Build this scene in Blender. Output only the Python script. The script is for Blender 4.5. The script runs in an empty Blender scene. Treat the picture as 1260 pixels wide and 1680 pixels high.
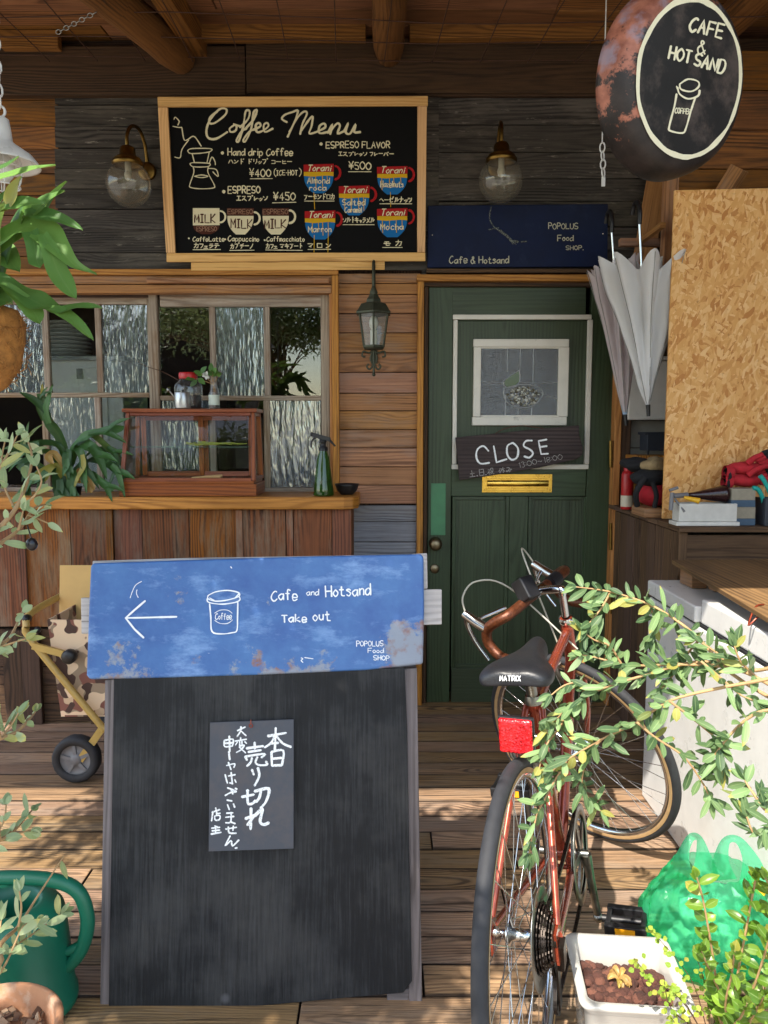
import bpy, bmesh, math, random
from mathutils import Vector, Matrix, noise
random.seed(11)
R = math.radians
V = Vector
SC = bpy.context.scene
COL = SC.collection
# ------------------------------------------------------------------ camera, sky, sun, exposure
CAMZ, PITCH, F = 1.28, R(6.0), 1262.0
cam = bpy.data.objects.new('camera', bpy.data.cameras.new('camera'))
COL.objects.link(cam)
cam.location = (0, 0, CAMZ)
cam.rotation_euler = (R(90) - PITCH, 0, 0)
cam.data.sensor_fit = 'VERTICAL'
cam.data.sensor_height = 24.0
cam.data.lens = 24.0 * F / 1680.0
cam.data.clip_start = 0.05
cam.data.clip_end = 3000
SC.camera = cam
SUN_D = V((0.33, 0.55, -0.88)).normalized()
w = bpy.data.worlds.new('World')
SC.world = w
w.use_nodes = True
nt = w.node_tree
sky = nt.nodes.new('ShaderNodeTexSky')
sky.sky_type = 'NISHITA'
sky.sun_disc = False
sky.sun_elevation = math.asin(-SUN_D.z)
sky.sun_rotation = math.atan2(-SUN_D.x, -SUN_D.y)
sky.air_density = 1.1
sky.dust_density = 0.9
tint = nt.nodes.new('ShaderNodeMixRGB')      # warm white-balance tint: a whiter sky than the clear-air model
tint.blend_type = 'MULTIPLY'
tint.inputs[0].default_value = 1.0
tint.inputs[2].default_value = (1.05, 0.97, 0.86, 1)
nt.links.new(sky.outputs[0], tint.inputs[1])
nt.links.new(tint.outputs[0], nt.nodes['Background'].inputs[0])
nt.nodes['Background'].inputs[1].default_value = 0.15
sl = bpy.data.lights.new('sun', 'SUN')
sl.energy = 2.9
sl.angle = R(0.5)
sl.color = (1.0, 0.93, 0.82)
sun = bpy.data.objects.new('sun', sl)
COL.objects.link(sun)
sun.rotation_euler = SUN_D.to_track_quat('-Z', 'Y').to_euler()
sun.location = (-4, -6, 10)
SC.view_settings.view_transform = 'Standard'
SC.view_settings.look = 'None'
SC.view_settings.gamma = 1.0
SC.view_settings.exposure = 1.85
SC.cycles.max_bounces = 10
SC.cycles.transparent_max_bounces = 16
SC.cycles.sample_clamp_indirect = 6.0
SC.cycles.use_denoising = True

# ------------------------------------------------------------------ geometry of the view
FW = V((0, math.cos(PITCH), -math.sin(PITCH)))
UP = V((0, math.sin(PITCH), math.cos(PITCH)))
RT = V((1, 0, 0))
CAM = V((0, 0, CAMZ))

def ray(px, py):
    return FW + RT * ((px - 630) / F) - UP * ((py - 840) / F)
def PY(px, py, Y):
    d = ray(px, py)
    return CAM + d * (Y / d.y)
def PZ(px, py, z=0.0):
    d = ray(px, py)
    return CAM + d * ((z - CAMZ) / d.z)

class Plane:
    def __init__(s, p0, n):
        s.p0, s.n = V(p0), V(n).normalized()
        s.ux = V((0, 0, 1)).cross(s.n)
        s.ux = s.ux.normalized() if s.ux.length > 1e-6 else V((1, 0, 0))
        s.uy = s.n.cross(s.ux)
    def pt(s, px, py, off=0.0):
        d = ray(px, py)
        p = s.p0 + s.n * off
        return CAM + d * ((p - CAM).dot(s.n) / d.dot(s.n))
    def uv(s, p):
        q = p - s.p0
        return (q.dot(s.ux), q.dot(s.uy))

def lin(h):
    h = h.lstrip('#')
    o = []
    for i in (0, 2, 4):
        c = int(h[i:i + 2], 16) / 255
        o.append(c / 12.92 if c <= 0.04045 else ((c + 0.055) / 1.055) ** 2.4)
    return (o[0], o[1], o[2], 1)

def smooth(pts, n=4, closed=False):
    pts = [V(p) for p in pts]
    if len(pts) < 3:
        return pts
    out = []
    m = len(pts)
    for i in range(m if closed else m - 1):
        if closed:
            p0, p1, p2, p3 = pts[(i - 1) % m], pts[i], pts[(i + 1) % m], pts[(i + 2) % m]
        else:
            p0, p1, p2, p3 = pts[max(i - 1, 0)], pts[i], pts[i + 1], pts[min(i + 2, m - 1)]
        for k in range(n):
            t = k / n
            out.append(0.5 * ((2 * p1) + (p2 - p0) * t + (2 * p0 - 5 * p1 + 4 * p2 - p3) * t * t + (3 * p1 - p0 - 3 * p2 + p3) * t ** 3))
    if not closed:
        out.append(pts[-1])
    return out

# ------------------------------------------------------------------ mesh builder
class MB:
    def __init__(s):
        s.v, s.f, s.uv, s.sm = [], [], [], []
    def add(s, vs, fs, uvs=None, sm=False):
        o = len(s.v)
        s.v += [V(v) for v in vs]
        for i, f in enumerate(fs):
            s.f.append([o + k for k in f])
            if uvs is None:
                s.uv.append([(vs[k][0] + vs[k][1], vs[k][2]) for k in f])
            else:
                s.uv.append(uvs[i])
            s.sm.append(sm)
    def box(s, c, d, M=None, g=None):
        """centre, size, rotation, grain axis index"""
        if g is None:
            g = max(range(3), key=lambda k: d[k])
        h = [d[k] / 2 for k in range(3)]
        P = [V((sx * h[0], sy * h[1], sz * h[2])) for sx in (-1, 1) for sy in (-1, 1) for sz in (-1, 1)]
        fs = [(0, 1, 3, 2), (4, 6, 7, 5), (0, 4, 5, 1), (2, 3, 7, 6), (0, 2, 6, 4), (1, 5, 7, 3)]
        ax = [0, 0, 1, 1, 2, 2]
        uvs = []
        for f, a in zip(fs, ax):
            if a == g:
                o = [k for k in range(3) if k != g]
                uvs.append([(P[k][o[0]] * 0.15 + 0.3, P[k][o[1]]) for k in f])
            else:
                b = [k for k in range(3) if k not in (g, a)][0]
                uvs.append([(P[k][g] + 0.37 * a, P[k][b]) for k in f])
        c = V(c)
        s.add([c + ((M @ p) if M else p) for p in P], fs, uvs)
    def bar(s, a, b, w, t, g=0, up=(0, 0, 1)):
        """rectangular bar from a to b, w across, t along up"""
        a, b = V(a), V(b)
        x = (b - a).normalized()
        z = V(up)
        y = z.cross(x)
        if y.length < 1e-4:
            y = V((0, 1, 0)).cross(x)
        y.normalize()
        z = x.cross(y)
        M = Matrix((x, y, z)).transposed()
        s.box((a + b) / 2, ((b - a).length, w, t), M, 0)
    def tube(s, path, r, n=8, cap=True, closed=False, sm=True):
        path = [V(p) for p in path]
        m = len(path)
        rr = r if isinstance(r, (list, tuple)) else [r] * m
        if len(rr) != m:
            rr = [rr[0] + (rr[-1] - rr[0]) * i / (m - 1) for i in range(m)]
        vs, fs, uvs = [], [], []
        nrm = None
        L = 0
        lens = []
        for i in range(m):
            if closed:
                t = path[(i + 1) % m] - path[i - 1]
            else:
                t = path[min(i + 1, m - 1)] - path[max(i - 1, 0)]
            t = t.normalized() if t.length > 1e-9 else V((0, 0, 1))
            if nrm is None:
                nrm = t.orthogonal().normalized()
            nrm = nrm - t * nrm.dot(t)
            nrm = nrm.normalized() if nrm.length > 1e-6 else t.orthogonal().normalized()
            b = t.cross(nrm)
            if i:
                L += (path[i] - path[i - 1]).length
            lens.append(L)
            for k in range(n):
                a = 2 * math.pi * k / n
                vs.append(path[i] + (nrm * math.cos(a) + b * math.sin(a)) * rr[i])
        for i in range(m if closed else m - 1):
            j = (i + 1) % m
            for k in range(n):
                k2 = (k + 1) % n
                fs.append((i * n + k, i * n + k2, j * n + k2, j * n + k))
                c = 2 * math.pi * max(rr[i], 1e-4) / n
                l1 = lens[j] if j else L
                uvs.append([(lens[i], k * c), (lens[i], (k + 1) * c), (l1, (k + 1) * c), (l1, k * c)])
        s.add(vs, fs, uvs, sm)
        if cap and not closed:
            s.add(vs[:n], [tuple(reversed(range(n)))], None)
            s.add(vs[-n:], [tuple(range(n))], None)
    def lathe(s, prof, M, n=24, sm=True, fn=None):
        """profile [(r, h)] about z of M"""
        vs, fs, uvs = [], [], []
        for r, h in prof:
            for k in range(n):
                a = 2 * math.pi * k / n
                q = r if fn is None else fn(r, h, a)
                vs.append(M @ V((q * math.cos(a), q * math.sin(a), h)))
        for i in range(len(prof) - 1):
            for k in range(n):
                k2 = (k + 1) % n
                fs.append((i * n + k, i * n + k2, (i + 1) * n + k2, (i + 1) * n + k))
                uvs.append([(k / n, i * .1), ((k + 1) / n, i * .1), ((k + 1) / n, i * .1 + .1), (k / n, i * .1 + .1)])
        s.add(vs, fs, uvs, sm)
    def torus(s, M, R_, r, n=48, m=8, a0=0, a1=2 * math.pi):
        full = abs(a1 - a0 - 2 * math.pi) < 1e-6
        pts = [M @ V((R_ * math.cos(a0 + (a1 - a0) * i / n), R_ * math.sin(a0 + (a1 - a0) * i / n), 0)) for i in range(n if full else n + 1)]
        s.tube(pts, r, m, closed=full)
    def prism(s, pts, thick, pl=None, off=0.0, px=True, g=0):
        """polygon (photo pixels on a plane, or 3-D points) extruded backwards along the plane normal"""
        fr = [pl.pt(p[0], p[1], off) if px else V(p) for p in pts]
        bk = [p - pl.n * thick for p in fr]
        n = len(fr)
        q = [pl.uv(p) for p in fr]
        if g == 1:
            q = [(b, a) for a, b in q]
        if pl.n.dot((fr[1] - fr[0]).cross(fr[2] - fr[1])) < 0:
            fr.reverse(); bk.reverse(); q.reverse()
        fs = [tuple(range(n)), tuple(reversed(range(n, 2 * n)))]
        uvs = [q, list(reversed(q))]
        for i in range(n):
            j = (i + 1) % n
            fs.append((i, i + n, j + n, j))
            L = (fr[j] - fr[i]).length
            uvs.append([(q[i][0], q[i][1]), (q[i][0], q[i][1] + thick), (q[j][0], q[j][1] + thick), (q[j][0], q[j][1])])
        s.add(fr + bk, fs, uvs)
    def sphere(s, c, r, n=12, m=8, sq=(1, 1, 1), M=None):
        pr = [(math.sin(math.pi * i / m), -math.cos(math.pi * i / m)) for i in range(m + 1)]
        T = Matrix.Translation(V(c)) @ (M.to_4x4() if M else Matrix.Identity(4)) @ Matrix.Diagonal((r * sq[0], r * sq[1], r * sq[2], 1))
        s.lathe([(max(a, 0.001), b) for a, b in pr], T, n)
    def build(s, name, mat, parent=None, bevel=0, seg=2, origin=None, sub=0):
        me = bpy.data.meshes.new(name)
        o = bpy.data.objects.new(name, me)
        COL.objects.link(o)
        if parent is not None:
            r = parent
            base = V((0, 0, 0)) if parent.get('_l') else V(parent.get('_o', (0, 0, 0)))
            o.parent = parent
            if parent.get('_l'):
                o['_l'] = 1
            o['_o'] = tuple(base)
        else:
            if origin is None:
                mn = [min(v[k] for v in s.v) for k in range(3)]
                mx = [max(v[k] for v in s.v) for k in range(3)]
                origin = ((mn[0] + mx[0]) / 2, (mn[1] + mx[1]) / 2, mn[2])
            base = V(origin)
            o.location = base
            o['_o'] = tuple(base)
        me.from_pydata([tuple(v - base) for v in s.v], [], s.f)
        ul = me.uv_layers.new(name='UVMap')
        flat = []
        for u in s.uv:
            for q in u:
                flat += [q[0], q[1]]
        ul.data.foreach_set('uv', flat)
        me.polygons.foreach_set('use_smooth', s.sm)
        me.materials.append(mat)
        me.update()
        if bevel:
            b = o.modifiers.new('bevel', 'BEVEL')
            b.width = bevel; b.segments = seg; b.limit_method = 'ANGLE'; b.angle_limit = R(40)
        if sub:
            b = o.modifiers.new('sub', 'SUBSURF')
            b.levels = b.render_levels = sub
        return o

def thing(name, label, cat, loc, rot=None, group=None, local=False):
    o = bpy.data.objects.new(name, None)
    COL.objects.link(o)
    o.location = loc
    o.empty_display_size = 0.1
    o['_o'] = tuple(V(loc))
    if local:
        o['_l'] = 1
    if rot is not None:
        o.rotation_euler = rot
    o['label'], o['category'] = label, cat
    if group:
        o['group'] = group
    return o
def tag(o, label, cat, group=None):
    o['label'], o['category'] = label, cat
    if group:
        o['group'] = group
    return o
def struct(o, kind='structure'):
    o['kind'] = kind
    return o
def copy_tree(o, parent=None):
    c = o.copy()
    COL.objects.link(c)
    if parent is not None:
        c.parent = parent
    for ch in list(o.children):
        copy_tree(ch, c)
    return c

# ------------------------------------------------------------------ materials
class NT:
    def __init__(s, name):
        s.m = bpy.data.materials.new(name)
        s.m.use_nodes = True
        s.t = s.m.node_tree
        s.b = s.t.nodes['Principled BSDF']
        s.out = s.t.nodes['Material Output']
    def n(s, typ, ins=None, **props):
        d = s.t.nodes.new('ShaderNode' + typ)
        for k, v in props.items():
            setattr(d, k, v)
        for k, v in (ins or {}).items():
            s.set(d.inputs[k], v)
        return d
    def set(s, inp, v):
        if isinstance(v, bpy.types.NodeSocket):
            s.t.links.new(v, inp)
        elif isinstance(v, bpy.types.Node):
            s.t.links.new(v.outputs[0], inp)
        else:
            inp.default_value = v
    def p(s, **kw):
        for k, v in kw.items():
            s.set(s.b.inputs[k.replace('_', ' ')], v)
    def math(s, op, a, b=0.0, clamp=False):
        return s.n('Math', {0: a, 1: b}, operation=op, use_clamp=clamp).outputs[0]
    def madd(s, a, b, c):
        return s.n('Math', {0: a, 1: b, 2: c}, operation='MULTIPLY_ADD').outputs[0]
    def vmul(s, a, b):
        return s.n('VectorMath', {0: a, 1: b}, operation='MULTIPLY').outputs[0]
    def vadd(s, a, b):
        return s.n('VectorMath', {0: a, 1: b}, operation='ADD').outputs[0]
    def mix(s, f, a, b, mode='MIX'):
        return s.n('MixRGB', {0: f, 1: a, 2: b}, blend_type=mode).outputs[0]
    def noise(s, vec, sc=5, det=3, rough=0.55, dist=0.0):
        return s.n('TexNoise', {'Vector': vec, 'Scale': sc, 'Detail': det, 'Roughness': rough, 'Distortion': dist}).outputs[0]
    def ramp(s, f, stops, interp='LINEAR'):
        d = s.n('ValToRGB', {0: f})
        cr = d.color_ramp
        cr.interpolation = interp
        while len(cr.elements) < len(stops):
            cr.elements.new(0.5)
        for e, (p, c) in zip(cr.elements, stops):
            e.position = p
            e.color = c if not isinstance(c, (int, float)) else (c, c, c, 1)
        return d.outputs[0]
    def bump(s, h, strength=0.4, dist=0.002):
        s.set(s.b.inputs['Normal'], s.n('Bump', {'Strength': strength, 'Distance': dist, 'Height': h}).outputs[0])
    def obj(s):
        return s.n('TexCoord').outputs['Object']
    def isl(s):
        return s.n('NewGeometry').outputs['Random Per Island']

def hexs(c):
    return lin(c) if isinstance(c, str) else c

def wood(name, dark, light, knotc='#2a1a10', gs=1.0, knots=1.0, var=0.5, rough=0.75, bump=0.5, stain=None, ringf=520, contrast=1.0, blotch=0.35, scuff=None, crack=0.5, seam=None):
    t = NT(name)
    uv = t.n('UVMap').outputs[0]
    r = t.isl()
    off = t.n('CombineXYZ', {0: t.math('MULTIPLY', r, 17.3), 1: t.math('MULTIPLY', r, 31.7), 2: t.math('MULTIPLY', r, 97.1)}).outputs[0]
    p = t.vadd(uv, off)
    vo = t.n('TexVoronoi', {'Vector': t.vmul(p, (1.9 * gs, 6.0 * gs, 1)), 'Scale': 1.0})
    wob = t.madd(t.noise(t.vmul(p, (40, 90, 1)), 1, 2), 0.10, -0.05)
    kd = t.math('ADD', vo.outputs['Distance'], wob)
    wn = t.n('TexWhiteNoise', {'W': t.math('MULTIPLY', r, 913.7)}, noise_dimensions='1D').outputs[0]
    wn2 = t.n('TexWhiteNoise', {'W': t.math('MULTIPLY', r, 377.1)}, noise_dimensions='1D').outputs[0]
    # growth rings cut by the board face: distance from a wandering pith line, bent round the knots
    vc = t.n('SeparateXYZ', {0: uv}).outputs[1]
    bend = t.math('MULTIPLY', t.ramp(vo.outputs['Distance'], [(0.0, 1.0), (0.32, 0.0)], 'EASE'), 0.035 * min(knots, 1.0))
    vv = t.math('ADD', t.math('ADD', vc, t.madd(wn2, 0.16, -0.08)), t.madd(t.noise(t.vmul(p, (1.3 * gs, 7, 1)), 1, 2), 0.05, -0.025))
    hp = t.madd(t.noise(t.vmul(p, (0.9 * gs, 0.2, 1)), 1, 1), 0.16, -0.045)
    rr = t.math('ADD', t.math('SQRT', t.math('ADD', t.math('MULTIPLY', vv, vv), t.math('MULTIPLY', hp, hp))), bend)
    ph = t.math('ADD', t.math('MULTIPLY', rr, ringf * gs), t.math('MULTIPLY', t.noise(t.vmul(p, (2.5 * gs, 26 * gs, 1)), 1, 3), 5.0))
    sn = t.madd(t.math('SINE', ph), 0.5, 0.5)
    ring = t.ramp(sn, [(0.1, 1.0), (0.62, 0.62), (0.9, 0.0)])
    ring = t.mix(t.ramp(t.noise(t.vmul(p, (1.2, 9, 1)), 1, 2), [(0.36, 0.15), (0.62, 1.0)]), (0.6, 0.6, 0.6, 1), ring)
    n2 = t.noise(t.vmul(p, (5 * gs, 170 * gs, 1)), 1, 5, 0.65)
    n3 = t.noise(t.vmul(p, (1.9, 5, 1)), 1, 5, 0.65)
    val = t.math('ADD', t.math('ADD', t.math('MULTIPLY', n2, 0.5 * contrast), t.math('MULTIPLY', ring, 0.30 * contrast)), t.math('MULTIPLY', n3, 0.50 * contrast))
    val = t.math('ADD', val, 0.5 - 0.68 * contrast)
    col = t.ramp(val, [(0.25, hexs(dark)), (0.75, hexs(light))])
    km = t.ramp(kd, [(0.03, 1.0), (0.10 if knots < 2 else 0.13, 0.0)])
    col = t.mix(t.math('MULTIPLY', km, min(knots, 1.0) * 0.85), col, hexs(knotc))
    if stain:
        sm = t.ramp(t.noise(t.vmul(p, (2.0, 9, 1)), 1.3, 5, 0.7), [(0.46, 0.0), (0.64, 1.0)])
        col = t.mix(t.math('MULTIPLY', sm, blotch * 2), col, hexs(stain))
    if scuff:
        sf = t.ramp(t.noise(t.vmul(p, (9, 60, 1)), 1.0, 6, 0.75), [(0.60, 0.0), (0.68, 1.0)])
        col = t.mix(t.math('MULTIPLY', sf, 0.7), col, hexs(scuff))
    ck = t.ramp(t.noise(t.vmul(t.vadd(p, (3.3, 1.9, 0)), (2.2 * gs, 95 * gs, 1)), 1, 3, 0.6), [(0.60, 0.0), (0.67, 1.0)])
    col = t.mix(t.math('MULTIPLY', ck, crack), col, hexs(knotc))
    if seam:      # grime and painted-in shade along the board edges and down in the joints
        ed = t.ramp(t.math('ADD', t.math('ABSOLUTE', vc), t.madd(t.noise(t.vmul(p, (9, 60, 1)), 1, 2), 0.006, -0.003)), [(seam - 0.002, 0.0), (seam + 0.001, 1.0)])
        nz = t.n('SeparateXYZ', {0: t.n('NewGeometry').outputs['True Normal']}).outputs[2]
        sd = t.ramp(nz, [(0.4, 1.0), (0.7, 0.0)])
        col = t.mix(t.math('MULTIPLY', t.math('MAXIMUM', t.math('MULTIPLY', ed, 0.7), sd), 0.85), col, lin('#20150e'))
    h = t.n('HueSaturation', {'Hue': t.madd(wn, 0.02, 0.49), 'Saturation': t.madd(wn, 0.25, 0.88), 'Value': t.madd(r, var, 1 - var / 2), 'Color': col})
    hh = t.math('SUBTRACT', t.math('ADD', t.math('MULTIPLY', n2, 0.8), t.math('MULTIPLY', ring, 0.25)), t.math('MULTIPLY', ck, 0.5 * crack))
    t.p(Base_Color=h.outputs[0], Roughness=t.madd(n2, 0.25, rough - 0.12))
    t.b.inputs['Specular IOR Level'].default_value = 0.35
    t.bump(hh, bump, 0.003)
    return t.m

def paint(name, col, rough=0.5, var=0.15, sc=8, bump=0.1, spec=0.5, metal=0.0, col2=None, thr=(0.55, 0.7), bsc=60, coat=0.0):
    t = NT(name)
    o = t.obj()
    n = t.noise(o, sc, 5, 0.6)
    c = hexs(col)
    a = tuple(x * (1 - var) for x in c[:3]) + (1,)
    b = tuple(min(1, x * (1 + var)) for x in c[:3]) + (1,)
    cc = t.ramp(n, [(0.3, a), (0.7, b)])
    if col2:
        m = t.ramp(t.noise(t.vadd(o, (3.1, 7.7, 1.3)), sc * 1.4, 6, 0.68), [(thr[0], 0.0), (thr[1], 1.0)])
        cc = t.mix(m, cc, hexs(col2))
    t.p(Base_Color=cc, Metallic=metal, Roughness=t.madd(n, 0.2, max(0.03, rough - 0.1)))
    t.b.inputs['Specular IOR Level'].default_value = spec
    t.b.inputs['Coat Weight'].default_value = coat
    if bump:
        t.bump(t.noise(o, bsc, 4, 0.6), bump, 0.002)
    return t.m

def chalk(name, col, cover=0.42):
    t = NT(name)
    n = t.noise(t.obj(), 420, 3, 0.7)
    m = t.ramp(n, [(cover - 0.1, 0.25), (cover + 0.08, 1.0)])
    t.p(Base_Color=hexs(col), Roughness=0.9, Alpha=m)
    t.b.inputs['Specular IOR Level'].default_value = 0.1
    return t.m

def glass(name, tint=(0.9, 0.95, 0.93), ior=1.5, rough=0.0, bumpv=None, strength=0.5, diff=0.0, dcol=(0.6, 0.65, 0.65, 1), refl=1.0, dist=0.004, gcol=(1, 1, 1)):
    t = NT(name)
    t.t.nodes.remove(t.b)
    ge = t.n('NewGeometry')
    cs = t.math('ABSOLUTE', t.n('VectorMath', {0: ge.outputs['Incoming'], 1: ge.outputs['Normal']}, operation='DOT_PRODUCT').outputs['Value'])
    f0 = ((ior - 1) / (ior + 1)) ** 2
    fr = t.madd(t.math('POWER', t.math('SUBTRACT', 1.0, cs, True), 5.0), 1 - f0, f0)
    gl = t.n('BsdfGlossy', {'Color': gcol + (1,), 'Roughness': rough})
    tr = t.n('BsdfTransparent', {'Color': tint + (1,)})
    base = tr
    if diff:
        df = t.n('BsdfDiffuse', {'Color': dcol})
        base = t.n('MixShader', {0: diff, 1: tr.outputs[0], 2: df.outputs[0]})
    fac = t.math('MULTIPLY', fr, refl, True)
    if bumpv is not None:
        o = t.obj()
        h = t.noise(t.vmul(o, bumpv), 1, 2, 0.5)
        b = t.n('Bump', {'Strength': strength, 'Distance': dist, 'Height': h})
        t.set(gl.inputs['Normal'], b.outputs[0])
    mx = t.n('MixShader', {0: fac, 1: base.outputs[0], 2: gl.outputs[0]})
    t.t.links.new(mx.outputs[0], t.out.inputs[0])
    return t.m

def leafmat(name, a, b, back=None, rough=0.42, trans=0.3, tip=None, rib=0.35, spec=0.3):
    t = NT(name)
    r = t.isl()
    wn = t.n('TexWhiteNoise', {'W': t.math('MULTIPLY', r, 517.3)}, noise_dimensions='1D').outputs[0]
    col = t.mix(t.math('POWER', wn, 1.5), hexs(a), hexs(b))
    wo = t.n('TexWhiteNoise', {'W': t.math('MULTIPLY', r, 271.9)}, noise_dimensions='1D').outputs[0]
    col = t.mix(t.ramp(wo, [(0.93, 0.0), (0.95, 0.75)]), col, lin('#a89a48'))
    u = t.n('SeparateXYZ', {0: t.n('UVMap').outputs[0]})
    mid = t.ramp(t.math('ABSOLUTE', t.math('SUBTRACT', u.outputs[1], 0.5)), [(0.0, 1.0), (0.06, 0.0)])
    nz = t.noise(t.obj(), 45, 4, 0.6)
    col = t.mix(t.math('MULTIPLY', nz, 0.55), col, t.mix(0.5, col, hexs(b)), 'MIX')
    col = t.mix(t.math('MULTIPLY', mid, rib), col, lin('#b7c98a'))
    if tip:
        tm = t.math('MULTIPLY', t.ramp(t.math('ADD', u.outputs[0], t.math('MULTIPLY', t.math('SUBTRACT', wn, 0.9), 1.2)), [(0.85, 0.0), (1.0, 1.0)]), 0.9)
        col = t.mix(tm, col, hexs(tip))
    if back:
        bf = t.n('NewGeometry').outputs['Backfacing']
        col = t.mix(bf, col, t.mix(t.math('MULTIPLY', wn, 0.5), hexs(back), col))
    t.p(Base_Color=col, Roughness=rough)
    t.b.inputs['Specular IOR Level'].default_value = spec
    tl = t.n('BsdfTranslucent', {'Color': t.mix(0.5, col, lin('#a5c23c'))})
    mx = t.n('MixShader', {0: trans, 1: t.b.outputs[0], 2: tl.outputs[0]})
    t.t.links.new(mx.outputs[0], t.out.inputs[0])
    return t.m
# ------------------------------------------------------------------ hand lettering: single-stroke glyphs on a 10-high grid
GL = {
'A': '00 3a 60,14 54', 'B': '00 0a,~0a 4a 58 36 05,~05 46 63 40 00', 'C': '~69 4a 17 03 20 40 62', 'D': '00 0a,~0a 4a 67 63 40 00',
'E': '60 00 0a 6a,05 55', 'F': '00 0a 6a,05 55', 'H': '00 0a,60 6a,05 65', 'I': '0a 4a,2a 20,00 40', 'K': '00 0a,6a 04 60', 'L': '0a 00 60',
'M': '00 0a 33 6a 60', 'N': '00 0a 60 6a', 'O': '~3a 07 03 30 63 67 3a', 'P': '00 0a,~0a 4a 67 45 05', 'R': '00 0a,~0a 4a 67 45 05,25 60',
'S': '~69 3a 08 15 54 62 40 01', 'T': '0a 6a,3a 30', 'V': '0a 30 6a', 'X': '00 6a,0a 60', 'U': '~0a 03 20 40 63 6a', '&': '~60 28 3a 48 04 10 30 63',
'a': '~55 36 04 02 20 42 55,56 50', 'c': '~55 36 14 11 30 51', 'd': '~54 36 04 01 20 42 54,5a 50', 'e': '~03 53 46 16 03 10 30 51',
'f': '~59 3a 28 20,06 46', 'h': '0a 00,~04 26 45 40', 'i': '16 10,18 19', 'k': '0a 00,46 03 50', 'l': '0a 00', 'm': '06 00,~04 16 25 20,~24 46 55 50',
'n': '06 00,~04 26 45 40', 'o': '~26 04 02 20 42 44 26', 'p': '06 0z,~05 36 53 30 01', 'r': '06 00,~04 26 45', 's': '~45 26 05 24 42 20 01',
't': '~29 21 30 50,06 46', 'u': '~06 02 20 42,46 40', 'z': '06 46 00 40', '0': '~3a 07 03 30 63 67 3a', '1': '28 3a 30', '3': '~09 3a 58 36 53 30 01',
'4': '40 4a 03 63', '5': '5a 0a 06,~06 36 53 40 01', '8': '~3a 08 35 63 30 03 35 68 3a', ':': '08 07,03 02', '~': '~05 26 44 65', '.': '00 10 11 01 00',
'¥': '0a 35 6a,35 30,05 65,03 63', '(': '~2b 08 03 2x', ')': '~0b 28 23 0x', '*': '~04 15 24 13 04,14 15', '-': '05 35',
'ハ': '~37 25 01,~57 65 81', 'ン': '08 26,~01 43 77', 'ド': '3a 30,36 64,69 78,7a 89', 'リ': '19 14,~69 64 40', 'ッ': '04 13,35 33,~65 52 20',
'ツ': '08 16,38 46,~78 64 20', 'プ': '08 68,~68 54 20,~89 99 9a 8a 89', 'コ': '17 77 71,11 71', 'ー': '05 85', 'ヒ': '18 11 71,15 66', 'エ': '18 78,48 41,01 81',
'ス': '08 68 45 01,43 80', 'レ': '18 11,~11 44 75', 'ソ': '08 16,~78 64 21', 'バ': '~37 25 01,~57 65 81,78 87,89 98', 'フ': '08 68,~68 54 20',
'カ': '07 77 61 40,~3a 35 00', 'ェ': '04 54,34 30,x0 60', 'ラ': '18 68,05 75,~75 53 10', 'テ': '18 68,05 85,~45 33 10', 'チ': '~79 47 17,05 85,~47 43 20',
'ノ': '~79 54 10', 'マ': '08 88 44,23 52', 'キ': '07 77,04 84,3a 50', 'ア': '08 78 55,~46 43 10', 'ャ': '04 54 42,15 30', 'モ': '18 68,05 85,~38 32 41 72',
'ロ': '08 78 71 01 08', 'ヘ': '04 37 82', 'ゼ': '05 87 65,~28 21 30 71,79 88,8a 99', 'ル': '~28 24 00,58 51 85', 'ナ': '06 86,~4a 44 10', 'メ': '~79 44 00,17 61',
'タ': '3a 05,36 76 40', 'ト': '3a 30,36 64',
'土': '15 75,4a 40,00 80', '日': '1a 10 70 7a 1a,15 75', '祝': '18 48 02,25 20,34 43,5a 55 85 8a 5a,~65 63 40,~75 71 91', '休': '~39 25 04,26 20,47 97,7a 70,66 32,76 92',
'み': '~18 58 33 11 03 33 84,~76 63 40',
}
def pc(ch):
    return {'x': -1, 'y': -2, 'z': -3}.get(ch, int(ch, 16) if ch not in 'xyz' else 0)
def glyph(ch):
    out = []
    for st in GL[ch].split(','):
        sm = st.startswith('~')
        pts = [(pc(t[0]), pc(t[1])) for t in st.lstrip('~').split(' ')]
        out.append((pts, sm))
    return out
OFFN = [0]
RS = random.Random(5)
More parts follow.
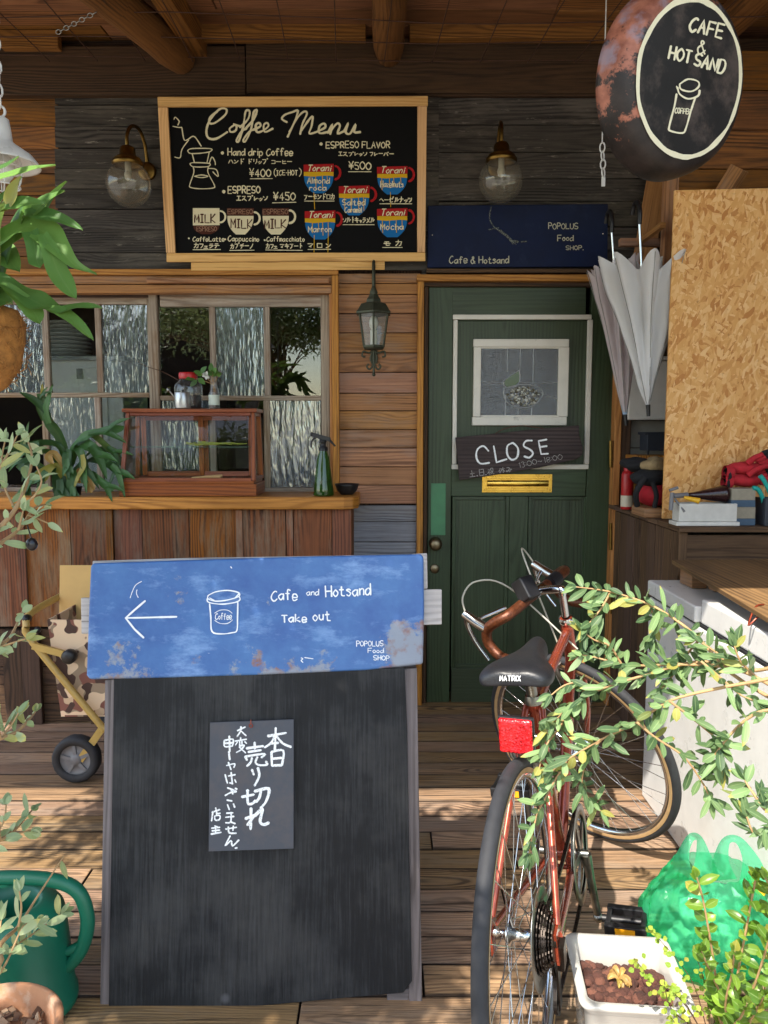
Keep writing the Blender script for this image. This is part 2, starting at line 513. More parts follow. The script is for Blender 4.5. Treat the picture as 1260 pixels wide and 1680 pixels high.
def stroke(mb, pts, w, pl, off=0.001, sm=True, wob=0.12):
    """a painted line through photo points on a plane"""
    P = [V((p[0], p[1], 0)) for p in pts]
    if sm:
        P = smooth(P, 4)
    else:
        Q = [P[0]]
        for a, b in zip(P, P[1:]):
            k = max(1, int((b - a).length / (w * 2.5)))
            Q += [a + (b - a) * (i + 1) / k for i in range(k)]
        P = Q
    n = len(P)
    OFFN[0] += 1
    base = off + (OFFN[0] % 12) * 0.00005
    vs, fs = [], []
    def add(q, e):
        vs.append(pl.pt(q.x, q.y, base + e))
        return len(vs) - 1
    ids = []
    for i in range(n):
        t = P[min(i + 1, n - 1)] - P[max(i - 1, 0)]
        t = t.normalized() if t.length > 1e-6 else V((1, 0, 0))
        nn = V((-t.y, t.x, 0))
        ww = w * 0.5 * (1 + RS.uniform(-wob, wob) + .34 * noise.noise(V((P[i].x / (w * 5 + .01), P[i].y / (w * 5 + .01), OFFN[0] * 3.7))))
        e = i * 0.000012
        ids.append((add(P[i] + nn * ww, e), add(P[i] - nn * ww, e)))
    for a, b in zip(ids, ids[1:]):
        fs.append((a[0], a[1], b[1], b[0]))
    for end, s in ((0, -1), (n - 1, 1)):
        t = P[min(end + 1, n - 1)] - P[max(end - 1, 0)]
        t = t.normalized() * s if t.length > 1e-6 else V((1, 0, 0))
        a = add(P[end] + t * w * 0.42, end * 0.000012)
        fs.append((ids[end][0], ids[end][1], a))
    mb.add(vs, fs)
def text(mb, s, x, y, h, pl, w=None, wid=None, ang=0.0, off=0.001, slant=0.0, sp=2.2, jit=0.5, yx=1.0):
    w = w or h * 0.13
    u = h / 10.0
    adv, gl = [], []
    for ch in s:
        if ch == ' ':
            adv.append(4.0); gl.append([]); continue
        g = glyph(ch)
        gl.append(g)
        adv.append(max(p[0] for st in g for p in st[0]) + sp)
    tot = sum(adv) - sp
    kx = (wid / (tot * u)) if wid else 1.0
    ca, sa = math.cos(ang), math.sin(ang)
    cx = 0.0
    for g, a in zip(gl, adv):
        jy, js = RS.uniform(-jit, jit), 1 + RS.uniform(-.07, .07)
        for pts, sm in g:
            q = []
            for gx, gy in pts:
                lx = (cx + gx * 1.0 + gy * slant + RS.uniform(-.15, .15)) * u * kx
                ly = -(gy * js + jy + RS.uniform(-.15, .15)) * u * yx
                q.append((x + lx * ca - ly * sa, y + lx * sa + ly * ca))
            stroke(mb, q, w, pl, off, sm)
        cx += a
def traced(mb, data, w, pl, Z, off=0.001, sm=True):
    """strokes given in a zoomed crop; Z = (x0, y0, scale)"""
    for st in data.split(';'):
        pts = [tuple(float(k) for k in t.split(',')) for t in st.strip().split(' ')]
        stroke(mb, [(Z[0] + a / Z[2], Z[1] + b / Z[2]) for a, b in pts], w / Z[2], pl, off, sm)
def ztext(mb, s, x, y, h, pl, Z, w=None, wid=None, **k):
    text(mb, s, Z[0] + x / Z[2], Z[1] + y / Z[2], h / Z[2], pl, w / Z[2] if w else None, wid / Z[2] if wid else None, **k)
def fill(mb, pts, pl, Z, off):
    fr = [pl.pt(Z[0] + a / Z[2], Z[1] + b / Z[2], off) for a, b in pts]
    if pl.n.dot((fr[1] - fr[0]).cross(fr[2] - fr[1])) < 0:
        fr.reverse()
    mb.add(fr, [tuple(range(len(fr)))])

# ------------------------------------------------------------------ palette
M = {}
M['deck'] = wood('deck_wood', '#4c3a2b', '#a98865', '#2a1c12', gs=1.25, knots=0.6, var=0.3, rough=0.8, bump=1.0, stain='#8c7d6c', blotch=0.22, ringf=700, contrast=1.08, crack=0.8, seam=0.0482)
M['greyboard'] = wood('charred_grey_board', '#1a1714', '#534d47', '#0d0b09', knots=0.7, var=0.5, rough=0.85, bump=0.5, stain='#6a635a', blotch=0.25, scuff='#8a837a')
M['silver'] = wood('silver_grey_board', '#55565c', '#9a9aa0', '#26242a', knots=0.8, var=0.35, rough=0.85, stain='#8a8078', blotch=0.25)
M['brown'] = wood('brown_siding', '#704a2e', '#b58257', '#3a1d0e', knots=2.0, var=0.24, rough=0.7, stain='#8f7a6c', blotch=0.26, contrast=1.0)
M['redbrown'] = wood('red_brown_board', '#4a2e1a', '#98632f', '#221208', knots=0.9, var=0.6, rough=0.7, stain='#4a3826', blotch=0.3)
M['oldplank'] = wood('reclaimed_plank', '#3c2111', '#8c522a', '#1c0e07', knots=0.7, var=0.75, rough=0.7, stain='#7a6450', blotch=0.45)
M['beam'] = wood('dark_beam', '#281c13', '#5c432f', '#130c08', knots=0.6, var=0.3, rough=0.75)
M['rafter'] = wood('rafter_log', '#452d1b', '#916341', knots=0.7, var=0.3, gs=0.8)
M['ceil'] = wood('ceiling_board', '#55361d', '#aa7440', knots=0.8, var=0.5)
M['pine'] = wood('pale_pine', '#c08d55', '#e6bd84', '#6b3f1c', knots=0.6, var=0.2, rough=0.6, bump=0.15, contrast=0.7)
M['trim'] = wood('honey_trim', '#7d4e22', '#c58a4c', '#3a2110', knots=0.5, var=0.3, rough=0.6)
M['sash'] = wood('bleached_sash', '#6f6154', '#b3a594', '#463a30', knots=0.4, var=0.25, rough=0.85, stain='#7a5c42', blotch=0.35)
M['ledge'] = wood('ledge_wood', '#8a5526', '#d09050', '#3d220f', knots=0.8, var=0.2, rough=0.5)
M['darkpanel'] = wood('dark_stained_board', '#20150f', '#58402e', knots=0.5, var=0.35)
M['sidebox'] = wood('walnut_counter', '#35251a', '#6f5540', knots=0.5, var=0.35, rough=0.8)
M['ply'] = wood('worn_plywood', '#4f3a27', '#8c6c4a', knots=0.3, var=0.1, gs=0.6, stain='#5a4430')
M['legwood'] = wood('grey_leg_wood', '#4e4746', '#857c7c', '#3a302c', knots=0.7, var=0.2)
M['palewood'] = wood('whitewashed_batten', '#8d8684', '#cfc8c4', '#4a4240', knots=0.6, var=0.15, contrast=0.55)
M['bark'] = wood('olive_bark', '#5a4a35', '#9c8a68', knots=0.0, var=0.2)
M['twig'] = paint('twig_bark', '#a08058', 0.7, 0.2, 30)
M['mahog'] = wood('mahogany', '#5c2a16', '#9e5832', '#2f1509', knots=0.1, var=0.15, rough=0.35, bump=0.1)
M['closewood'] = wood('charcoal_plank', '#251c1c', '#4f4342', '#120d0d', knots=0.4, var=0.1, gs=0.7)
M['black'] = paint('black_panel', '#0b0b0c', 0.75, 0.2, 12, 0.05, spec=0.12)
M['cream'] = chalk('cream_chalk', '#d8cfae', 0.30)
M['white_chalk'] = chalk('white_chalk', '#f2f3f4', 0.40)
M['brownpaint'] = chalk('brown_paint', '#4a2a22', 0.2)
M['redpaint'] = chalk('red_paint', '#9c1f22', 0.2)
M['yellowpaint'] = chalk('yellow_paint', '#c9a022', 0.2)
M['bluepaint'] = chalk('blue_paint', '#1d64a0', 0.2)
M['navy'] = paint('navy_steel', '#0f1a38', 0.6, 0.25, 6, 0.12, spec=0.18, col2='#1d2742', thr=(0.58, 0.75), bsc=9)
M['green'] = wood('green_door_paint', '#212a17', '#43523a', '#191f12', gs=0.8, knots=0.3, var=0.0, rough=0.45, bump=0.3, contrast=0.7, crack=0.3)
M['pushgreen'] = paint('pale_green_plate', '#3f7a52', 0.5, 0.15, 12)
M['whitepaint'] = paint('white_gloss_paint', '#cfcabf', 0.45, 0.06, 14, 0.2, col2='#9a958a', thr=(0.64, 0.8))
M['brass'] = paint('brass', '#c9a24a', 0.28, 0.15, 20, 0.05, metal=1.0)
M['oldbrass'] = paint('aged_brass', '#7d6334', 0.35, 0.3, 30, 0.05, metal=1.0)
M['bronze'] = paint('dark_bronze', '#857860', 0.42, 0.2, 30, 0.05, metal=1.0)
M['verdigris'] = paint('lantern_metal', '#44473a', 0.55, 0.25, 40, 0.1, metal=0.6)
M['lead'] = paint('lead_came', '#9a9c9e', 0.45, 0.2, 60, 0.05, metal=0.7)
M['chrome'] = paint('chrome', '#c6c8ca', 0.15, 0.08, 40, 0.0, metal=1.0)
M['steel'] = paint('dull_steel', '#8a8a86', 0.32, 0.2, 50, 0.05, metal=1.0, col2='#6a5f4c', thr=(0.58, 0.7))
M['copper'] = paint('copper_frame_paint', '#94402a', 0.25, 0.2, 40, 0.03, metal=0.45, coat=0.6, col2='#6a2416', thr=(0.55, 0.72))
M['tape'] = paint('copper_bar_tape', '#5a301a', 0.4, 0.5, 130, 0.5, metal=0.4, bsc=180)
M['rubber'] = paint('tyre_rubber', '#26272b', 0.75, 0.25, 40, 0.3)
M['tan'] = paint('tan_sidewall', '#a8875e', 0.75, 0.15, 40, 0.1)
M['blackplastic'] = paint('black_plastic', '#17171a', 0.45, 0.15, 30, 0.15)
M['saddle'] = paint('saddle_vinyl', '#1d1e22', 0.42, 0.15, 30, 0.25, bsc=250)
M['chainm'] = paint('oily_chain', '#3a3430', 0.4, 0.3, 90, 0.1, metal=0.9)
M['khaki'] = paint('khaki_tube', '#b09250', 0.38, 0.12, 20, 0.03)
M['greyplastic'] = paint('grey_plastic', '#6d6d70', 0.55, 0.08, 20)
M['whiteenamel'] = paint('white_enamel', '#d6d5d2', 0.3, 0.05, 20, 0.03, col2='#b4aea2', thr=(0.66, 0.8))
M['ceramic'] = paint('white_ceramic', '#b4b2ac', 0.15, 0.05, 10, 0.02, coat=0.4)
M['wateringgreen'] = paint('green_can_plastic', '#12654c', 0.42, 0.08, 10, 0.04)
M['terracotta'] = paint('terracotta', '#b9825c', 0.85, 0.15, 14, 0.2, col2='#c9a98c', thr=(0.52, 0.7))
M['cardboard'] = paint('cardboard', '#c9a468', 0.85, 0.06, 10, 0.05)
M['redplastic'] = paint('red_plastic', '#b01c20', 0.4, 0.12, 20)
M['redcloth'] = paint('red_fabric', '#a81a26', 0.85, 0.2, 40, 0.5, bsc=300)
M['blackcloth'] = paint('black_fabric', '#151518', 0.9, 0.2, 40, 0.5, bsc=300)
M['tancloth'] = paint('tan_fabric', '#8f7a58', 0.9, 0.25, 40, 0.5, bsc=300)
M['teal'] = paint('teal_plastic', '#1b9c92', 0.4, 0.1, 20)
M['yellow'] = paint('yellow_plastic', '#d6a41c', 0.4, 0.1, 20)
M['stonegrey'] = paint('whetstone_grey', '#8f8878', 0.9, 0.1, 60, 0.1)
M['stoneblue'] = paint('whetstone_blue', '#44586c', 0.9, 0.1, 60, 0.1)
M['darkbox'] = paint('slate_plastic', '#2c323c', 0.5, 0.1, 20)
M['coneplastic'] = paint('dark_brown_gloss', '#2b1718', 0.2, 0.2, 20, 0.02)
M['slate'] = paint('slate_notice', '#474a52', 0.7, 0.1, 9, 0.1, col2='#565152', thr=(0.5, 0.75))
M['coir'] = paint('coir_fibre', '#a06c34', 0.95, 0.35, 60, 1.0, bsc=130)
M['asphalt'] = paint('pale_asphalt', '#8c8880', 0.9, 0.15, 3, 0.3)
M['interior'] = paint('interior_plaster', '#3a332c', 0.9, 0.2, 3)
M['cable'] = paint('pale_cable', '#b9b4a4', 0.4, 0.1, 20)
M['rust'] = paint('rusted_wire', '#4a3022', 0.8, 0.3, 50)
M['zinc'] = paint('zinc_chain', '#9a9a96', 0.4, 0.15, 60, metal=0.8)
M['amber'] = paint('amber_reflector', '#e09a1a', 0.3, 0.1, 40)
def m_refl():
    t = NT('faceted_red_reflector')
    vo = t.n('TexVoronoi', {'Vector': t.obj(), 'Scale': 260.0})
    c = t.ramp(t.n('SeparateXYZ', {0: vo.outputs['Color']}).outputs[0], [(0.0, lin('#8e0810')), (0.6, lin('#d0121c')), (1.0, lin('#f0303a'))])
    t.p(Base_Color=c, Roughness=0.2)
    t.b.inputs['Coat Weight'].default_value = 0.5
    t.bump(vo.outputs['Distance'], 0.6, 0.002)
    return t.m
M['redrefl'] = m_refl()
M['tealsticker'] = paint('teal_sticker', '#0e5a58', 0.4, 0.1, 20)
M['fruit'] = paint('black_olive', '#17141a', 0.3, 0.3, 60)
M['plate'] = paint('plate_china', '#bdbdb8', 0.3, 0.05, 10)
M['silvertin'] = paint('silver_tin', '#b4b6b8', 0.3, 0.1, 30, 0.02, metal=0.75)
M['rain'] = glass('rain_glass', (0.70, 0.74, 0.74), 2.2, 0.11, (54, 54, 11.0), 1.0, 0.08, (0.5, 0.6, 0.68, 1), dist=0.0048, gcol=(0.86, 0.94, 1.0))
M['clear'] = glass('window_glass', (0.86, 0.89, 0.88), 1.6, 0.0)
M['thinglass'] = glass('display_glass', (0.95, 0.97, 0.96), 1.3)
M['globe'] = glass('smoky_globe_glass', (0.86, 0.84, 0.78), 1.6, 0.03, diff=0.10, dcol=(0.5, 0.47, 0.4, 1))
M['hammered'] = glass('hammered_glass', (0.45, 0.5, 0.55), 1.9, 0.08, (150, 150, 150), 0.8, 0.45, (0.085, 0.098, 0.115, 1), dist=0.006)
M['lantglass'] = glass('lantern_glass', (0.85, 0.88, 0.85), 1.6, 0.02, diff=0.12)
M['bottlegreen'] = glass('green_bottle_glass', (0.20, 0.42, 0.08), 1.6, 0.03, diff=0.35, dcol=(0.05, 0.13, 0.02, 1))
M['jarglass'] = glass('jar_glass', (0.85, 0.86, 0.88), 1.6, 0.0, diff=0.05)
M['oliveleaf'] = leafmat('olive_leaf', '#1e3a27', '#7a9562', back='#98a985', tip='#a8964a', trans=0.2, rough=0.5, spec=0.25)
M['oliveleaf2'] = leafmat('grey_olive_leaf', '#7d9068', '#b3bd92', back='#c6cdb0', tip='#cfc070', trans=0.3)
M['fern'] = leafmat('staghorn_frond', '#3c6430', '#6f9648', back='#8aa870', rough=0.5, trans=0.18, rib=0.06)
M['ferndark'] = leafmat('dark_staghorn_frond', '#1f3d20', '#3f6636', back='#54764a', rough=0.4, trans=0.12, rib=0.05)
M['shrubleaf'] = leafmat('bright_shrub_leaf', '#335a1a', '#7d9c38', back='#93b060', rough=0.3, trans=0.3)
M['vineleaf'] = leafmat('tiny_vine_leaf', '#6a8c2c', '#aebb4c', back='#a8b850', trans=0.35)
M['dryleaf'] = leafmat('dry_leaf', '#8c6a3a', '#b8935a', back='#a08458', trans=0.2)
M['treeleaf'] = leafmat('tree_leaf', '#2f4a22', '#55743a', trans=0.25)

def m_osb():
    t = NT('osb_board')
    uv = t.n('UVMap').outputs[0]
    tones = [(0.0, lin('#a2662e')), (0.18, lin('#bd8040')), (0.4, lin('#d09a56')), (0.7, lin('#dba868')), (1.0, lin('#e8c088'))]
    cols = []
    for i, (rot, sc) in enumerate(((1.35, (34, 120)), (0.45, (40, 130)), (2.2, (38, 110)), (1.8, (60, 190)))):
        vr = t.n('VectorRotate', {'Vector': t.vadd(uv, (i * 3.3, i * 1.7, 0)), 'Angle': rot}, rotation_type='Z_AXIS').outputs[0]
        mp = t.vmul(vr, (sc[0] * .62, sc[1] * .62, 1))
        wv = t.n('TexNoise', {'Vector': mp, 'Scale': 0.7, 'Detail': 2.0}).outputs[1]
        mp2 = t.vadd(mp, t.vmul(wv, (1.0, 1.4, 0)))
        vo = t.n('TexVoronoi', {'Vector': mp2, 'Scale': 1.0})
        g = t.n('SeparateXYZ', {0: vo.outputs['Color']})
        f = t.noise(t.vmul(mp, (1.5, 14, 1)), 1, 3)
        c = t.ramp(t.math('ADD', t.math('MULTIPLY', g.outputs[0], 0.8), t.math('MULTIPLY', f, 0.22)), tones)
        cols.append((c, g.outputs[1], vo.outputs['Distance']))
    c = cols[0][0]
    for k in range(1, 4):
        c = t.mix(t.ramp(cols[k][1], [(0.55 if k < 3 else 0.72, 0.0), (0.57 if k < 3 else 0.74, 1.0)]), c, cols[k][0])
    n = t.noise(t.vmul(uv, (1, 1, 1)), 34, 5, 0.75)
    d = t.ramp(n, [(0.60, 0.0), (0.70, 1.0)])
    c = t.mix(t.math('MULTIPLY', d, 0.6), c, lin('#7d4a22'))
    t.p(Base_Color=c, Roughness=0.7)
    t.bump(cols[0][2], 0.3, 0.002)
    return t.m
M['osb'] = m_osb()

def m_blue():
    t = NT('blue_sign_paint')
    uv = t.n('UVMap').outputs[0]
    o = t.vmul(uv, (1, 1, 1))
    n = t.noise(o, 5, 6, 0.7)
    c = t.ramp(n, [(0.35, lin('#315796')), (0.62, lin('#4470a8'))])
    st = t.noise(t.vmul(t.vadd(o, (3, 1, 0)), (6, 14, 1)), 1, 6, 0.72)
    c = t.mix(t.math('MULTIPLY', t.ramp(st, [(0.52, 0.0), (0.70, 1.0)]), 0.55), c, lin('#93b6e2'))
    y = t.n('SeparateXYZ', {0: uv})
    low = t.n('MapRange', {0: y.outputs[1], 1: 0.83, 2: 0.715, 3: 0.0, 4: 0.24}).outputs[0]
    rgt = t.n('MapRange', {0: y.outputs[0], 1: -0.02, 2: 0.09, 3: 0.0, 4: 0.26}).outputs[0]
    rgt = t.math('MULTIPLY', rgt, t.n('MapRange', {0: y.outputs[1], 1: 0.97, 2: 0.80, 3: 0.0, 4: 1.0}).outputs[0])
    wr = t.noise(t.vadd(o, (7, 2, 0)), 9, 6, 0.7)
    wm = t.ramp(t.math('ADD', t.math('ADD', wr, low), rgt), [(0.66, 0.0), (0.71, 1.0)])
    ru = t.ramp(t.noise(o, 23, 4), [(0.5, lin('#8d929a')), (0.66, lin('#8a5a38'))])
    c = t.mix(t.math('MULTIPLY', wm, 0.85), c, ru)
    sc = t.ramp(t.noise(t.vmul(t.vadd(o, (1, 9, 0)), (14, 70, 1)), 1, 6, 0.8), [(0.68, 0.0), (0.72, 1.0)])
    c = t.mix(t.math('MULTIPLY', sc, 0.6), c, lin('#d5e2f0'))
    t.p(Base_Color=c, Roughness=0.5)
    t.bump(t.noise(o, 11, 4), 0.5, 0.006)
    return t.m
M['blue'] = m_blue()

def m_chalkboard():
    t = NT('weathered_chalkboard')
    uv = t.n('UVMap').outputs[0]
    f = t.noise(t.vmul(uv, (190, 7, 1)), 1, 5, 0.7)
    f2 = t.noise(t.vmul(uv, (60, 2, 1)), 1, 3, 0.6)
    n = t.noise(uv, 3.2, 5, 0.6)
    v = t.math('ADD', t.math('MULTIPLY', f, 0.46), t.math('ADD', t.math('MULTIPLY', f2, 0.18), t.math('MULTIPLY', n, 0.72)))
    c = t.ramp(v, [(0.44, lin('#0a0a0c')), (0.64, lin('#191a1d')), (0.90, lin('#424345'))])
    c = t.mix(t.ramp(n, [(0.5, 0.0), (0.75, 0.45)]), c, lin('#3d3a36'))
    s = t.ramp(t.noise(uv, 90, 5, 0.8), [(0.70, 0.0), (0.76, 1.0)])
    c = t.mix(t.math('MULTIPLY', s, 0.6), c, lin('#8c8880'))
    vo = t.n('TexVoronoi', {'Vector': t.vmul(uv, (5, 5, 1)), 'Scale': 1.0})
    k = t.ramp(vo.outputs['Distance'], [(0.03, 1.0), (0.07, 0.0)])
    c = t.mix(t.math('MULTIPLY', k, 0.6), c, lin('#5d5c60'))
    t.p(Base_Color=c, Roughness=t.madd(f, 0.3, 0.5))
    t.b.inputs['Specular IOR Level'].default_value = 0.3
    t.bump(t.math('ADD', f, t.math('MULTIPLY', k, 0.5)), 0.7, 0.003)
    return t.m
M['chalkboard'] = m_chalkboard()

def m_camo():
    t = NT('camouflage_fabric')
    uv = t.n('UVMap').outputs[0]
    c = lin('#c4a88a')
    for i, (col, sc, th) in enumerate((('#7d5044', 9, 0.50), ('#94806a', 8, 0.56), ('#4a352e', 10, 0.59), ('#dcc0a0', 9, 0.57))):
        q = t.vadd(uv, (i * 2.7, i * 5.1, 0))
        f = t.noise(q, sc * 1.5, 1.2, 0.45)
        c = t.mix(t.ramp(f, [(th - 0.06, 0.0), (th - 0.05, 1.0)]), c, lin(col))
    t.p(Base_Color=c, Roughness=0.85)
    t.bump(t.noise(uv, 700, 2), 0.2, 0.001)
    return t.m
M['camo'] = m_camo()

def m_rustdisc():
    t = NT('rusty_black_steel')
    o = t.obj()
    n = t.noise(o, 9, 7, 0.7)
    b = t.ramp(n, [(0.35, lin('#171414')), (0.6, lin('#332a28')), (0.75, lin('#54443c'))])
    x = t.n('SeparateXYZ', {0: o})
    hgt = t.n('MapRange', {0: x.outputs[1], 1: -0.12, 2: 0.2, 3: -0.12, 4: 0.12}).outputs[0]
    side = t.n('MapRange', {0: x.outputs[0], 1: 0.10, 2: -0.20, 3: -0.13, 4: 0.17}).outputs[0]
    r = t.noise(t.vadd(o, (4, 4, 4)), 12, 8, 0.72)
    m = t.ramp(t.math('ADD', r, t.math('ADD', hgt, side)), [(0.57, 0.0), (0.63, 1.0)])
    rc = t.ramp(t.noise(o, 25, 5), [(0.35, lin('#7a4433')), (0.65, lin('#b0705a'))])
    c = t.mix(m, b, rc)
    highlight = t.ramp(t.math('ADD', t.noise(t.vadd(o, (9, 1, 4)), 10, 5, 0.6), t.math('ADD', hgt, t.math('MULTIPLY', side, 0.4))), [(0.62, 0.0), (0.72, 1.0)])
    c = t.mix(t.math('MULTIPLY', highlight, 0.7), c, lin('#8f8a9a'))  # pale lavender highlight painted on the upper left of the dish
    t.p(Base_Color=c, Roughness=t.madd(r, 0.4, 0.35))
    t.bump(r, 0.5, 0.004)
    return t.m
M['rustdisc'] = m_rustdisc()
M['discface'] = paint('black_disc_face', '#161415', 0.5, 0.4, 9, 0.3, col2='#4a403c', thr=(0.48, 0.66), bsc=25)

def m_film(name, col, alpha, trans=0.6, rough=0.2, bsc=30, wr=0.6):
    t = NT(name)
    o = t.obj()
    t.p(Base_Color=hexs(col), Roughness=rough)
    t.bump(t.noise(o, bsc, 4, 0.6), wr, 0.01)
    tl = t.n('BsdfTranslucent', {'Color': hexs(col)})
    m1 = t.n('MixShader', {0: trans, 1: t.b.outputs[0], 2: tl.outputs[0]})
    tr = t.n('BsdfTransparent', {'Color': tuple(min(1, 0.35 + c) for c in hexs(col)[:3]) + (1,)})
    m2 = t.n('MixShader', {0: alpha, 1: tr.outputs[0], 2: m1.outputs[0]})
    t.t.links.new(m2.outputs[0], t.out.inputs[0])
    return t.m
M['greenfilm'] = m_film('green_bag_film', '#52d6a0', 0.46, 0.6, 0.12, 24, 1.0)
M['umbrellafilm'] = m_film('translucent_umbrella_film', '#e6e6e6', 0.9, 0.35, 0.35, 14, 0.3)
M['umbrella2'] = m_film('pinkish_umbrella_film', '#d8ccce', 0.8, 0.35, 0.3, 18, 0.4)
def m_lava():
    t = NT('lava_rock')
    r = t.isl()
    c = t.ramp(r, [(0.0, lin('#3a221c')), (0.5, lin('#54332a')), (1.0, lin('#6d4638'))])
    t.p(Base_Color=c, Roughness=0.95)
    t.bump(t.noise(t.obj(), 140, 5, 0.7), 1.0, 0.004)
    return t.m
M['lava'] = m_lava()
def m_chips():
    t = NT('bark_chip')
    c = t.ramp(t.isl(), [(0.0, lin('#5a4030')), (0.5, lin('#8f7258')), (1.0, lin('#c2a584'))])
    t.p(Base_Color=c, Roughness=0.9)
    return t.m
M['chips'] = m_chips()
# ------------------------------------------------------------------ setting: ground and deck
WY = 3.55
rd = random.Random(3)
mb = MB()
mb.add([(-600, -600, -0.3), (600, -600, -0.3), (600, 600, -0.3), (-600, 600, -0.3)], [(0, 1, 2, 3)])
struct(mb.build('ground', M['asphalt'], origin=(0, 0, -0.3)))
mb = MB()
y = 0.70
while y < 3.62:
    x = -2.6
    while x < 2.6:
        L = rd.uniform(1.6, 3.2)
        x1 = min(x + L, 2.6)
        mb.box(((x + x1) / 2, y + 0.049, -0.0125 + rd.uniform(-.003, .001)), (x1 - x - 0.004, 0.0985, 0.025), None, 0)
        x = x1
    y += 0.1035
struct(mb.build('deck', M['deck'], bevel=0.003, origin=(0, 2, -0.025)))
mb = MB()
for yy in (0.75, 1.5, 2.3, 3.1):
    mb.box((0, yy, -0.165), (5.2, 0.09, 0.27))
mb.box((0, 2.16, -.036), (5.2, 2.94, .01))  # dark sheet added under the boards so the gaps look shaded
struct(mb.build('deck_joists_shade_sheet', M['darkpanel'], origin=(0, 2, -0.3)))

# ------------------------------------------------------------------ the cafe building
bld = thing('cafe_building', 'timber cafe front of brown and charred grey boards with green door and window', 'building', (0, WY, 0))
def rect(x0, y0, x1, y1, Y):
    ym, xm = (y0 + y1) / 2, (x0 + x1) / 2
    return PY(x0, ym, Y).x, PY(x1, ym, Y).x, PY(xm, y1, Y).z, PY(xm, y0, Y).z
def pbox(mb, x0, y0, x1, y1, Y, d, g=None):
    a, b, c, e = rect(x0, y0, x1, y1, Y)
    mb.box(((a + b) / 2, Y + d / 2, (c + e) / 2), (b - a, d, e - c), None, g)
def hboards(mb, x0, x1, ys, Y, th=0.02, X=False, gap=0.003, rj=0.002):
    for ya, yb in zip(ys, ys[1:]):
        if X:
            a, b = x0, x1
        else:
            a, b = PY(x0, (ya + yb) / 2, Y).x, PY(x1, (ya + yb) / 2, Y).x
        z1, z0 = PY(630, ya, Y).z, PY(630, yb, Y).z
        M3 = Matrix.Rotation(rd.uniform(-.003, .003), 3, 'Y')
        mb.box(((a + b) / 2, Y + th / 2 + rd.uniform(-rj, rj), (z0 + z1) / 2), (b - a, th, z1 - z0 - gap), M3, 0)
# backing wall with window opening
wx0, wx1, wz0, wz1 = rect(-260, 488, 543, 806, WY + .05)
dx0, dx1, dz0, dz1 = rect(700, 468, 1000, 1157, WY + .05)
mb = MB()
def wb(a, b, c, d):
    mb.box(((a + b) / 2, WY + 0.075, (c + d) / 2), (b - a, 0.08, d - c))
wb(-3, wx0, -.3, 3.1); wb(wx0, wx1, -.3, wz0); wb(wx0, wx1, wz1, 3.1); wb(wx1, dx0, -.3, 3.1); wb(dx0, dx1, dz1, 3.1); wb(dx1, 3, -.3, 3.1)
mb.build('wall', M['darkpanel'], bld)
# interior room
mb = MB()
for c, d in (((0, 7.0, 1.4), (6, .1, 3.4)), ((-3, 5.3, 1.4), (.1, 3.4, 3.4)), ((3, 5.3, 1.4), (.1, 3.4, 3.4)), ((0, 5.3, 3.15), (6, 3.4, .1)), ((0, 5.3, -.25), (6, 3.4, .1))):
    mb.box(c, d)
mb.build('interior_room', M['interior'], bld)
# grey charred siding
mb = MB()
hboards(mb, 90, 720, [158, 172, 207, 243, 276, 310, 343, 377, 415, 443], WY - .012)
hboards(mb, 692, 1062, [120, 160, 205, 250, 293, 330, 372, 410, 447, 470], WY - .010)
mb.build('charred_siding', M['greyboard'], bld, bevel=0.002)
mb = MB()
hboards(mb, -420, 95, [150, 164, 207, 246, 285, 321, 353, 386, 420, 446], WY - .008)
mb.build('left_siding', M['redbrown'], bld, bevel=0.002)
mb = MB()
hboards(mb, 554, 690, [448, 465, 483, 514, 546, 579, 611, 645, 674, 705, 735, 766, 796, 827], WY - .012)
mb.build('brown_siding', M['brown'], bld, bevel=0.003)
mb = MB()
hboards(mb, 560, 690, [829, 856, 889, 930, 975, 1020, 1070, 1120, 1162], WY - .010)
mb.build('grey_siding', M['silver'], bld, bevel=0.002)
# header beam
mb = MB()
a, b, c, e = rect(0, 74, 260, 155, WY - .05)
mb.box((-1.6 + .0, WY - .02, (c + e) / 2), (2.0, .05, e - c), None, 0)
a, b, c, e = rect(255, 62, 980, 152, WY - .05)
mb.box((.98, WY - .023, (c + e) / 2), (3.15, .05, e - c), None, 0)
mb.box((0, WY - .01, PY(630, 150, WY).z - .012), (5.2, .04, .035), None, 0)
mb.build('header_beam', M['beam'], bld, bevel=0.004)
# trims round the window
mb = MB()
pbox(mb, -250, 441, 555, 451, WY - .045, .05)
pbox(mb, 545, 451.5, 556, 812, WY - .045, .05, 2)
pbox(mb, 541, 480, 545.5, 806, WY - .025, .05, 2)
mb.build('window_trim', M['trim'], bld, bevel=0.003)
mb = MB()
pbox(mb, -250, 452, 544, 466, WY - .028, .05)
pbox(mb, -250, 467, 544, 481, WY - .034, .05)
pbox(mb, 240, 456, 540, 464, WY - .055, .03)
mb.build('window_lintel', M['brown'], bld, bevel=0.004)
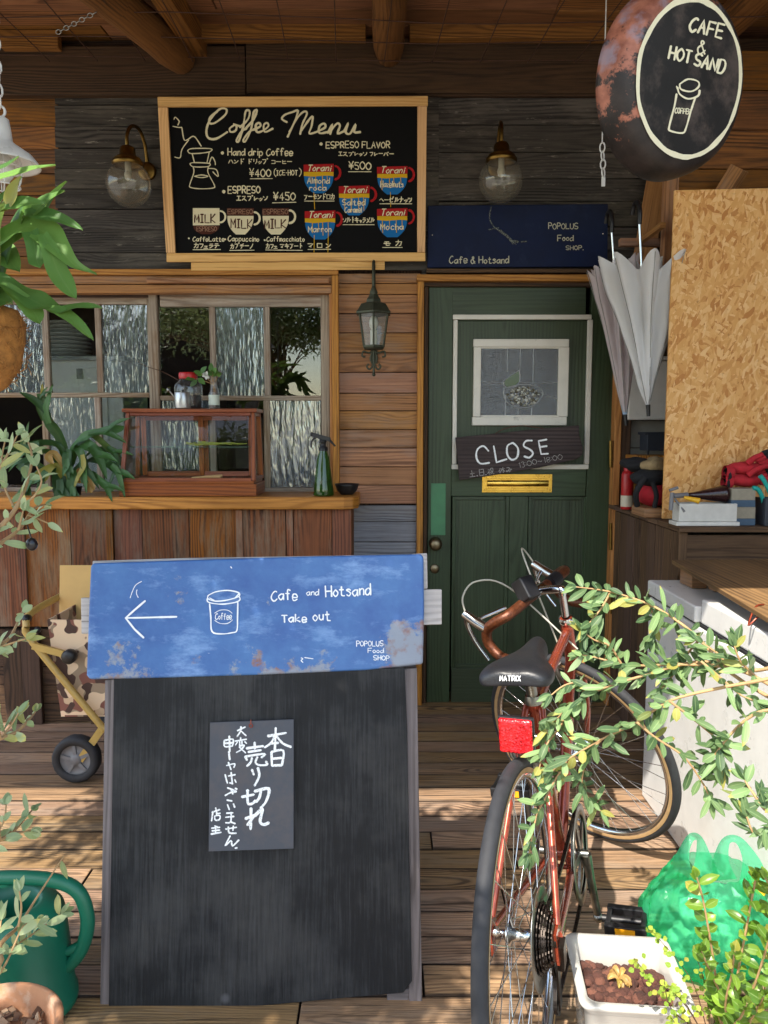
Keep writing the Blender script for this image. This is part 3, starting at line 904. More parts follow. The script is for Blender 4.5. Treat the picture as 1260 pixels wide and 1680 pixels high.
# sliding sashes
def sash(cols, rows, stile, Y, x0, x1, rain, nm):
    fr, rg, cl = MB(), MB(), MB()
    yt, yb = rows[0], rows[-1]
    pbox(fr, x0, yt - 20, x0 + stile, yb + 12, Y, .035, 2)
    pbox(fr, x1 - stile, yt - 20, x1, yb + 12, Y, .035, 2)
    pbox(fr, x0 + stile, yt - 20, x1 - stile, yt, Y + .001, .033, 0)
    pbox(fr, x0 + stile, yb, x1 - stile, yb + 12, Y + .001, .033, 0)
    for m in rows[1:-1]:
        pbox(fr, x0 + stile, m - 4, x1 - stile, m + 4, Y + .004, .026, 0)
    for m in cols:
        for ya, y2 in zip(rows, rows[1:]):
            pbox(fr, m - 5, ya + (4 if ya != yt else 0), m + 5, y2 - (4 if y2 != yb else 0), Y + .003, .027, 2)
    xs = [x0 + stile] + cols + [x1 - stile]
    for i, (xa, xb) in enumerate(zip(xs, xs[1:])):
        for j, (ya, y2) in enumerate(zip(rows, rows[1:])):
            t = rg if (i, j) in rain else cl
            pbox(t, xa + 1, ya + 1, xb - 1, y2 - 1, Y + .015, .004)
    w_ = fr.build('window', M['sash'], bld, bevel=0.003)
    rg.build('rain_glass', M['rain'], w_)
    cl.build('clear_glass', M['clear'], w_)
sash([-80, 75, 162], [499, 648, 800], 12, WY + .055, -250, 257, {(0, 0), (0, 1), (1, 0), (3, 0), (2, 1)}, 'l')
sash([349, 438], [503, 653, 800], 14, WY + .015, 248, 541, {(1, 0), (0, 1), (2, 1)}, 'r')
# door casing
mb = MB()
pbox(mb, 684, 450, 1002, 461, WY - .05, .06, 0)
pbox(mb, 684, 461.5, 694, 1158, WY - .05, .06, 2)
pbox(mb, 1003, 600, 1014, 1158, WY - .06, .07, 2)
mb.build('door_casing', M['trim'], bld, bevel=0.003)
mb = MB()
pbox(mb, 694.5, 462, 1001, 470, WY - .022, .05, 0)
pbox(mb, 694.5, 470.5, 701, 1158, WY - .022, .05, 2)
pbox(mb, 1014.5, 600, 1030, 1158, WY - .05, .07, 2)
pbox(mb, 700, 1157, 1003, 1164, WY - .03, .1, 0)
mb.build('door_jamb', M['darkpanel'], bld, bevel=0.003)
# door
DY = WY - .004
mb = MB()
pbox(mb, 702, 471, 740, 1154, DY, .04, 2)
pbox(mb, 962, 471, 1002, 1154, DY, .04, 2)
pbox(mb, 740.6, 471, 961.4, 526, DY + .001, .038, 0)
pbox(mb, 740.6, 526.5, 961.4, 812, DY + .009, .03, 2)
pbox(mb, 740.6, 766, 961.4, 814, DY + .0012, .038, 0)
pbox(mb, 834, 814.5, 864, 1096, DY + .001, .038, 2)
pbox(mb, 740.6, 1096.5, 961.4, 1154, DY + .001, .038, 0)
for xa, xb in ((741, 833.5), (864.5, 961)):
    pbox(mb, xa, 814.5, xb, 1096, DY + .018, .02, 2)
    pbox(mb, xa, 814.7, xa + 6, 1095.8, DY + .006, .0118, 2)
    pbox(mb, xb - 6, 814.7, xb, 1095.8, DY + .006, .0118, 2)
    pbox(mb, xa + 6.2, 814.7, xb - 6.2, 820, DY + .006, .0118, 0)
    pbox(mb, xa + 6.2, 1090, xb - 6.2, 1095.8, DY + .006, .0118, 0)
door = mb.build('door', M['green'], bld, bevel=0.002)
mb = MB()
pbox(mb, 743, 516, 971, 524, DY - .010, .02, 0)
pbox(mb, 741, 762, 966, 770, DY - .010, .02, 0)
pbox(mb, 743, 524.3, 750, 761.7, DY - .010, .02, 2)
pbox(mb, 962, 524.3, 970, 761.7, DY - .010, .02, 2)
mb.build('white_moulding', M['whitepaint'], door, bevel=0.003)
mb = MB()
pbox(mb, 777, 556, 934, 569, DY - .016, .035, 0)
pbox(mb, 775, 684, 930, 698, DY - .016, .035, 0)
pbox(mb, 777, 569.3, 789, 683.7, DY - .016, .035, 2)
pbox(mb, 916, 569.3, 933, 683.7, DY - .016, .035, 2)
for q in ((788.5, 568.5, 917, 572), (788.5, 681, 917, 684.5)):
    pbox(mb, *q, DY - .008, .02, 0)
mb.build('window_frame', M['whitepaint'], door, bevel=0.003)
mb = MB()
pbox(mb, 789, 570, 917, 684, DY - .002, .004)
mb.build('hammered_glass', M['hammered'], door)
gp = Plane((0, DY - .003, 0), (0, -1, 0))
ZD = (670, 430, 2.8)
mb = MB()
def came(data, r=.0022):
    for st in data.split(';'):
        pts = [gp.pt(ZD[0] + float(t.split(',')[0]) / ZD[2], ZD[1] + float(t.split(',')[1]) / ZD[2], 0) for t in st.strip().split(' ')]
        mb.tube(smooth(pts, 4), r, 5)
came('338,553 440,555;455,395 455,505;515,395 512,500;575,395 572,560;512,500 512,550;512,550 580,556 690,552;447,610 445,705;505,670 503,705;567,660 565,705;610,600 640,615 690,628')
came('510,497 450,535 436,555 450,575 490,572 512,545 510,497;440,580 470,572 530,562 590,572 618,600 600,635 560,665 510,670 465,655 440,620 440,580', .003)
mb.build('lead_came', M['lead'], door)
mb = MB()
lp = [gp.pt(ZD[0] + a / ZD[2], ZD[1] + b / ZD[2], .0005) for a, b in ((508, 502), (480, 518), (450, 536), (438, 555), (452, 572), (488, 570), (508, 548))]
mb.add(lp, [tuple(range(7))])
mb.build('leaf_glass', paint('leaf_green_glass', '#0f3d17', 0.15, 0.1, 30, 0.2), door)
mb = MB()
for i in range(130):
    a = rd.uniform(0, 6.283); q = rd.uniform(0, 1) ** .5
    px, py = ZD[0] + (528 + 78 * q * math.cos(a)) / ZD[2], ZD[1] + (618 + 44 * q * math.sin(a)) / ZD[2]
    c = gp.pt(px, py, rd.uniform(-.001, .002))
    s_ = rd.uniform(.004, .008)
    mb.sphere(c, s_, 5, 3, (1, .4, rd.uniform(.6, 1)), Matrix.Rotation(rd.uniform(0, 3), 3, 'Y'))
t_ = NT('shell_glass_chip')
t_.p(Base_Color=t_.ramp(t_.isl(), [(0.2, lin('#4a4432')), (0.5, lin('#8d8a7c')), (0.9, lin('#c8c8c0'))]), Roughness=0.25)
mb.build('glass_chips', t_.m, door)
mb = MB()
pbox(mb, 707, 793, 731, 878, DY - .003, .004, 2)
mb.build('push_plate', M['pushgreen'], door, bevel=.001)
mb = MB()
pbox(mb, 791, 778, 906, 808, DY - .005, .006)
pbox(mb, 798, 781, 899, 785.5, DY - .012, .007)
pbox(mb, 798, 801, 899, 805, DY - .010, .005)
mb.lathe([(.001, 0), (.010, 0), (.010, .262), (.001, .262)], Matrix.Translation(PY(799, 793, DY - .004)) @ Matrix.Rotation(R(90), 4, 'Y') @ Matrix.Diagonal((1.45, .9, 1.08, 1)), 20)
for q in (794.5, 902):
    for qy in (782, 804):
        mb.sphere(PY(q, qy, DY - .005), .003, 8, 6)
mb.build('mail_slot', M['brass'], door, bevel=.002)
def axis_y(p):
    return Matrix.Translation(V(p)) @ Matrix.Rotation(R(90), 4, 'X')
mb = MB()
mb.lathe([(.030, 0), (.030, .004), (.014, .008), (.012, .028), (.024, .036), (.029, .048), (.026, .060), (.012, .066), (.001, .067)], axis_y(PY(714, 891, DY)), 24)
mb.build('knob', M['bronze'], door)
mb = MB()
mb.lathe([(.022, 0), (.022, .004), (.018, .008), (.001, .009)], axis_y(PY(713, 933, DY)), 20)
mb.build('lock', M['bronze'], door)
for yy in (745, 880, 985):
    mb = MB()
    mb.tube([PY(1002, yy - 22, WY - .055), PY(1002, yy + 22, WY - .055)], .008, 8)
    mb.build('hinge', M['oldbrass'], door)
# roof: boards, rafters
def cz(Y):
    return 2.985 - .072 * (WY - Y)
mb = MB()
y = 0.95
while y < WY + .02:
    for x0, x1 in ((-2.6, rd.uniform(-1.2, -.4)), (None, rd.uniform(.3, 1.2)), (None, 2.6)):
        x0 = x0 if x0 is not None else px1
        mb.box(((x0 + x1) / 2, y + .072, cz(y) + .012 + rd.uniform(-.004, .004)), (x1 - x0 - .003, .142, .02), Matrix.Rotation(math.atan(.072), 3, 'X'), 0)
        px1 = x1
    y += .146
roof = mb.build('roof', M['ceil'], bld, bevel=.002)
mb = MB()
mb.box((0, 2.25, cz(2.25) + .06), (5.4, 2.75, .05), Matrix.Rotation(math.atan(.072), 3, 'X'))
mb.build('roof_sheet', M['darkpanel'], roof)
def log(p0, p1, r, n=14):
    mb = MB()
    ax = (V(p1) - V(p0)).normalized()
    pts = [V(p0).lerp(V(p1), i / 24) + V((noise.noise(V((i * .5, r * 99, 0))) * .012, 0, noise.noise(V((i * .5, 7, r * 50))) * .008)) for i in range(25)]
    rr = [r * (1 + .08 * noise.noise(V((i * .7, 3, 0)))) for i in range(25)]
    rr[0] *= .85
    mb.tube(pts, rr, n)
    return mb
log((-.872, WY - .055, 2.872), (-1.43, .95, 2.69), .072).build('rafter', M['rafter'], roof)
log((.028, WY - .055, 2.895), (-.01, .95, 2.71), .066).build('rafter', M['rafter'], roof)
log((1.35, WY - .055, 2.895), (1.42, .95, 2.71), .066).build('rafter', M['rafter'], roof)
mb = MB()
mb.bar((-.80, WY - .03, 2.935), (-.88, .95, 2.75), .075, .10)
mb.bar((-1.95, WY - .03, 2.935), (-2.0, .95, 2.75), .075, .10)
mb.build('rafter', M['ceil'], roof, bevel=.004)
for q in ((0, 48, 95, 78, WY - .10, .04, 0), (325, 38, 600, 62, WY - .13, .05, 0), (672, 38, 1000, 62, WY - .13, .05, 0)):
    mb = MB()
    pbox(mb, *q)
    mb.build('batten', M['ceil'], roof, bevel=.003)
# far right end of the wall behind the storage shelf
mb = MB()
for i, zz in enumerate((2.10, 2.25, 2.40, 2.55, 2.70)):
    mb.box((1.9, 3.22 + rd.uniform(-.002, .002), zz), (1.50, .02, .146), None, 0)
mb.build('right_siding', M['redbrown'], bld, bevel=.002)
mb = MB()
mb.bar((1.10, 3.36, 1.72), (1.36, 3.06, 2.28), .05, .06)
mb.bar((1.115, 3.45, 1.9), (1.20, 3.42, 2.55), .06, .09)
mb.bar((1.14, 3.18, 1.9), (1.14, 3.18, 2.75), .05, .05)
mb.build('brace', M['brown'], bld, bevel=.003)
mb = MB()
for i in range(14):
    mb.box((2.45, .95 + i * .19, 1.4), (.02, .187, 2.9), None, 2)
mb.build('side_wall', M['darkpanel'], bld)
mb = MB()
hboards(mb, 1030, 1300, [600, 640, 690, 735, 780, 830, 880], WY - .02)
mb.build('whitewashed_siding', paint('whitewashed_board', '#8d8c86', .8, .2, 10), bld, bevel=.002)

# ------------------------------------------------------------------ wire mesh and chains under the roof
mb = MB()
def wz(Y):
    return 2.83 - .09 * (3.4 - Y)
for i in range(17):
    x = -2.0 + i * .2
    mb.tube([(x + (3.4 - yy) * .05, yy, wz(yy) - .012 + .015 * noise.noise(V((x * 2, yy * 2, 0)))) for yy in [1.6 + .15 * k for k in range(13)]], .0022, 5)
for k in range(10):
    yy = 1.65 + k * .195
    mb.tube([(x, yy + .02 * math.sin(x * 3 + k), wz(yy) + .018 * noise.noise(V((x * 1.5, yy * 3, 5))) - .01 * math.sin(x * 2)) for x in [-2.0 + .2 * q for q in range(18)]], .0022, 5)
tag(mb.build('wire_mesh', M['rust']), 'rusty wire grid stretched below the ceiling boards', 'wire mesh')
def chain(mb, a, b, L=.022, r=.0018, wd=.007):
    a, b = V(a), V(b)
    n = max(2, int((b - a).length / (L * .8)))
    ax = (b - a).normalized()
    s = ax.orthogonal().normalized()
    t = ax.cross(s)
    for i in range(n):
        c = a.lerp(b, (i + .5) / n)
        q = s if i % 2 else t
        pts = [c + ax * (L / 2 * math.cos(u)) * (1 if abs(math.cos(u)) > .2 else 1) + q * (wd * math.sin(u)) for u in [k * math.pi / 5 for k in range(10)]]
        mb.tube(pts, r, 5, closed=True)
mb = MB()
chain(mb, PY(93, 54, 3.0), PY(158, 20, 2.9), .026)
tag(mb.build('hanging_chain', M['zinc']), 'short loose metal chain hooked up under the ceiling at left', 'chain')

# ------------------------------------------------------------------ globe wall lamps
def gooseneck(name, label, px, py, front):
    c = PY(px, py, WY - .17)
    t = thing(name, label, 'wall lamp', (c.x, WY - .012, c.z), group='brass globe lamps on the grey wall')
    mb = MB()
    mb.sphere(c, .094, 28, 18)
    mb.build('glass_globe', M['globe'], t)
    mb = MB()
    T = Matrix.Translation(c)
    mb.lathe([(.062, .072), (.066, .078), (.066, .088), (.056, .094), (.058, .098), (.050, .106), (.034, .112), (.032, .140), (.026, .150), (.012, .156)], T, 24)
    mb.build('brass_collar', M['oldbrass'], t)
    mb = MB()
    ox = .035 if not front else .004
    p = [c + V((0, 0, .15)), c + V((0, 0, .20)), c + V((ox * .3, .03, .245)), c + V((ox * .8, .08, .25)), c + V((ox, .125, .21)), c + V((ox, .15, .16)), c + V((ox, .158, .12))]
    mb.tube(smooth(p, 5), .0075, 10)
    mb.lathe([(.001, -.004), (.040, -.004), (.040, .008), (.03, .012), (.001, .014)], Matrix.Translation(c + V((ox, .156, .10))) @ Matrix.Rotation(R(90), 4, 'X'), 20)
    mb.build('gooseneck_arm', M['oldbrass'], t)
    mb = MB()
    mb.sphere(c + V((0, 0, .035)), .017, 12, 8, (1, 1, 1.3))
    mb.tube([c + V((0, 0, .045)), c + V((0, 0, .09))], .013, 10)
    mb.build('bulb', paint(name + '_frosted', '#b8b4a6', .3, .05), t)
gooseneck('globe_lamp', 'brass gooseneck lamp with clear glass globe left of the coffee menu', 211, 302, False)
gooseneck('globe_lamp', 'brass lamp with clear glass globe above the dark navy sign', 822, 296, True)

# ------------------------------------------------------------------ coffee menu board
pb, pt_ = PY(480, 430, WY - .05), PY(480, 158, WY - .15)
mpl = Plane(pb, V((1, 0, 0)).cross(pt_ - pb) if V((1, 0, 0)).cross(pt_ - pb).y < 0 else -V((1, 0, 0)).cross(pt_ - pb))
ZM = (250, 140, 2.681)
menu = thing('menu_board', 'black coffee menu board lettered by hand in a pale pine frame', 'menu board', pb)
mb = MB()
def zpts(Z, *q):
    return [(Z[0] + a / Z[2], Z[1] + b / Z[2]) for a, b in q]
mb.prism(zpts(ZM, (22, 50), (1212, 46), (1212, 90), (24, 95)), .022, mpl, .012)
mb.prism(zpts(ZM, (62, 738), (1201, 735), (1201, 773), (62, 777)), .022, mpl, .012)
mb.prism(zpts(ZM, (24, 96), (67, 96), (101, 737), (60, 737)), .022, mpl, .012, g=1)
mb.prism(zpts(ZM, (1166, 91), (1208, 91), (1200, 734), (1165, 734)), .022, mpl, .012, g=1)
mb.prism(zpts(ZM, (170, 779), (1022, 774), (1022, 811), (170, 815)), .022, mpl, .006)
mb.build('frame', M['pine'], menu, bevel=.002)
mb = MB()
mb.prism(zpts(ZM, (60, 90), (1172, 86), (1172, 742), (92, 742)), .01, mpl, 0)
mb.build('panel', M['black'], menu)
L_ = MB()
traced(L_, '285,115 255,140 250,165 275,165 320,130 325,105 295,105 255,150 238,195 245,230 280,235 330,205;360,175 340,190 345,205 365,200 370,180 355,170 385,180;385,185 420,150 428,115 410,115 400,180 380,245 370,240 395,200 415,190;410,190 445,150 460,110 445,120 435,190 410,245 400,240 425,205 445,195;445,195 475,180 470,165 455,175 460,205 485,200 510,180 505,165 490,175 495,205 530,190', 9, mpl, ZM)
traced(L_, '592,162 570,148 582,130 615,118 640,112 625,160 595,227;602,205 640,140 668,115 680,125 660,170 650,215;655,200 690,150 705,138 700,180 690,212 722,205;722,205 760,185 755,168 735,180 735,210 772,205;772,210 792,170 782,215;784,200 812,168 825,178 815,212 845,200;842,205 862,165 850,205 870,212 895,170 888,205 915,205', 9, mpl, ZM)
traced(L_, '95,150 100,140 112,150 118,160 112,175;90,180 115,185 130,185;130,188 140,240 160,235 175,225 190,230 215,268;98,315 122,318 130,282 160,240;155,287 175,278 250,278 262,285 240,295 170,300 155,287;175,300 185,340;250,295 240,340;165,345 180,340 240,342 255,348 240,358 180,358 165,345;180,360 182,385 165,435 168,449 210,455 265,452 273,440 245,385 246,360;250,345 262,315 275,335 277,350;245,365 280,370 290,400 278,393 266,380;185,400 215,394 245,400 215,406 185,400', 4.5, mpl, ZM)
def mtx(s, x, y, h, wid, w=None, mbx=None, off=.001, **k):
    ztext(mbx or L_, s, x, y, h, mpl, ZM, w, wid, off=off, **k)
traced(L_, '303,297 308,293 312,297 308,302 303,297;309,467 314,463 318,467 314,472 309,467;737,258 742,254 746,258 742,262 737,258;159,672 162,674;318,676 322,678;492,680 496,682', 7, mpl, ZM)
mtx('Hand drip Coffee', 332, 308, 30, 285, 4.6)
mtx('ハンド ドリップ コーヒー', 335, 345, 22, 278, 3.6)
mtx('¥400', 428, 402, 34, 92, 4.6)
mtx('(', 536, 398, 30, 8, 3.6); mtx('ICE-HOT', 546, 395, 22, 92, 3.6); mtx(')', 646, 398, 30, 8, 3.6)
mtx('ESPRESO', 333, 475, 30, 140, 5)
mtx('エスプレッソ', 370, 508, 24, 135, 4)
mtx('¥450', 533, 504, 32, 95, 4.8)
traced(L_, '430,411 528,410;528,517 632,514;862,380 963,380;178,723 300,722;340,726 448,725;498,724 660,726;684,722 785,721;1012,713 1100,713;668,509 800,509;838,613 976,613;1000,521 1142,521', 3.2, mpl, ZM, sm=False)
mtx('ESPRESO FLAVOR', 764, 276, 28, 280, 4.4)
mtx('エスプレッソ フレーバー', 818, 311, 20, 243, 3.6)
mtx('¥500', 865, 370, 32, 95, 4.6)
mtx('CaffeLatte', 178, 686, 20, 138, 3.6)
mtx('カフェラテ', 184, 716, 22, 110, 4)
mtx('Cappuccino', 333, 686, 22, 135, 3.6)
mtx('カプチーノ', 344, 718, 22, 98, 4)
mtx('Caffmacchiato', 503, 686, 20, 165, 3.4)
mtx('カフェ マキアート', 500, 717, 22, 158, 3.8)
mtx('マ ロ ン', 684, 716, 24, 100, 4.2)
mtx('モ カ', 1018, 706, 24, 78, 4.2)
mtx('アーモンドロカ', 668, 502, 24, 132, 4)
mtx('ソルトキャラメル', 838, 604, 24, 138, 4)
mtx('ヘーゼルナッツ', 1000, 514, 24, 140, 4)
L_.build('lettering', M['cream'], menu)
wh, br, rdp, yl, bl = MB(), MB(), MB(), MB(), MB()
def ring(mbx, cx, cy, rx, ry, a0, a1, w, off=.0008):
    stroke(mbx, [(ZM[0] + (cx + rx * math.cos(R(a))) / ZM[2], ZM[1] + (cy + ry * math.sin(R(a))) / ZM[2]) for a in range(a0, a1 + 1, 20)], w / ZM[2], mpl, off)
def cupb(x0, x1, y0, y1, k=.72):
    n, out = 8, []
    xm, hw = (x0 + x1) / 2, (x1 - x0) / 2
    for i in range(n + 1):
        t = i / n
        out.append((xm + hw * (1 - (1 - k) * t ** 2.6 * 1.3), y0 + (y1 - y0) * t))
    return [(x0, y0), (x1, y0)] + out[1:] + [(2 * xm - a, b) for a, b in reversed(out[1:])]
fill(wh, [(178, 540), (295, 540), (296, 615), (178, 616)], mpl, ZM, .0006)
fill(br, cupb(180, 294, 617, 655, .5), mpl, ZM, .0006)
for x0 in (328, 483):
    fill(br, [(x0, 540), (x0 + 118, 540), (x0 + 118, 573), (x0, 573)], mpl, ZM, .0006)
    fill(wh, cupb(x0 + 2, x0 + 117, 574, 656, .5), mpl, ZM, .0006)
ring(wh, 298, 578, 23, 25, -90, 90, 8); ring(wh, 448, 585, 24, 27, -90, 90, 9); ring(wh, 602, 578, 26, 28, -90, 90, 9)
mtx('MILK', 186, 605, 36, 90, 5.5, br, .0015); mtx('MILK', 346, 628, 38, 92, 5.5, br, .0015); mtx('MILK', 494, 628, 38, 92, 5.5, br, .0015)
lb = MB()
mtx('ESPRESO', 194, 641, 20, 88, 3.4, lb, .0015); mtx('ESPRESO', 332, 566, 20, 108, 3.4, lb, .0015); mtx('ESPRESO', 487, 566, 20, 108, 3.4, lb, .0015)
lb.build('brown_lettering', chalk('faded_brown_paint', '#8a6a58', .3), menu)
tl = MB()
for x0, y0, x1, y1, a, b in ((665, 345, 798, 475, 'Almond', 'roca'), (820, 440, 955, 572, 'Salted', 'Caramel'), (988, 355, 1122, 480, 'Hazelnuts', None), (670, 550, 805, 678, 'Marron', None), (988, 540, 1122, 668, 'Mocha', None)):
    h = y1 - y0
    fill(rdp, [(x0, y0 + 4), (x1, y0), (x1, y0 + h * .27), (x0, y0 + h * .27)], mpl, ZM, .0006)
    fill(yl, [(x0 + 1, y0 + h * .275), (x1 - 1, y0 + h * .275), (x1 - 1, y0 + h * .42), (x1 - 30, y0 + h * .40), (x0 + 40, y0 + h * .44), (x0 + 1, y0 + h * .41)], mpl, ZM, .0009)
    fill(bl, cupb(x0 + 2, x1 - 2, y0 + h * .38, y1, .5), mpl, ZM, .0006)
    ring(rdp, x1 + 2, y0 + h * .30, 26, 30, -80, 80, 10)
    for q in range(4):
        xx = x0 + 25 + q * 28 + RS.uniform(-8, 8)
        traced(yl, '%f,%f %f,%f' % (xx, y0 + h * .4, xx + 2, y0 + h * RS.uniform(.6, .95)), 3, mpl, ZM, .0011)
    mtx('Torani', x0 + 16, y0 + h * .25, 28, (x1 - x0) * .76, 4.2, tl, .0018, slant=.25)
    mtx(a, x0 + 16, y0 + h * (.66 if b else .74), 26, (x1 - x0) * .74, 3.6, tl, .0018)
    if b:
        mtx(b, x0 + 26, y0 + h * .9, 24, (x1 - x0) * .55, 3.6, tl, .0018)
traced(yl, '710,470 714,545;712,660 711,735;774,640 772,735;1047,470 1048,535', 3, mpl, ZM)
wh.build('white_cups', M['cream'], menu); br.build('brown_paint', M['brownpaint'], menu)
rdp.build('red_bands', M['redpaint'], menu); yl.build('yellow_bands', M['yellowpaint'], menu); bl.build('blue_cups', M['bluepaint'], menu)
tl.build('cup_lettering', M['cream'], menu)

# ------------------------------------------------------------------ navy sign over the door
npl = Plane((0, WY - .045, 0), (0, -1, 0))
ZN = (680, 0, 2.172)
nv = thing('shop_sign', 'dark navy steel sign reading Cafe and Hotsand above the green door', 'sign', PY(850, 438, WY - .04))
mb = MB()
mb.prism(zpts(ZN, (48, 732), (690, 726), (688, 950), (46, 953)), .012, npl, 0)
mb.build('plate', M['navy'], nv, bevel=.003)
mb = MB()
ztext(mb, 'POPOLUS', 478, 816, 20, npl, ZN, 3, 104, off=.001)
ztext(mb, 'Food', 510, 858, 20, npl, ZN, 3, 56, off=.001)
ztext(mb, 'SHOP.', 540, 890, 15, npl, ZN, 2.6, 62, off=.001)
ztext(mb, 'Cafe & Hotsand', 124, 938, 24, npl, ZN, 3.4, 212, off=.001)
mb.build('lettering', chalk('faded_cream_chalk', '#b5b29c', .36), nv)
mb = MB()
for q in ((64, 838), (672, 833)):
    mb.sphere(npl.pt(ZN[0] + q[0] / ZN[2], ZN[1] + q[1] / ZN[2], .001), .004, 8, 6)
mb.build('screw', M['chrome'], nv)
mb = MB()
traced(mb, '274,735 268,780 290,815 312,822;265,818 300,812;340,850 362,872;380,862 400,860;330,845 350,862', 4, npl, ZN, .0008)
traced(mb, '300,820 335,845 352,868;340,856 368,862', 8, npl, ZN, .0008)
mb.build('scratches', chalk('paint_scratch', '#6a6f6c', .5), nv)
mb = MB()
pbox(mb, 700, 441, 1000, 447, WY - .05, .04, 0)
mb.build('ledge', M['beam'], nv)

# ------------------------------------------------------------------ CLOSE sign
cpl = Plane((0, DY - .03, 0), (0, -1, -.03))
cs = thing('close_sign', 'dark plank sign reading CLOSE hung tilted on the green door', 'sign', PY(850, 750, DY - .03))
mb = MB()
mb.prism(zpts(ZD, (216, 806), (400, 788), (600, 766), (785, 750), (786, 800), (802, 850), (800, 884), (775, 905), (600, 945), (400, 978), (234, 1003), (226, 900)), .014, cpl, 0)
mb.build('board', M['closewood'], cs, bevel=.003)
mb = MB()
traced(mb, '368,868 345,845 318,860 312,895 330,925 372,922', 8, cpl, ZD)
traced(mb, '392,845 405,920 452,905', 8, cpl, ZD, sm=False)
traced(mb, '480,830 455,845 455,885 475,908 500,895 503,855 480,830;568,820 540,822 530,845 560,862 572,880 555,898 532,892', 8, cpl, ZD)
traced(mb, '635,815 598,822 610,882 642,880;602,850 636,845', 8, cpl, ZD, sm=False)
mb.build('lettering', M['white_chalk'], cs)
mb = MB()
ztext(mb, '土.日.祝 休み', 282, 988, 26, cpl, ZD, 3, 196, off=.001, ang=-.13)
ztext(mb, '13:00~18:00', 506, 946, 24, cpl, ZD, 2.6, 206, off=.001, ang=-.2)
mb.build('small_lettering', chalk('thin_chalk', '#a9a5a2', .45), cs)
mb = MB()
pts = [cpl.pt(ZD[0] + a / ZD[2], ZD[1] + b / ZD[2], .003) for a, b in ((400, 788), (440, 766), (510, 752), (570, 757), (620, 764))]
mb.tube(smooth(pts, 5), .0025, 6)
mb.build('hanging_cord', M['rust'], cs)
# ------------------------------------------------------------------ lantern
lc = PY(613, 530, WY - .16)
lt = thing('wall_lantern', 'old green metal carriage lantern on the brown wall between window and door', 'wall lamp', (lc.x, WY - .012, lc.z))
def hexl(mb, prof, c=lc, n=6, rot=R(30)):
    mb.lathe(prof, Matrix.Translation(V(c)) @ Matrix.Rotation(rot, 4, 'Z'), n, sm=False)
mb = MB()
hexl(mb, [(.001, .125), (.020, .120), (.026, .108), (.034, .098), (.036, .085), (.060, .078), (.078, .050), (.084, .044), (.084, .036), (.070, .034), (.001, .036)])
mb.lathe([(.014, .118), (.018, .130), (.010, .145), (.006, .16)], Matrix.Translation(lc), 12)
hexl(mb, [(.001, -.112), (.046, -.112), (.052, -.104), (.052, -.096), (.001, -.096)])
for k in range(6):
    a = R(30 + 60 * k)
    mb.tube([lc + V((.070 * math.cos(a), .070 * math.sin(a), .036)), lc + V((.049 * math.cos(a), .049 * math.sin(a), -.098))], .0045, 5)
mb.build('lantern_cage', M['verdigris'], lt)
mb = MB()
hexl(mb, [(.066, .034), (.046, -.096)])
mb.build('pane', M['lantglass'], lt)
mb = MB()
mb.tube([lc + V((0, 0, -.095)), lc + V((0, 0, -.03))], .016, 12)
mb.sphere(lc + V((0, 0, .0)), .02, 12, 8, (1, 1, 1.6))
mb.build('bulb', paint('candle_bulb', '#d8d4c8', .3, .03), lt)
mb = MB()
p = [lc + V((0, 0, .14)), lc + V((0, 0, .20)), lc + V((0, .02, .255)), lc + V((0, .07, .27)), lc + V((0, .12, .24)), lc + V((0, .145, .15)), lc + V((0, .145, -.13))]
mb.tube(smooth(p, 5), .007, 8)
for s in (-1, 1):
    mb.tube(smooth([lc + V((0, .02, -.112)), lc + V((s * .02, .02, -.125)), lc + V((s * .045, .02, -.118)), lc + V((s * .05, .02, -.138)), lc + V((s * .036, .02, -.142))], 4), .0042, 6)
    mb.tube(smooth([lc + V((s * .004, .02, -.115)), lc + V((s * .015, .02, -.15)), lc + V((s * .004, .02, -.175)), lc + V((s * .018, .02, -.196)), lc + V((s * .030, .02, -.184)), lc + V((s * .022, .02, -.172))], 4), .0042, 6)
mb.tube([lc + V((0, .02, -.11)), lc + V((0, .02, -.215))], .005, 6)
mb.sphere(lc + V((0, .02, -.218)), .008, 8, 6)
mb.bar(lc + V((0, .145, -.16)), lc + V((0, .145, .12)), .03, .006, up=(0, 1, 0))
mb.build('scroll_bracket', M['verdigris'], lt)

# ------------------------------------------------------------------ serving counter under the window
LX1 = PY(588, 822, 3.25).x
ct = thing('serving_counter', 'serving counter of worn vertical boards with thick honey wood ledge', 'counter', (-.8, 3.27, 0))
zt = 1.003
mb = MB()
pts = [(-2.5, 3.23), (LX1 - .06, 3.23), (LX1 - .02, 3.245), (LX1, 3.285), (LX1, 3.535), (-2.5, 3.535)]
P3 = [V((a, b, zt)) for a, b in pts]
lo = [p - V((0, 0, .052)) for p in P3]
n = len(P3)
fs, uvs = [tuple(range(n)), tuple(reversed(range(n, 2 * n)))], [[(p.x, p.y) for p in P3], [(p.x, p.y) for p in reversed(lo)]]
for i in range(n):
    j = (i + 1) % n
    fs.append((i, i + n, j + n, j))
    a = P3[i].x + P3[i].y; b = P3[j].x + P3[j].y
    uvs.append([(a, 0), (a, .052), (b, .052), (b, 0)])
mb.add(P3 + lo, fs, uvs)
mb.build('ledge', M['ledge'], ct, bevel=.006)
mb = MB()
xs = [-2.4, -2.2, -2.0, -1.84, -1.64]
edges_px = [38, 118, 188, 235, 312, 394, 470, 482, 545, 577]
xs = [-2.3, -2.12, -1.95, -1.8] + [PY(e, 930, 3.28).x for e in edges_px]
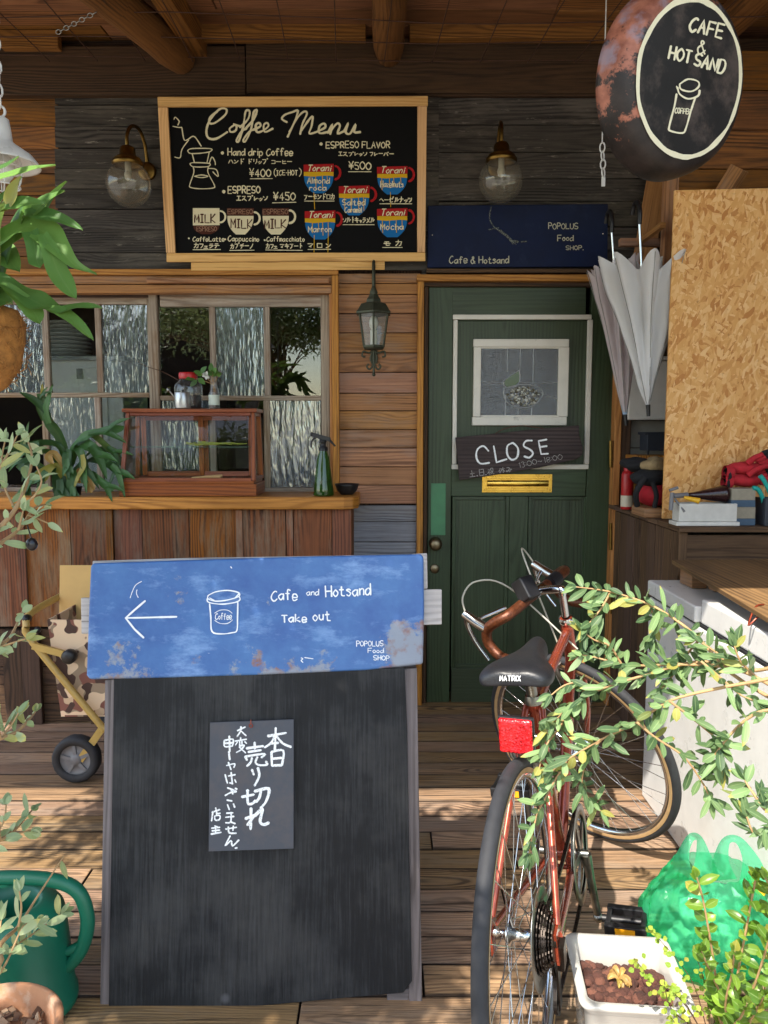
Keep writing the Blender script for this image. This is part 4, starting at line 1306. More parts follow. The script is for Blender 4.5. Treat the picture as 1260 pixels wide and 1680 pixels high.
for a, b in zip(xs, xs[1:]):
    mb.box(((a + b) / 2, 3.29 + rd.uniform(-.004, .004), .69), (b - a - .003, .022, .515), Matrix.Rotation(rd.uniform(-.004, .004), 3, 'Y'), 2)
for e in (38, 182, 394):
    mb.box((PY(e, 930, 3.27).x, 3.272, .69), (.028, .014, .51), None, 2)
mb.build('front_boards', M['oldplank'], ct, bevel=.002)
mb = MB()
mb.box((xs[-1] - .01, 3.41, .69), (.02, .25, .51), None, 2)
mb.box((xs[-1] - .05, 3.41, .20), (.02, .25, .42), None, 2)
mb.build('end_board', M['oldplank'], ct)
mb = MB()
for k in range(5):
    mb.box(((xs[-1] - 2.45) / 2, 3.30 + rd.uniform(-.003, .003), .042 + k * .084), (xs[-1] + 2.45, .02, .081), None, 0)
for px in (20, 50, 160):
    x = PY(px, 1100, 3.26).x
    mb.box((x, 3.275, .21), (.08, .025, .42), None, 2)
mb.build('base_boards', M['darkpanel'], ct, bevel=.002)

# ------------------------------------------------------------------ display case
def bx(px, py, Y):
    return PY(px, py, Y)
dl, dr = PY(196, 812, 3.27).x, PY(421, 812, 3.27).x
cz0, cz1 = zt + .001, PY(315, 671, 3.40).z
dcx = (dl + dr) / 2
case = thing('display_case', 'small mahogany and glass display case standing on the counter ledge', 'display case', (dcx, 3.38, cz0))
D0, D1, Dt = 3.265, 3.50, 3.345   # front at bottom, back, front at top
hw = (dr - dl) / 2
mb = MB()
mb.box((dcx, (D0 + D1) / 2, cz0 + .026), (hw * 2, D1 - D0, .052), None, 0)
mb.box((dcx, (D0 + D1) / 2, cz0 + .058), (hw * 2 - .02, D1 - D0 - .012, .012), None, 0)
mb.box((dcx, (Dt + D1) / 2 - .006, cz1 - .008), (hw * 2 - .005, D1 - Dt + .024, .016), None, 0)
zb, zq = cz0 + .064, cz1 - .016
t_ = .019
hb, ht = hw - .012, hw - .022
def fp(x, z, back=0):
    k = (z - zb) / (zq - zb)
    y = D0 + .012 + (Dt - D0 - .005) * k
    return V((dcx + x * (hb + (ht - hb) * k), y if not back else D1 - .012, z))
for s in (-1, 1):
    mb.bar(fp(s, zb), fp(s, zq), t_ * .9, t_, up=(0, 1, .2))
    mb.bar(fp(s, zb, 1), fp(s, zq, 1), t_, t_, up=(0, 1, 0))
    mb.bar(fp(s, zb + .008) + V((0, .012, 0)), fp(s, zb + .008, 1) - V((0, .012, 0)), t_ * .8, t_ * .8)
    mb.bar(fp(s, zq - .008) + V((0, .012, 0)), fp(s, zq - .008, 1) - V((0, .012, 0)), t_ * .8, t_ * .8)
for b in (0, 1):
    mb.bar(fp(-1, zb + .006, b) + V((.01, 0, 0)), fp(1, zb + .006, b) - V((.01, 0, 0)), t_ * .8, t_ * .75)
    mb.bar(fp(-1, zq - .007, b) + V((.01, 0, 0)), fp(1, zq - .007, b) - V((.01, 0, 0)), t_ * .8, t_ * .75)
mb.build('case_frame', M['mahog'], case, bevel=.002)
mb = MB()
yb = D1 - .03
for x0, x1, yy in ((-.86, .13, yb), (.07, .86, yb - .018)):
    a, b = dcx + x0 * hb, dcx + x1 * hb
    for q in (a, b):
        mb.box((q, yy, (zb + zq) / 2), (.022, .012, zq - zb - .03), None, 2)
    for q in (zb + .022, zq - .022):
        mb.box(((a + b) / 2, yy, q), (b - a - .024, .011, .022), None, 0)
mb.build('sliding_door', M['mahog'], case, bevel=.0015)
gl = MB()
g = [fp(-.93, zb + .01), fp(.93, zb + .01), fp(.93, zq - .012), fp(-.93, zq - .012)]
gl.add(g, [(0, 1, 2, 3)])
for s in (-1, 1):
    q = [fp(s * .985, zb + .01), fp(s * .985, zb + .01, 1), fp(s * .985, zq - .01, 1), fp(s * .985, zq - .01)]
    gl.add(q, [(0, 1, 2, 3)])
gl.add([(dcx - .8 * hb, yb, zb + .03), (dcx + .1 * hb, yb, zb + .03), (dcx + .1 * hb, yb, zq - .03), (dcx - .8 * hb, yb, zq - .03)], [(0, 1, 2, 3)])
gl.add([(dcx + .1 * hb, yb - .018, zb + .03), (dcx + .8 * hb, yb - .018, zb + .03), (dcx + .8 * hb, yb - .018, zq - .03), (dcx + .1 * hb, yb - .018, zq - .03)], [(0, 1, 2, 3)])
gl.build('glass', M['thinglass'], case)
mb = MB()
zs = PY(300, 733, 3.36).z
mb.box((dcx, 3.39, zs), (hb * 1.86, .13, .005))
mb.build('glass_shelf', glass('shelf_glass', (.75, .9, .85), 1.6, diff=.1, dcol=(.3, .5, .42, 1)), case)
# moss twig lying on the glass shelf, wooden tongs below
mb = MB()
for k in range(5):
    a = V((dcx + hb * (-.1 + .05 * k), 3.37 + .012 * k, zs + .007))
    pts = [a + V((.04 * i, rd.uniform(-.004, .004), .004 + rd.uniform(-.003, .007))) for i in range(6)]
    mb.tube(smooth(pts, 3), [.0055, .002], 6)
tag(mb.build('moss_twig', paint('moss', '#8a8f3a', .9, .3, 90, .6)), 'dry mossy twig lying on the glass shelf of the display case', 'twig')
mb = MB()
zf = zb + .004
for s in (-1, 1):
    mb.tube(smooth([V((dcx + .02 + .012 * s, 3.31, zf + .008)), V((dcx + .07, 3.315 + .008 * s, zf + .012)), V((dcx + .135, 3.32 + .014 * s, zf + .014))], 4), [.004, .008], 6)
tag(mb.build('tongs', paint('pale_wood_tongs', '#b58f62', .6, .15, 30)), 'small wooden tongs lying on the floor of the display case', 'tongs')

# ------------------------------------------------------------------ jar and bottle on the case
def lathe_obj(name, mat, prof, c, par, n=28, **k):
    mb = MB()
    mb.lathe(prof, Matrix.Translation(V(c)), n)
    return mb.build(name, mat, par, **k)
jb = V((PY(309, 668, 3.40).x, 3.41, cz1 + .0005))
jar = thing('glass_jar', 'big glass jar with red lid and silver tin front on the display case', 'jar', jb)
lathe_obj('body', M['jarglass'], [(.001, .001), (.056, .001), (.060, .012), (.061, .09), (.057, .108), (.042, .120), (.036, .128), (.036, .136)], jb, jar)
lathe_obj('lid', M['redplastic'], [(.039, .130), (.040, .133), (.040, .154), (.037, .158), (.001, .159)], jb, jar)
lathe_obj('coffee_beans', paint('coffee_beans', '#2a1d1a', .5, .4, 120, .8, bsc=160), [(.001, .003), (.053, .003), (.055, .055), (.05, .062), (.001, .066)], jb, jar)
tin_b = jb + V((-.012, -.055, .0006))
tin = thing('metal_tin', 'shiny silver tin standing before the glass jar with red lid', 'tin', tin_b)
lathe_obj('body', M['silvertin'], [(.001, .0), (.033, .0), (.034, .003), (.034, .066), (.033, .068), (.031, .066), (.031, .004), (.001, .004)], tin_b, tin)
mb = MB()
mb.tube([tin_b + V((-.02, 0, .03)), tin_b + V((-.055, -.01, .075))], .004, 6)
mb.sphere(tin_b + V((-.058, -.011, .079)), .008, 8, 6, (1, 1, 1.4))
mb.build('spoon', M['steel'], tin)
bb = V((PY(352, 668, 3.40).x, 3.395, cz1 + .0005))
bt = thing('bud_bottle', 'slim clear bottle with pale label holding a leafy sprig', 'bottle', bb)
lathe_obj('body', M['jarglass'], [(.001, .001), (.022, .001), (.023, .006), (.023, .065), (.019, .08), (.012, .095), (.011, .115), (.0125, .118)], bb, bt, 20)
lathe_obj('label', paint('pale_label', '#c9d4c8', .6, .05), [(.0236, .016), (.0236, .06)], bb, bt, 20)
def leaf(mb, base, d, nrm, L, W, fold=.15, bend=.15, rows=5, tipw=.75):
    """one leaf: three columns of vertices along direction d"""
    d = V(d).normalized()
    s = d.cross(V(nrm))
    s = s.normalized() if s.length > 1e-4 else d.orthogonal().normalized()
    u = s.cross(d)
    vs, uv = [], []
    for i in range(rows + 1):
        t = i / rows
        wd = W * .5 * (math.sin(math.pi * min(1, t ** (.8 if tipw > .6 else 1.15))) ** tipw if 0 < t < 1 else .04)
        c = V(base) + d * (L * t) - u * (bend * L * t * t)
        for q in (-1, 0, 1):
            vs.append(c + s * (wd * q) + u * (abs(q) * fold * wd))
            uv.append((t, .5 + q * .5))
    fs, us = [], []
    for i in range(rows):
        for q in (0, 1):
            f = (i * 3 + q, i * 3 + q + 1, i * 3 + q + 4, i * 3 + q + 3)
            fs.append(f); us.append([uv[k] for k in f])
    mb.add(vs, fs, us, True)
st_, lf_, fl_ = MB(), MB(), MB()
top = bb + V((0, 0, .10))
for a, b, c in ((-.05, -.01, .05), (.03, 0, .06), (-.02, .01, .065), (-.075, -.01, .03), (.0, -.02, .055)):
    e = top + V((a, b, c))
    st_.tube(smooth([bb + V((0, 0, .03)), top, e], 4), .0016, 5)
    for k in range(3):
        leaf(lf_, e + V((rd.uniform(-.01, .01), 0, rd.uniform(-.01, .005))), (rd.uniform(-1, 1), rd.uniform(-1, 0), rd.uniform(-.5, .8)), (0, -1, .5), rd.uniform(.03, .045), .024)
for q in range(9):
    leaf(fl_, top + V((-.028, -.015, .045)), (rd.uniform(-1, 1), rd.uniform(-1, .2), rd.uniform(-1, 1)), (0, -1, .3), .02, .014)
st_.build('stem', M['twig'], bt); lf_.build('sprig_leaves', M['fern'], bt)
fl_.build('white_petals', paint('white_petal', '#cfcfc6', .6), bt)
# twig poking out beside the window
mb = MB()
mb.tube(smooth([PY(225, 592, 3.42), PY(240, 601, 3.42), PY(262, 608, 3.42), PY(277, 615, 3.43), jb + V((-.03, .0, .118))], 4), [.0012, .0022], 5)
tag(mb.build('dry_twig', M['rust']), 'thin dark dry twig leaning out left of the glass jar', 'twig')

# ------------------------------------------------------------------ spray bottle and bowl on the ledge
sb = V((PY(531, 812, 3.30).x, 3.30, zt + .0006))
sp = thing('spray_bottle', 'green glass spray bottle with black pump on the counter ledge', 'spray bottle', sb)
lathe_obj('body', M['bottlegreen'], [(.001, .001), (.043, .001), (.045, .006), (.042, .03), (.026, .165), (.017, .186), (.0165, .195)], sb, sp, 26)
lathe_obj('water', paint('green_water', '#23501a', .1, .1, 10, 0), [(.001, .004), (.039, .004), (.038, .03), (.034, .07), (.001, .07)], sb, sp, 20)
mb = MB()
mb.lathe([(.019, .192), (.019, .208), (.012, .212), (.012, .228), (.015, .230), (.015, .238), (.006, .240)], Matrix.Translation(sb), 16)
mb.bar(sb + V((-.045, 0, .262)), sb + V((.03, 0, .240)), .016, .018)
mb.tube(smooth([sb + V((.02, 0, .245)), sb + V((.035, 0, .23)), sb + V((.052, 0, .212))], 3), [.007, .004], 6)
mb.tube([sb + V((0, 0, .235)), sb + V((0, 0, .255))], .008, 8)
mb.tube(smooth([sb + V((-.035, 0, .25)), sb + V((-.05, 0, .232)), sb + V((-.052, 0, .205))], 3), .004, 6)
mb.sphere(sb + V((-.048, 0, .263)), .009, 8, 6)
mb.build('pump', M['blackplastic'], sp)
wb_ = V((PY(569, 808, 3.36).x, 3.37, zt + .0006))
bw = thing('bowl', 'small black bowl on the rounded end of the counter ledge', 'bowl', wb_)
lathe_obj('body', paint('black_bowl', '#1b1b1d', .4, .2, 20, .1), [(.001, 0), (.026, 0), (.030, .003), (.044, .018), (.052, .042), (.053, .047), (.050, .046), (.042, .022), (.026, .007), (.001, .006)], wb_, bw, 28)

# ------------------------------------------------------------------ inside the window: cupboard and plates
sh = thing('storage_cupboard', 'white painted cupboard seen through the left window panes', 'cupboard', (-1.44, 4.0, .2))
x0, x1 = PY(70, 600, 3.85).x, PY(200, 600, 3.85).x
ztc = PY(120, 590, 3.85).z
mb = MB()
mb.box(((x0 + x1) / 2, 4.05, ztc / 2 + .05), (x1 - x0, .4, ztc - .1))
mb.box(((x0 + x1) / 2 + .05, 3.848, ztc - .22), (.14, .012, .36), None, 2)
mb.build('body', M['whiteenamel'], sh, bevel=.004)
mb = MB()
mb.box((PY(130, 586, 3.84).x, 3.84, ztc - .07), (.03, .01, .05))
mb.build('latch', M['steel'], sh)
mb = MB()
mb.box(((x0 + x1) / 2, 4.05, ztc + .006), (x1 - x0 + .04, .44, .02))
mb.build('top_board', M['steel'], sh)
pc0 = V((PY(108, 580, 3.95).x, 3.98, ztc + .017))
for k in range(9):
    if k == 0:
        pl_ = MB()
        pl_.lathe([(.001, 0), (.06, 0), (.065, .004), (.115, .016), (.117, .019), (.112, .018), (.06, .008), (.001, .008)], Matrix.Translation(pc0), 28)
        plate0 = pl_.build('plate', M['plate'])
        plate0.location = pc0; o = plate0
    else:
        o = plate0.copy(); COL.objects.link(o)
        o.location = pc0 + V((rd.uniform(-.004, .004), 0, .020 * k)); 
        if k > 5: o.scale = (.85, .85, 1)
    tag(o, 'white plate in the stack behind the left window pane', 'plate', 'stacked plates inside the window')

# ------------------------------------------------------------------ staghorn ferns
def frond(mb, pts, w0, hint=(0, -.8, .6), n=5, prof=None, wav=.1, cup=.12):
    P = smooth(pts, n)
    m = len(P)
    vs, uv = [], []
    h = V(hint).normalized()
    for i, p in enumerate(P):
        t = (P[min(i + 1, m - 1)] - P[max(i - 1, 0)]).normalized()
        s = t.cross(h)
        s = s.normalized() if s.length > 1e-4 else t.orthogonal().normalized()
        u = s.cross(t)
        k = i / (m - 1)
        wd = w0 * .5 * (prof(k) if prof else (.35 + 1.3 * k if k < .5 else max(.02, 1.0 - ((k - .5) / .5) ** 1.8)))
        wv = wav * wd * math.sin(k * 9 + p.x * 30)
        for q in (-1, -.5, 0, .5, 1):
            vs.append(p + s * (wd * q) + u * (abs(q) * cup * w0 + wv * q))
            uv.append((k, .5 + q * .5))
    fs, us = [], []
    for i in range(m - 1):
        for q in range(4):
            f = (i * 5 + q, i * 5 + q + 1, i * 5 + q + 6, i * 5 + q + 5)
            fs.append(f); us.append([uv[z] for z in f])
    mb.add(vs, fs, us, True)
def pf(mb, px, Y0, Y1, w, hint=(0, -.8, .6), fingers=0, **k):
    n = len(px)
    if fingers:
        a, b = V((px[-2][0], px[-2][1], 0)), V((px[-1][0], px[-1][1], 0))
        tot = sum((V((p[0], p[1], 0)) - V((q[0], q[1], 0))).length for p, q in zip(px, px[1:]))
        root = a.lerp(b, .35)
        d = (b - a).normalized()
        for s in ([-1, 1] if fingers == 2 else [-1, 0, 1]):
            an = s * rd.uniform(.35, .6)
            e = V((d.x * math.cos(an) - d.y * math.sin(an), d.x * math.sin(an) + d.y * math.cos(an), 0))
            L = tot * rd.uniform(.28, .42)
            q = [a.lerp(b, -.1), root, root + e * L * .5, root + e * L + V((0, L * .15, 0))]
            frond(mb, [PY(p.x, p.y, Y1 - .002 * s - .006 * i) for i, p in enumerate(q)], w * .62, hint, n=4, prof=lambda k: (.75 + .5 * k) if k < .5 else max(.04, 1.0 - ((k - .5) / .5) ** 2))
    frond(mb, [PY(a, b, Y0 + (Y1 - Y0) * i / max(1, n - 1)) for i, (a, b) in enumerate(px)], w, hint, **k)
taper = lambda k: (.55 + 1.1 * k) if k < .4 else max(.03, 1.0 - ((k - .4) / .6) ** 1.5)
even = lambda k: max(.04, (.5 + 1.2 * k) if k < .4 else (1.0 if k < .6 else 1.0 - ((k - .6) / .4) ** 2))
FY = 1.55
hb0 = PY(-18, 560, FY)
hf = thing('hanging_fern', 'bright green staghorn fern hanging in a coir basket beside the white cage lamp', 'hanging plant', hb0)
mb = MB()
pf(mb, [(-60, 300), (-20, 285), (15, 270), (32, 257)], 1.55, 1.5, .022, prof=taper)
pf(mb, [(-70, 320), (-10, 296), (45, 280), (92, 272)], 1.55, 1.45, .026, prof=taper)
pf(mb, [(-50, 370), (0, 330), (20, 310), (30, 297)], 1.55, 1.5, .03, prof=taper)
pf(mb, [(-40, 440), (0, 405), (35, 378), (60, 355), (85, 325), (111, 298)], 1.52, 1.42, .036, hint=(.3, -.8, .3), prof=taper)
pf(mb, [(20, 395), (38, 365), (52, 338), (55, 330)], 1.48, 1.46, .030, prof=taper)
pf(mb, [(-40, 420), (0, 395), (40, 372), (75, 382), (100, 410), (125, 437), (160, 452)], 1.5, 1.38, .048, hint=(0, -.9, .5), prof=lambda k: .6 + .9 * k if k < .55 else max(.04, 1.1 - 1.1 * ((k - .55) / .45) ** .9))
pf(mb, [(70, 385), (82, 410), (95, 445), (110, 470), (126, 492)], 1.43, 1.38, .036, prof=even)
pf(mb, [(50, 380), (56, 400), (60, 425), (66, 440)], 1.44, 1.41, .036, prof=lambda k: .8 if k < .8 else .8 - (k - .8) * 3)
pf(mb, [(-40, 455), (0, 462), (45, 488), (85, 508), (120, 516)], 1.52, 1.42, .044, hint=(0, -.6, .8), prof=even, wav=.3, fingers=2)
pf(mb, [(10, 470), (40, 495), (58, 515), (66, 533)], 1.48, 1.44, .034, prof=even)
pf(mb, [(-50, 380), (-10, 400), (10, 420), (33, 448)], 1.56, 1.5, .05, prof=even)
pf(mb, [(-50, 440), (-20, 470), (0, 490), (22, 500)], 1.56, 1.5, .06, prof=even)
for k in range(10):
    a = rd.uniform(2.2, 5.2)
    pf(mb, [(-18, 520), (-18 + 60 * math.cos(a), 470 + 60 * math.sin(a)), (-18 + 130 * math.cos(a), 450 + 110 * math.sin(a)), (-18 + 190 * math.cos(a), 470 + 140 * math.sin(a))], FY, FY + rd.uniform(-.15, .2), .05, prof=even, fingers=2)
mb.build('fronds', M['fern'], hf)
mb = MB()
mb.lathe([(.004, -.105), (.03, -.09), (.055, -.05), (.066, -.005), (.066, .035), (.058, .06), (.03, .07), (.004, .07)], Matrix.Translation(hb0), 24, fn=lambda r, h, a: r * (1 + .09 * noise.noise(V((a * 2.5, h * 40, 1)))))
mb.build('coir_basket', M['coir'], hf)
mb = MB()
for k in range(260):
    a, z = rd.uniform(0, 6.28), rd.uniform(-.085, .06)
    r = .064 if z > -.04 else .064 * (1 - ((-z - .04) / .07) ** 1.4)
    c = hb0 + V((r * math.cos(a), r * math.sin(a), z))
    d = V((rd.uniform(-1, 1), rd.uniform(-1, 1), rd.uniform(-1, 1))) * .016
    mb.tube(smooth([c - d, c + V((math.cos(a), math.sin(a), 0)) * rd.uniform(.002, .008), c + d], 2), .0007, 3)
mb.build('coir_fibres', M['coir'], hf)
mb = MB()
chain(mb, hb0 + V((.02, 0, .07)), V((hb0.x + .02, FY, 2.72)), .03)
mb.build('hanging_chain', M['zinc'], hf)

SY = 3.36
pb0 = V((PY(118, 800, SY).x, SY, zt + .0006))
sf = thing('staghorn_fern', 'dark green staghorn fern in pot on the ledge beside display case', 'potted plant', pb0)
mb = MB()
for px, w in (([(112, 790), (108, 745), (97, 715), (80, 690), (68, 645)], .05), ([(112, 790), (120, 735), (150, 712), (203, 704)], .04), ([(130, 740), (150, 715), (178, 735), (196, 748)], .03),
              ([(115, 770), (128, 730), (150, 735), (175, 760)], .05), ([(112, 770), (122, 735), (136, 750), (141, 792)], .04), ([(112, 760), (112, 740), (110, 755), (112, 776)], .04),
              ([(110, 790), (98, 760), (98, 790), (101, 820)], .055), ([(108, 790), (92, 765), (75, 775), (62, 792)], .05), ([(110, 790), (80, 770), (50, 790), (38, 815)], .05),
              ([(110, 780), (85, 745), (60, 745), (30, 770)], .04), ([(115, 780), (150, 755), (185, 765), (205, 785)], .04), ([(115, 790), (140, 775), (165, 790), (185, 806)], .035),
              ([(112, 790), (100, 735), (60, 728), (20, 745)], .04), ([(115, 790), (120, 775), (118, 800), (125, 822)], .045), ([(70, 690), (62, 668), (66, 652), (74, 640)], .02),
              ([(112, 790), (150, 742), (192, 745), (198, 790)], .03), ([(112, 790), (60, 760), (40, 735), (45, 705)], .03)):
    pf(mb, px, SY + rd.uniform(-.02, .04), SY - rd.uniform(.03, .12), w * 1.05, hint=(rd.uniform(-.3, .3), -.8, .5), prof=lambda k: .45 + .75 * k if k < .8 else 1.05 - (k - .8) * 1.5, wav=.35, fingers=rd.choice((2, 2, 3)))
mb.build('fronds', M['ferndark'], sf)
mb = MB()
for px in ([(115, 790), (135, 770), (150, 785), (155, 805)], [(108, 770), (90, 745), (80, 750), (88, 762)], [(112, 790), (140, 790), (148, 800), (150, 810)]):
    pf(mb, px, SY - .03, SY - .07, .035, prof=even)
mb.build('dry_fronds', M['dryleaf'], sf)
mb = MB()
mb.lathe([(.001, 0), (.035, 0), (.042, .035), (.043, .038), (.038, .037), (.03, .03), (.001, .03)], Matrix.Translation(pb0), 22)
mb.build('pot', M['blackplastic'], sf)

# ------------------------------------------------------------------ white cage lamp at upper left
wl = PY(2, 240, 1.75)
cl_ = thing('pendant_lamp', 'white enamel pendant lamp with wire cage hanging on a white chain', 'pendant lamp', wl)
mb = MB()
T = Matrix.Translation(wl)
mb.lathe([(.012, .060), (.018, .056), (.022, .030), (.024, .010), (.032, .004), (.062, -.016), (.078, -.036), (.079, -.040), (.076, -.038), (.060, -.020), (.03, .0), (.001, .0)], T, 32)
mb.build('shade', M['whiteenamel'], cl_)
mb = MB()
mb.torus(Matrix.Translation(wl + V((0, 0, -.045))), .042, .002, 28, 6)
mb.torus(Matrix.Translation(wl + V((0, 0, -.085))), .035, .0016, 28, 6)
for k in range(6):
    a = k * math.pi / 3
    mb.tube(smooth([wl + V((.03 * math.cos(a), .03 * math.sin(a), -.01)), wl + V((.042 * math.cos(a), .042 * math.sin(a), -.045)), wl + V((.035 * math.cos(a), .035 * math.sin(a), -.085)), wl + V((.004 * math.cos(a), .004 * math.sin(a), -.105))], 4), .0016, 5)
mb.torus(Matrix.Translation(wl + V((0, 0, .072))) @ Matrix.Rotation(R(90), 4, 'X'), .012, .003, 16, 6)
mb.build('wire_cage', M['whiteenamel'], cl_)
mb = MB()
mb.sphere(wl + V((0, 0, -.045)), .026, 14, 10, (1, 1, 1.25))
mb.build('bulb', paint('pale_bulb', '#d8d8d2', .25, .03), cl_)
mb = MB()
chain(mb, wl + V((0, 0, .08)), V((wl.x, wl.y, 2.75)), .030, .0022, .0085)
mb.build('hanging_chain', M['whiteenamel'], cl_)
# ------------------------------------------------------------------ round hanging sign
rc0 = PY(1133, 132, 1.95)
vdir = (CAM - rc0).normalized()
ri = (RT * .96 + UP * .27)
ri = (ri - vdir * ri.dot(vdir)).normalized()
rn = (vdir * math.cos(R(47)) + ri * math.sin(R(47))).normalized()
rpl = Plane(rc0, rn)
TM = Matrix.Translation(rc0) @ Matrix((rpl.ux, rpl.uy, rpl.n)).transposed().to_4x4()
rs = thing('round_sign', 'round rusty black steel sign reading CAFE and HOT SAND hung from roof', 'sign', rc0 - rn * .09, local=False)
def local_build(mb, name, mat, par, Tm, **k):
    """mesh whose own axes follow Tm, so that its texture follows the object"""
    inv = Tm.inverted()
    mb.v = [inv @ v for v in mb.v]
    o = mb.build(name, mat, None, origin=(0, 0, 0), **k)
    o.parent = par
    o.matrix_local = Matrix.Translation(-V(par['_o'])) @ Tm
    o['_o'] = par['_o']
    return o
mb = MB()
wobr = lambda r, h, a: r * (1 + .012 * noise.noise(V((a * 1.5, h * 8, 2))))
mb.lathe([(.001, -.002), (.168, -.001), (.186, -.006), (.202, -.020), (.212, -.044), (.216, -.074), (.217, -.086), (.210, -.090), (.19, -.090), (.001, -.090)], TM, 64, fn=wobr)
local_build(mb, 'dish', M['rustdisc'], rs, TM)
mb = MB()
mb.lathe([(.001, 0.0002), (.167, 0.0002)], TM, 64)
local_build(mb, 'face', M['discface'], rs, TM)
mb = MB()
ring_pts = []
for k in range(73):
    a = 2 * math.pi * k / 72
    rr = .168 + .0025 * noise.noise(V((math.cos(a) * 3, math.sin(a) * 3, 1)))
    ring_pts.append((rr * math.cos(a), rr * math.sin(a)))
vs, fs = [], []
for k, (a, b) in enumerate(ring_pts):
    wv = .0058 * (1 + .45 * noise.noise(V((a * 30, b * 30, 4))))
    q = V((a, b, 0)).normalized()
    vs += [TM @ V((a - q.x * wv, b - q.y * wv, .0012)), TM @ V((a + q.x * wv, b + q.y * wv, .0008))]
for k in range(72):
    fs.append((2 * k, 2 * k + 1, 2 * k + 3, 2 * k + 2))
mb.add(vs, fs)
ZR = (680, 0, 2.172)
rp2 = Plane(rc0 + rn * .001, rn)
def rtx(s, x, y, h, wid, ang, w):
    ztext(mb, s, x, y, h, rp2, ZR, w, wid, ang=ang, off=.001, jit=.3)
rtx('CAFE', 978, 108, 50, 120, R(14), 8.5)
rtx('&', 1008, 190, 46, 26, R(8), 6)
rtx('HOT', 905, 208, 44, 78, R(12), 8); rtx('SAND', 995, 232, 44, 108, R(16), 8)
traced(mb, '945,300 975,282 1010,290 1012,310 985,326 950,318 945,300', 6, rp2, ZR)
traced(mb, '938,312 945,335 975,352 1010,342 1016,322;934,308 940,322', 7, rp2, ZR)
traced(mb, '934,335 926,380 908,450 912,466 955,474 968,455 985,395 1000,350', 7, rp2, ZR)
rtx('COFFEE', 928, 402, 18, 56, R(5), 3.6)
mb.build('lettering', paint('cream_paint', '#e8e2c4', .6, .05, 30), rs)
mb = MB()
tp = TM @ V((0, .2, -.05))
chain(mb, tp, V((tp.x, tp.y, 2.78)), .034, .0025, .009)
mb.torus(Matrix.Translation(tp) @ Matrix.Rotation(R(90), 4, 'X'), .012, .003, 14, 6)
mb.build('hanging_chain', M['zinc'], rs)
mb = MB()
a = PY(988, 235, 2.6); b = PY(990, 290, 2.6)
mb.tube([V((a.x, a.y, 2.80)), a], .0022, 5)
chain(mb, a, b, .03, .0026, .009)
mb.bar(b, b - V((0, 0, .03)), .012, .003, up=(0, 1, 0))
tag(mb.build('bracket_hook', M['whiteenamel']), 'small white metal hook strap hanging left of the round sign', 'hook')

# ------------------------------------------------------------------ sandwich board
apl = Plane((0, 1.6, 0), (0, -1, .176))
ZA, ZB = (120, 880, 2.032), (120, 1150, 2.032)
af = thing('sandwich_board', 'tall black wooden sandwich board with blue metal sign on top', 'sign board', (-.3, 1.68, 0))
mb = MB()
mb.prism([(187, 1104), (664, 1096), (668, 1200), (672, 1420), (676, 1610), (662, 1629), (560, 1638), (360, 1657), (262, 1668), (184, 1668), (178, 1655), (182, 1400)], .012, apl, 0)
panel = mb.build('black_panel', M['chalkboard'], af, bevel=.0015)
mb = MB()
def footz(px, pl, top):
    return None
for q, d, g_, nm in (([(172, 1116), (190, 1114), (180, 1668), (177, 1704), (163, 1704)], (.035, -.004), 1, 'leg'), ([(657, 1098), (684, 1096), (693, 1664), (672, 1672)], (.035, -.013), 1, 'leg'), ([(635, 1628), (671, 1622), (671, 1664), (634, 1666)], (.02, -.016), 0, 'foot_block'), ([(181, 1668), (226, 1665), (226, 1688), (181, 1690)], (.02, -.016), 0, 'foot_block')):
    lg = MB()
    lg.prism(q, d[0], apl, d[1], g=g_)
    lg.build(nm, M['legwood'], af, bevel=.002)
bat = MB()
bat.prism(zpts(ZA, (1130, 58), (1180, 56), (1182, 174), (1166, 176), (1130, 170)), .02, apl, -.022, g=0)
bat.build('batten', M['palewood'], af, bevel=.002); bat = MB()
bat.prism(zpts(ZA, (1120, 178), (1229, 177), (1229, 294), (1120, 297)), .022, apl, -.022, g=0)
bat.build('batten', M['palewood'], af, bevel=.002); bat = MB()
bat.prism(zpts(ZA, (25, 205), (60, 205), (60, 325), (27, 325)), .022, apl, -.022, g=0)
bat.build('batten', M['palewood'], af, bevel=.002); bat = MB()
bat.prism(zpts(ZA, (64, 82), (380, 72), (1130, 60), (1130, 90), (64, 100)), .02, apl, -.021, g=0)
# rear legs
for x in (-.62, -.005):
    lg = MB()
    lg.bar(V((x, 2.13, 0.0)), V((x, 1.80, .93)), .04, .028, up=(0, 1, 0))
    lg.build('leg', M['legwood'], af, bevel=.002)
lg = MB()
lg.bar(V((-.598, 2.05, .22)), V((-.027, 2.05, .22)), .03, .02)
lg.build('crossbar', M['legwood'], af, bevel=.002)
bat.build('batten', M['palewood'], af, bevel=.002)
mb = MB()
mb.prism([(151, 924), (300, 919), (500, 913), (690, 909), (695, 913), (696, 1000), (694, 1090), (600, 1100), (420, 1108), (250, 1113), (146, 1115), (141, 1108), (145, 1000), (148, 930)], .024, apl, .004)
bs = mb.build('blue_plate', M['blue'], af, bevel=.006, seg=3)
mb = MB()
bpl = Plane(apl.p0 + apl.n * .005, apl.n)
traced(mb, '175,272 230,271 345,268;240,215 205,245 175,272 205,310 235,338', 6.5, bpl, ZA, sm=False)
traced(mb, '190,205 197,185 208,163 228,150;213,178 211,190 217,204', 2.4, bpl, ZA)
traced(mb, '450,197 475,185 515,180 550,187 552,200 515,212 475,216 450,208 450,197;447,208 452,220 495,226 540,220 556,211 553,200;455,205 470,214;540,205 552,192', 4, bpl, ZA)
traced(mb, '455,225 459,270 463,317 495,325 530,321 546,313 548,270 549,220', 4.5, bpl, ZA)
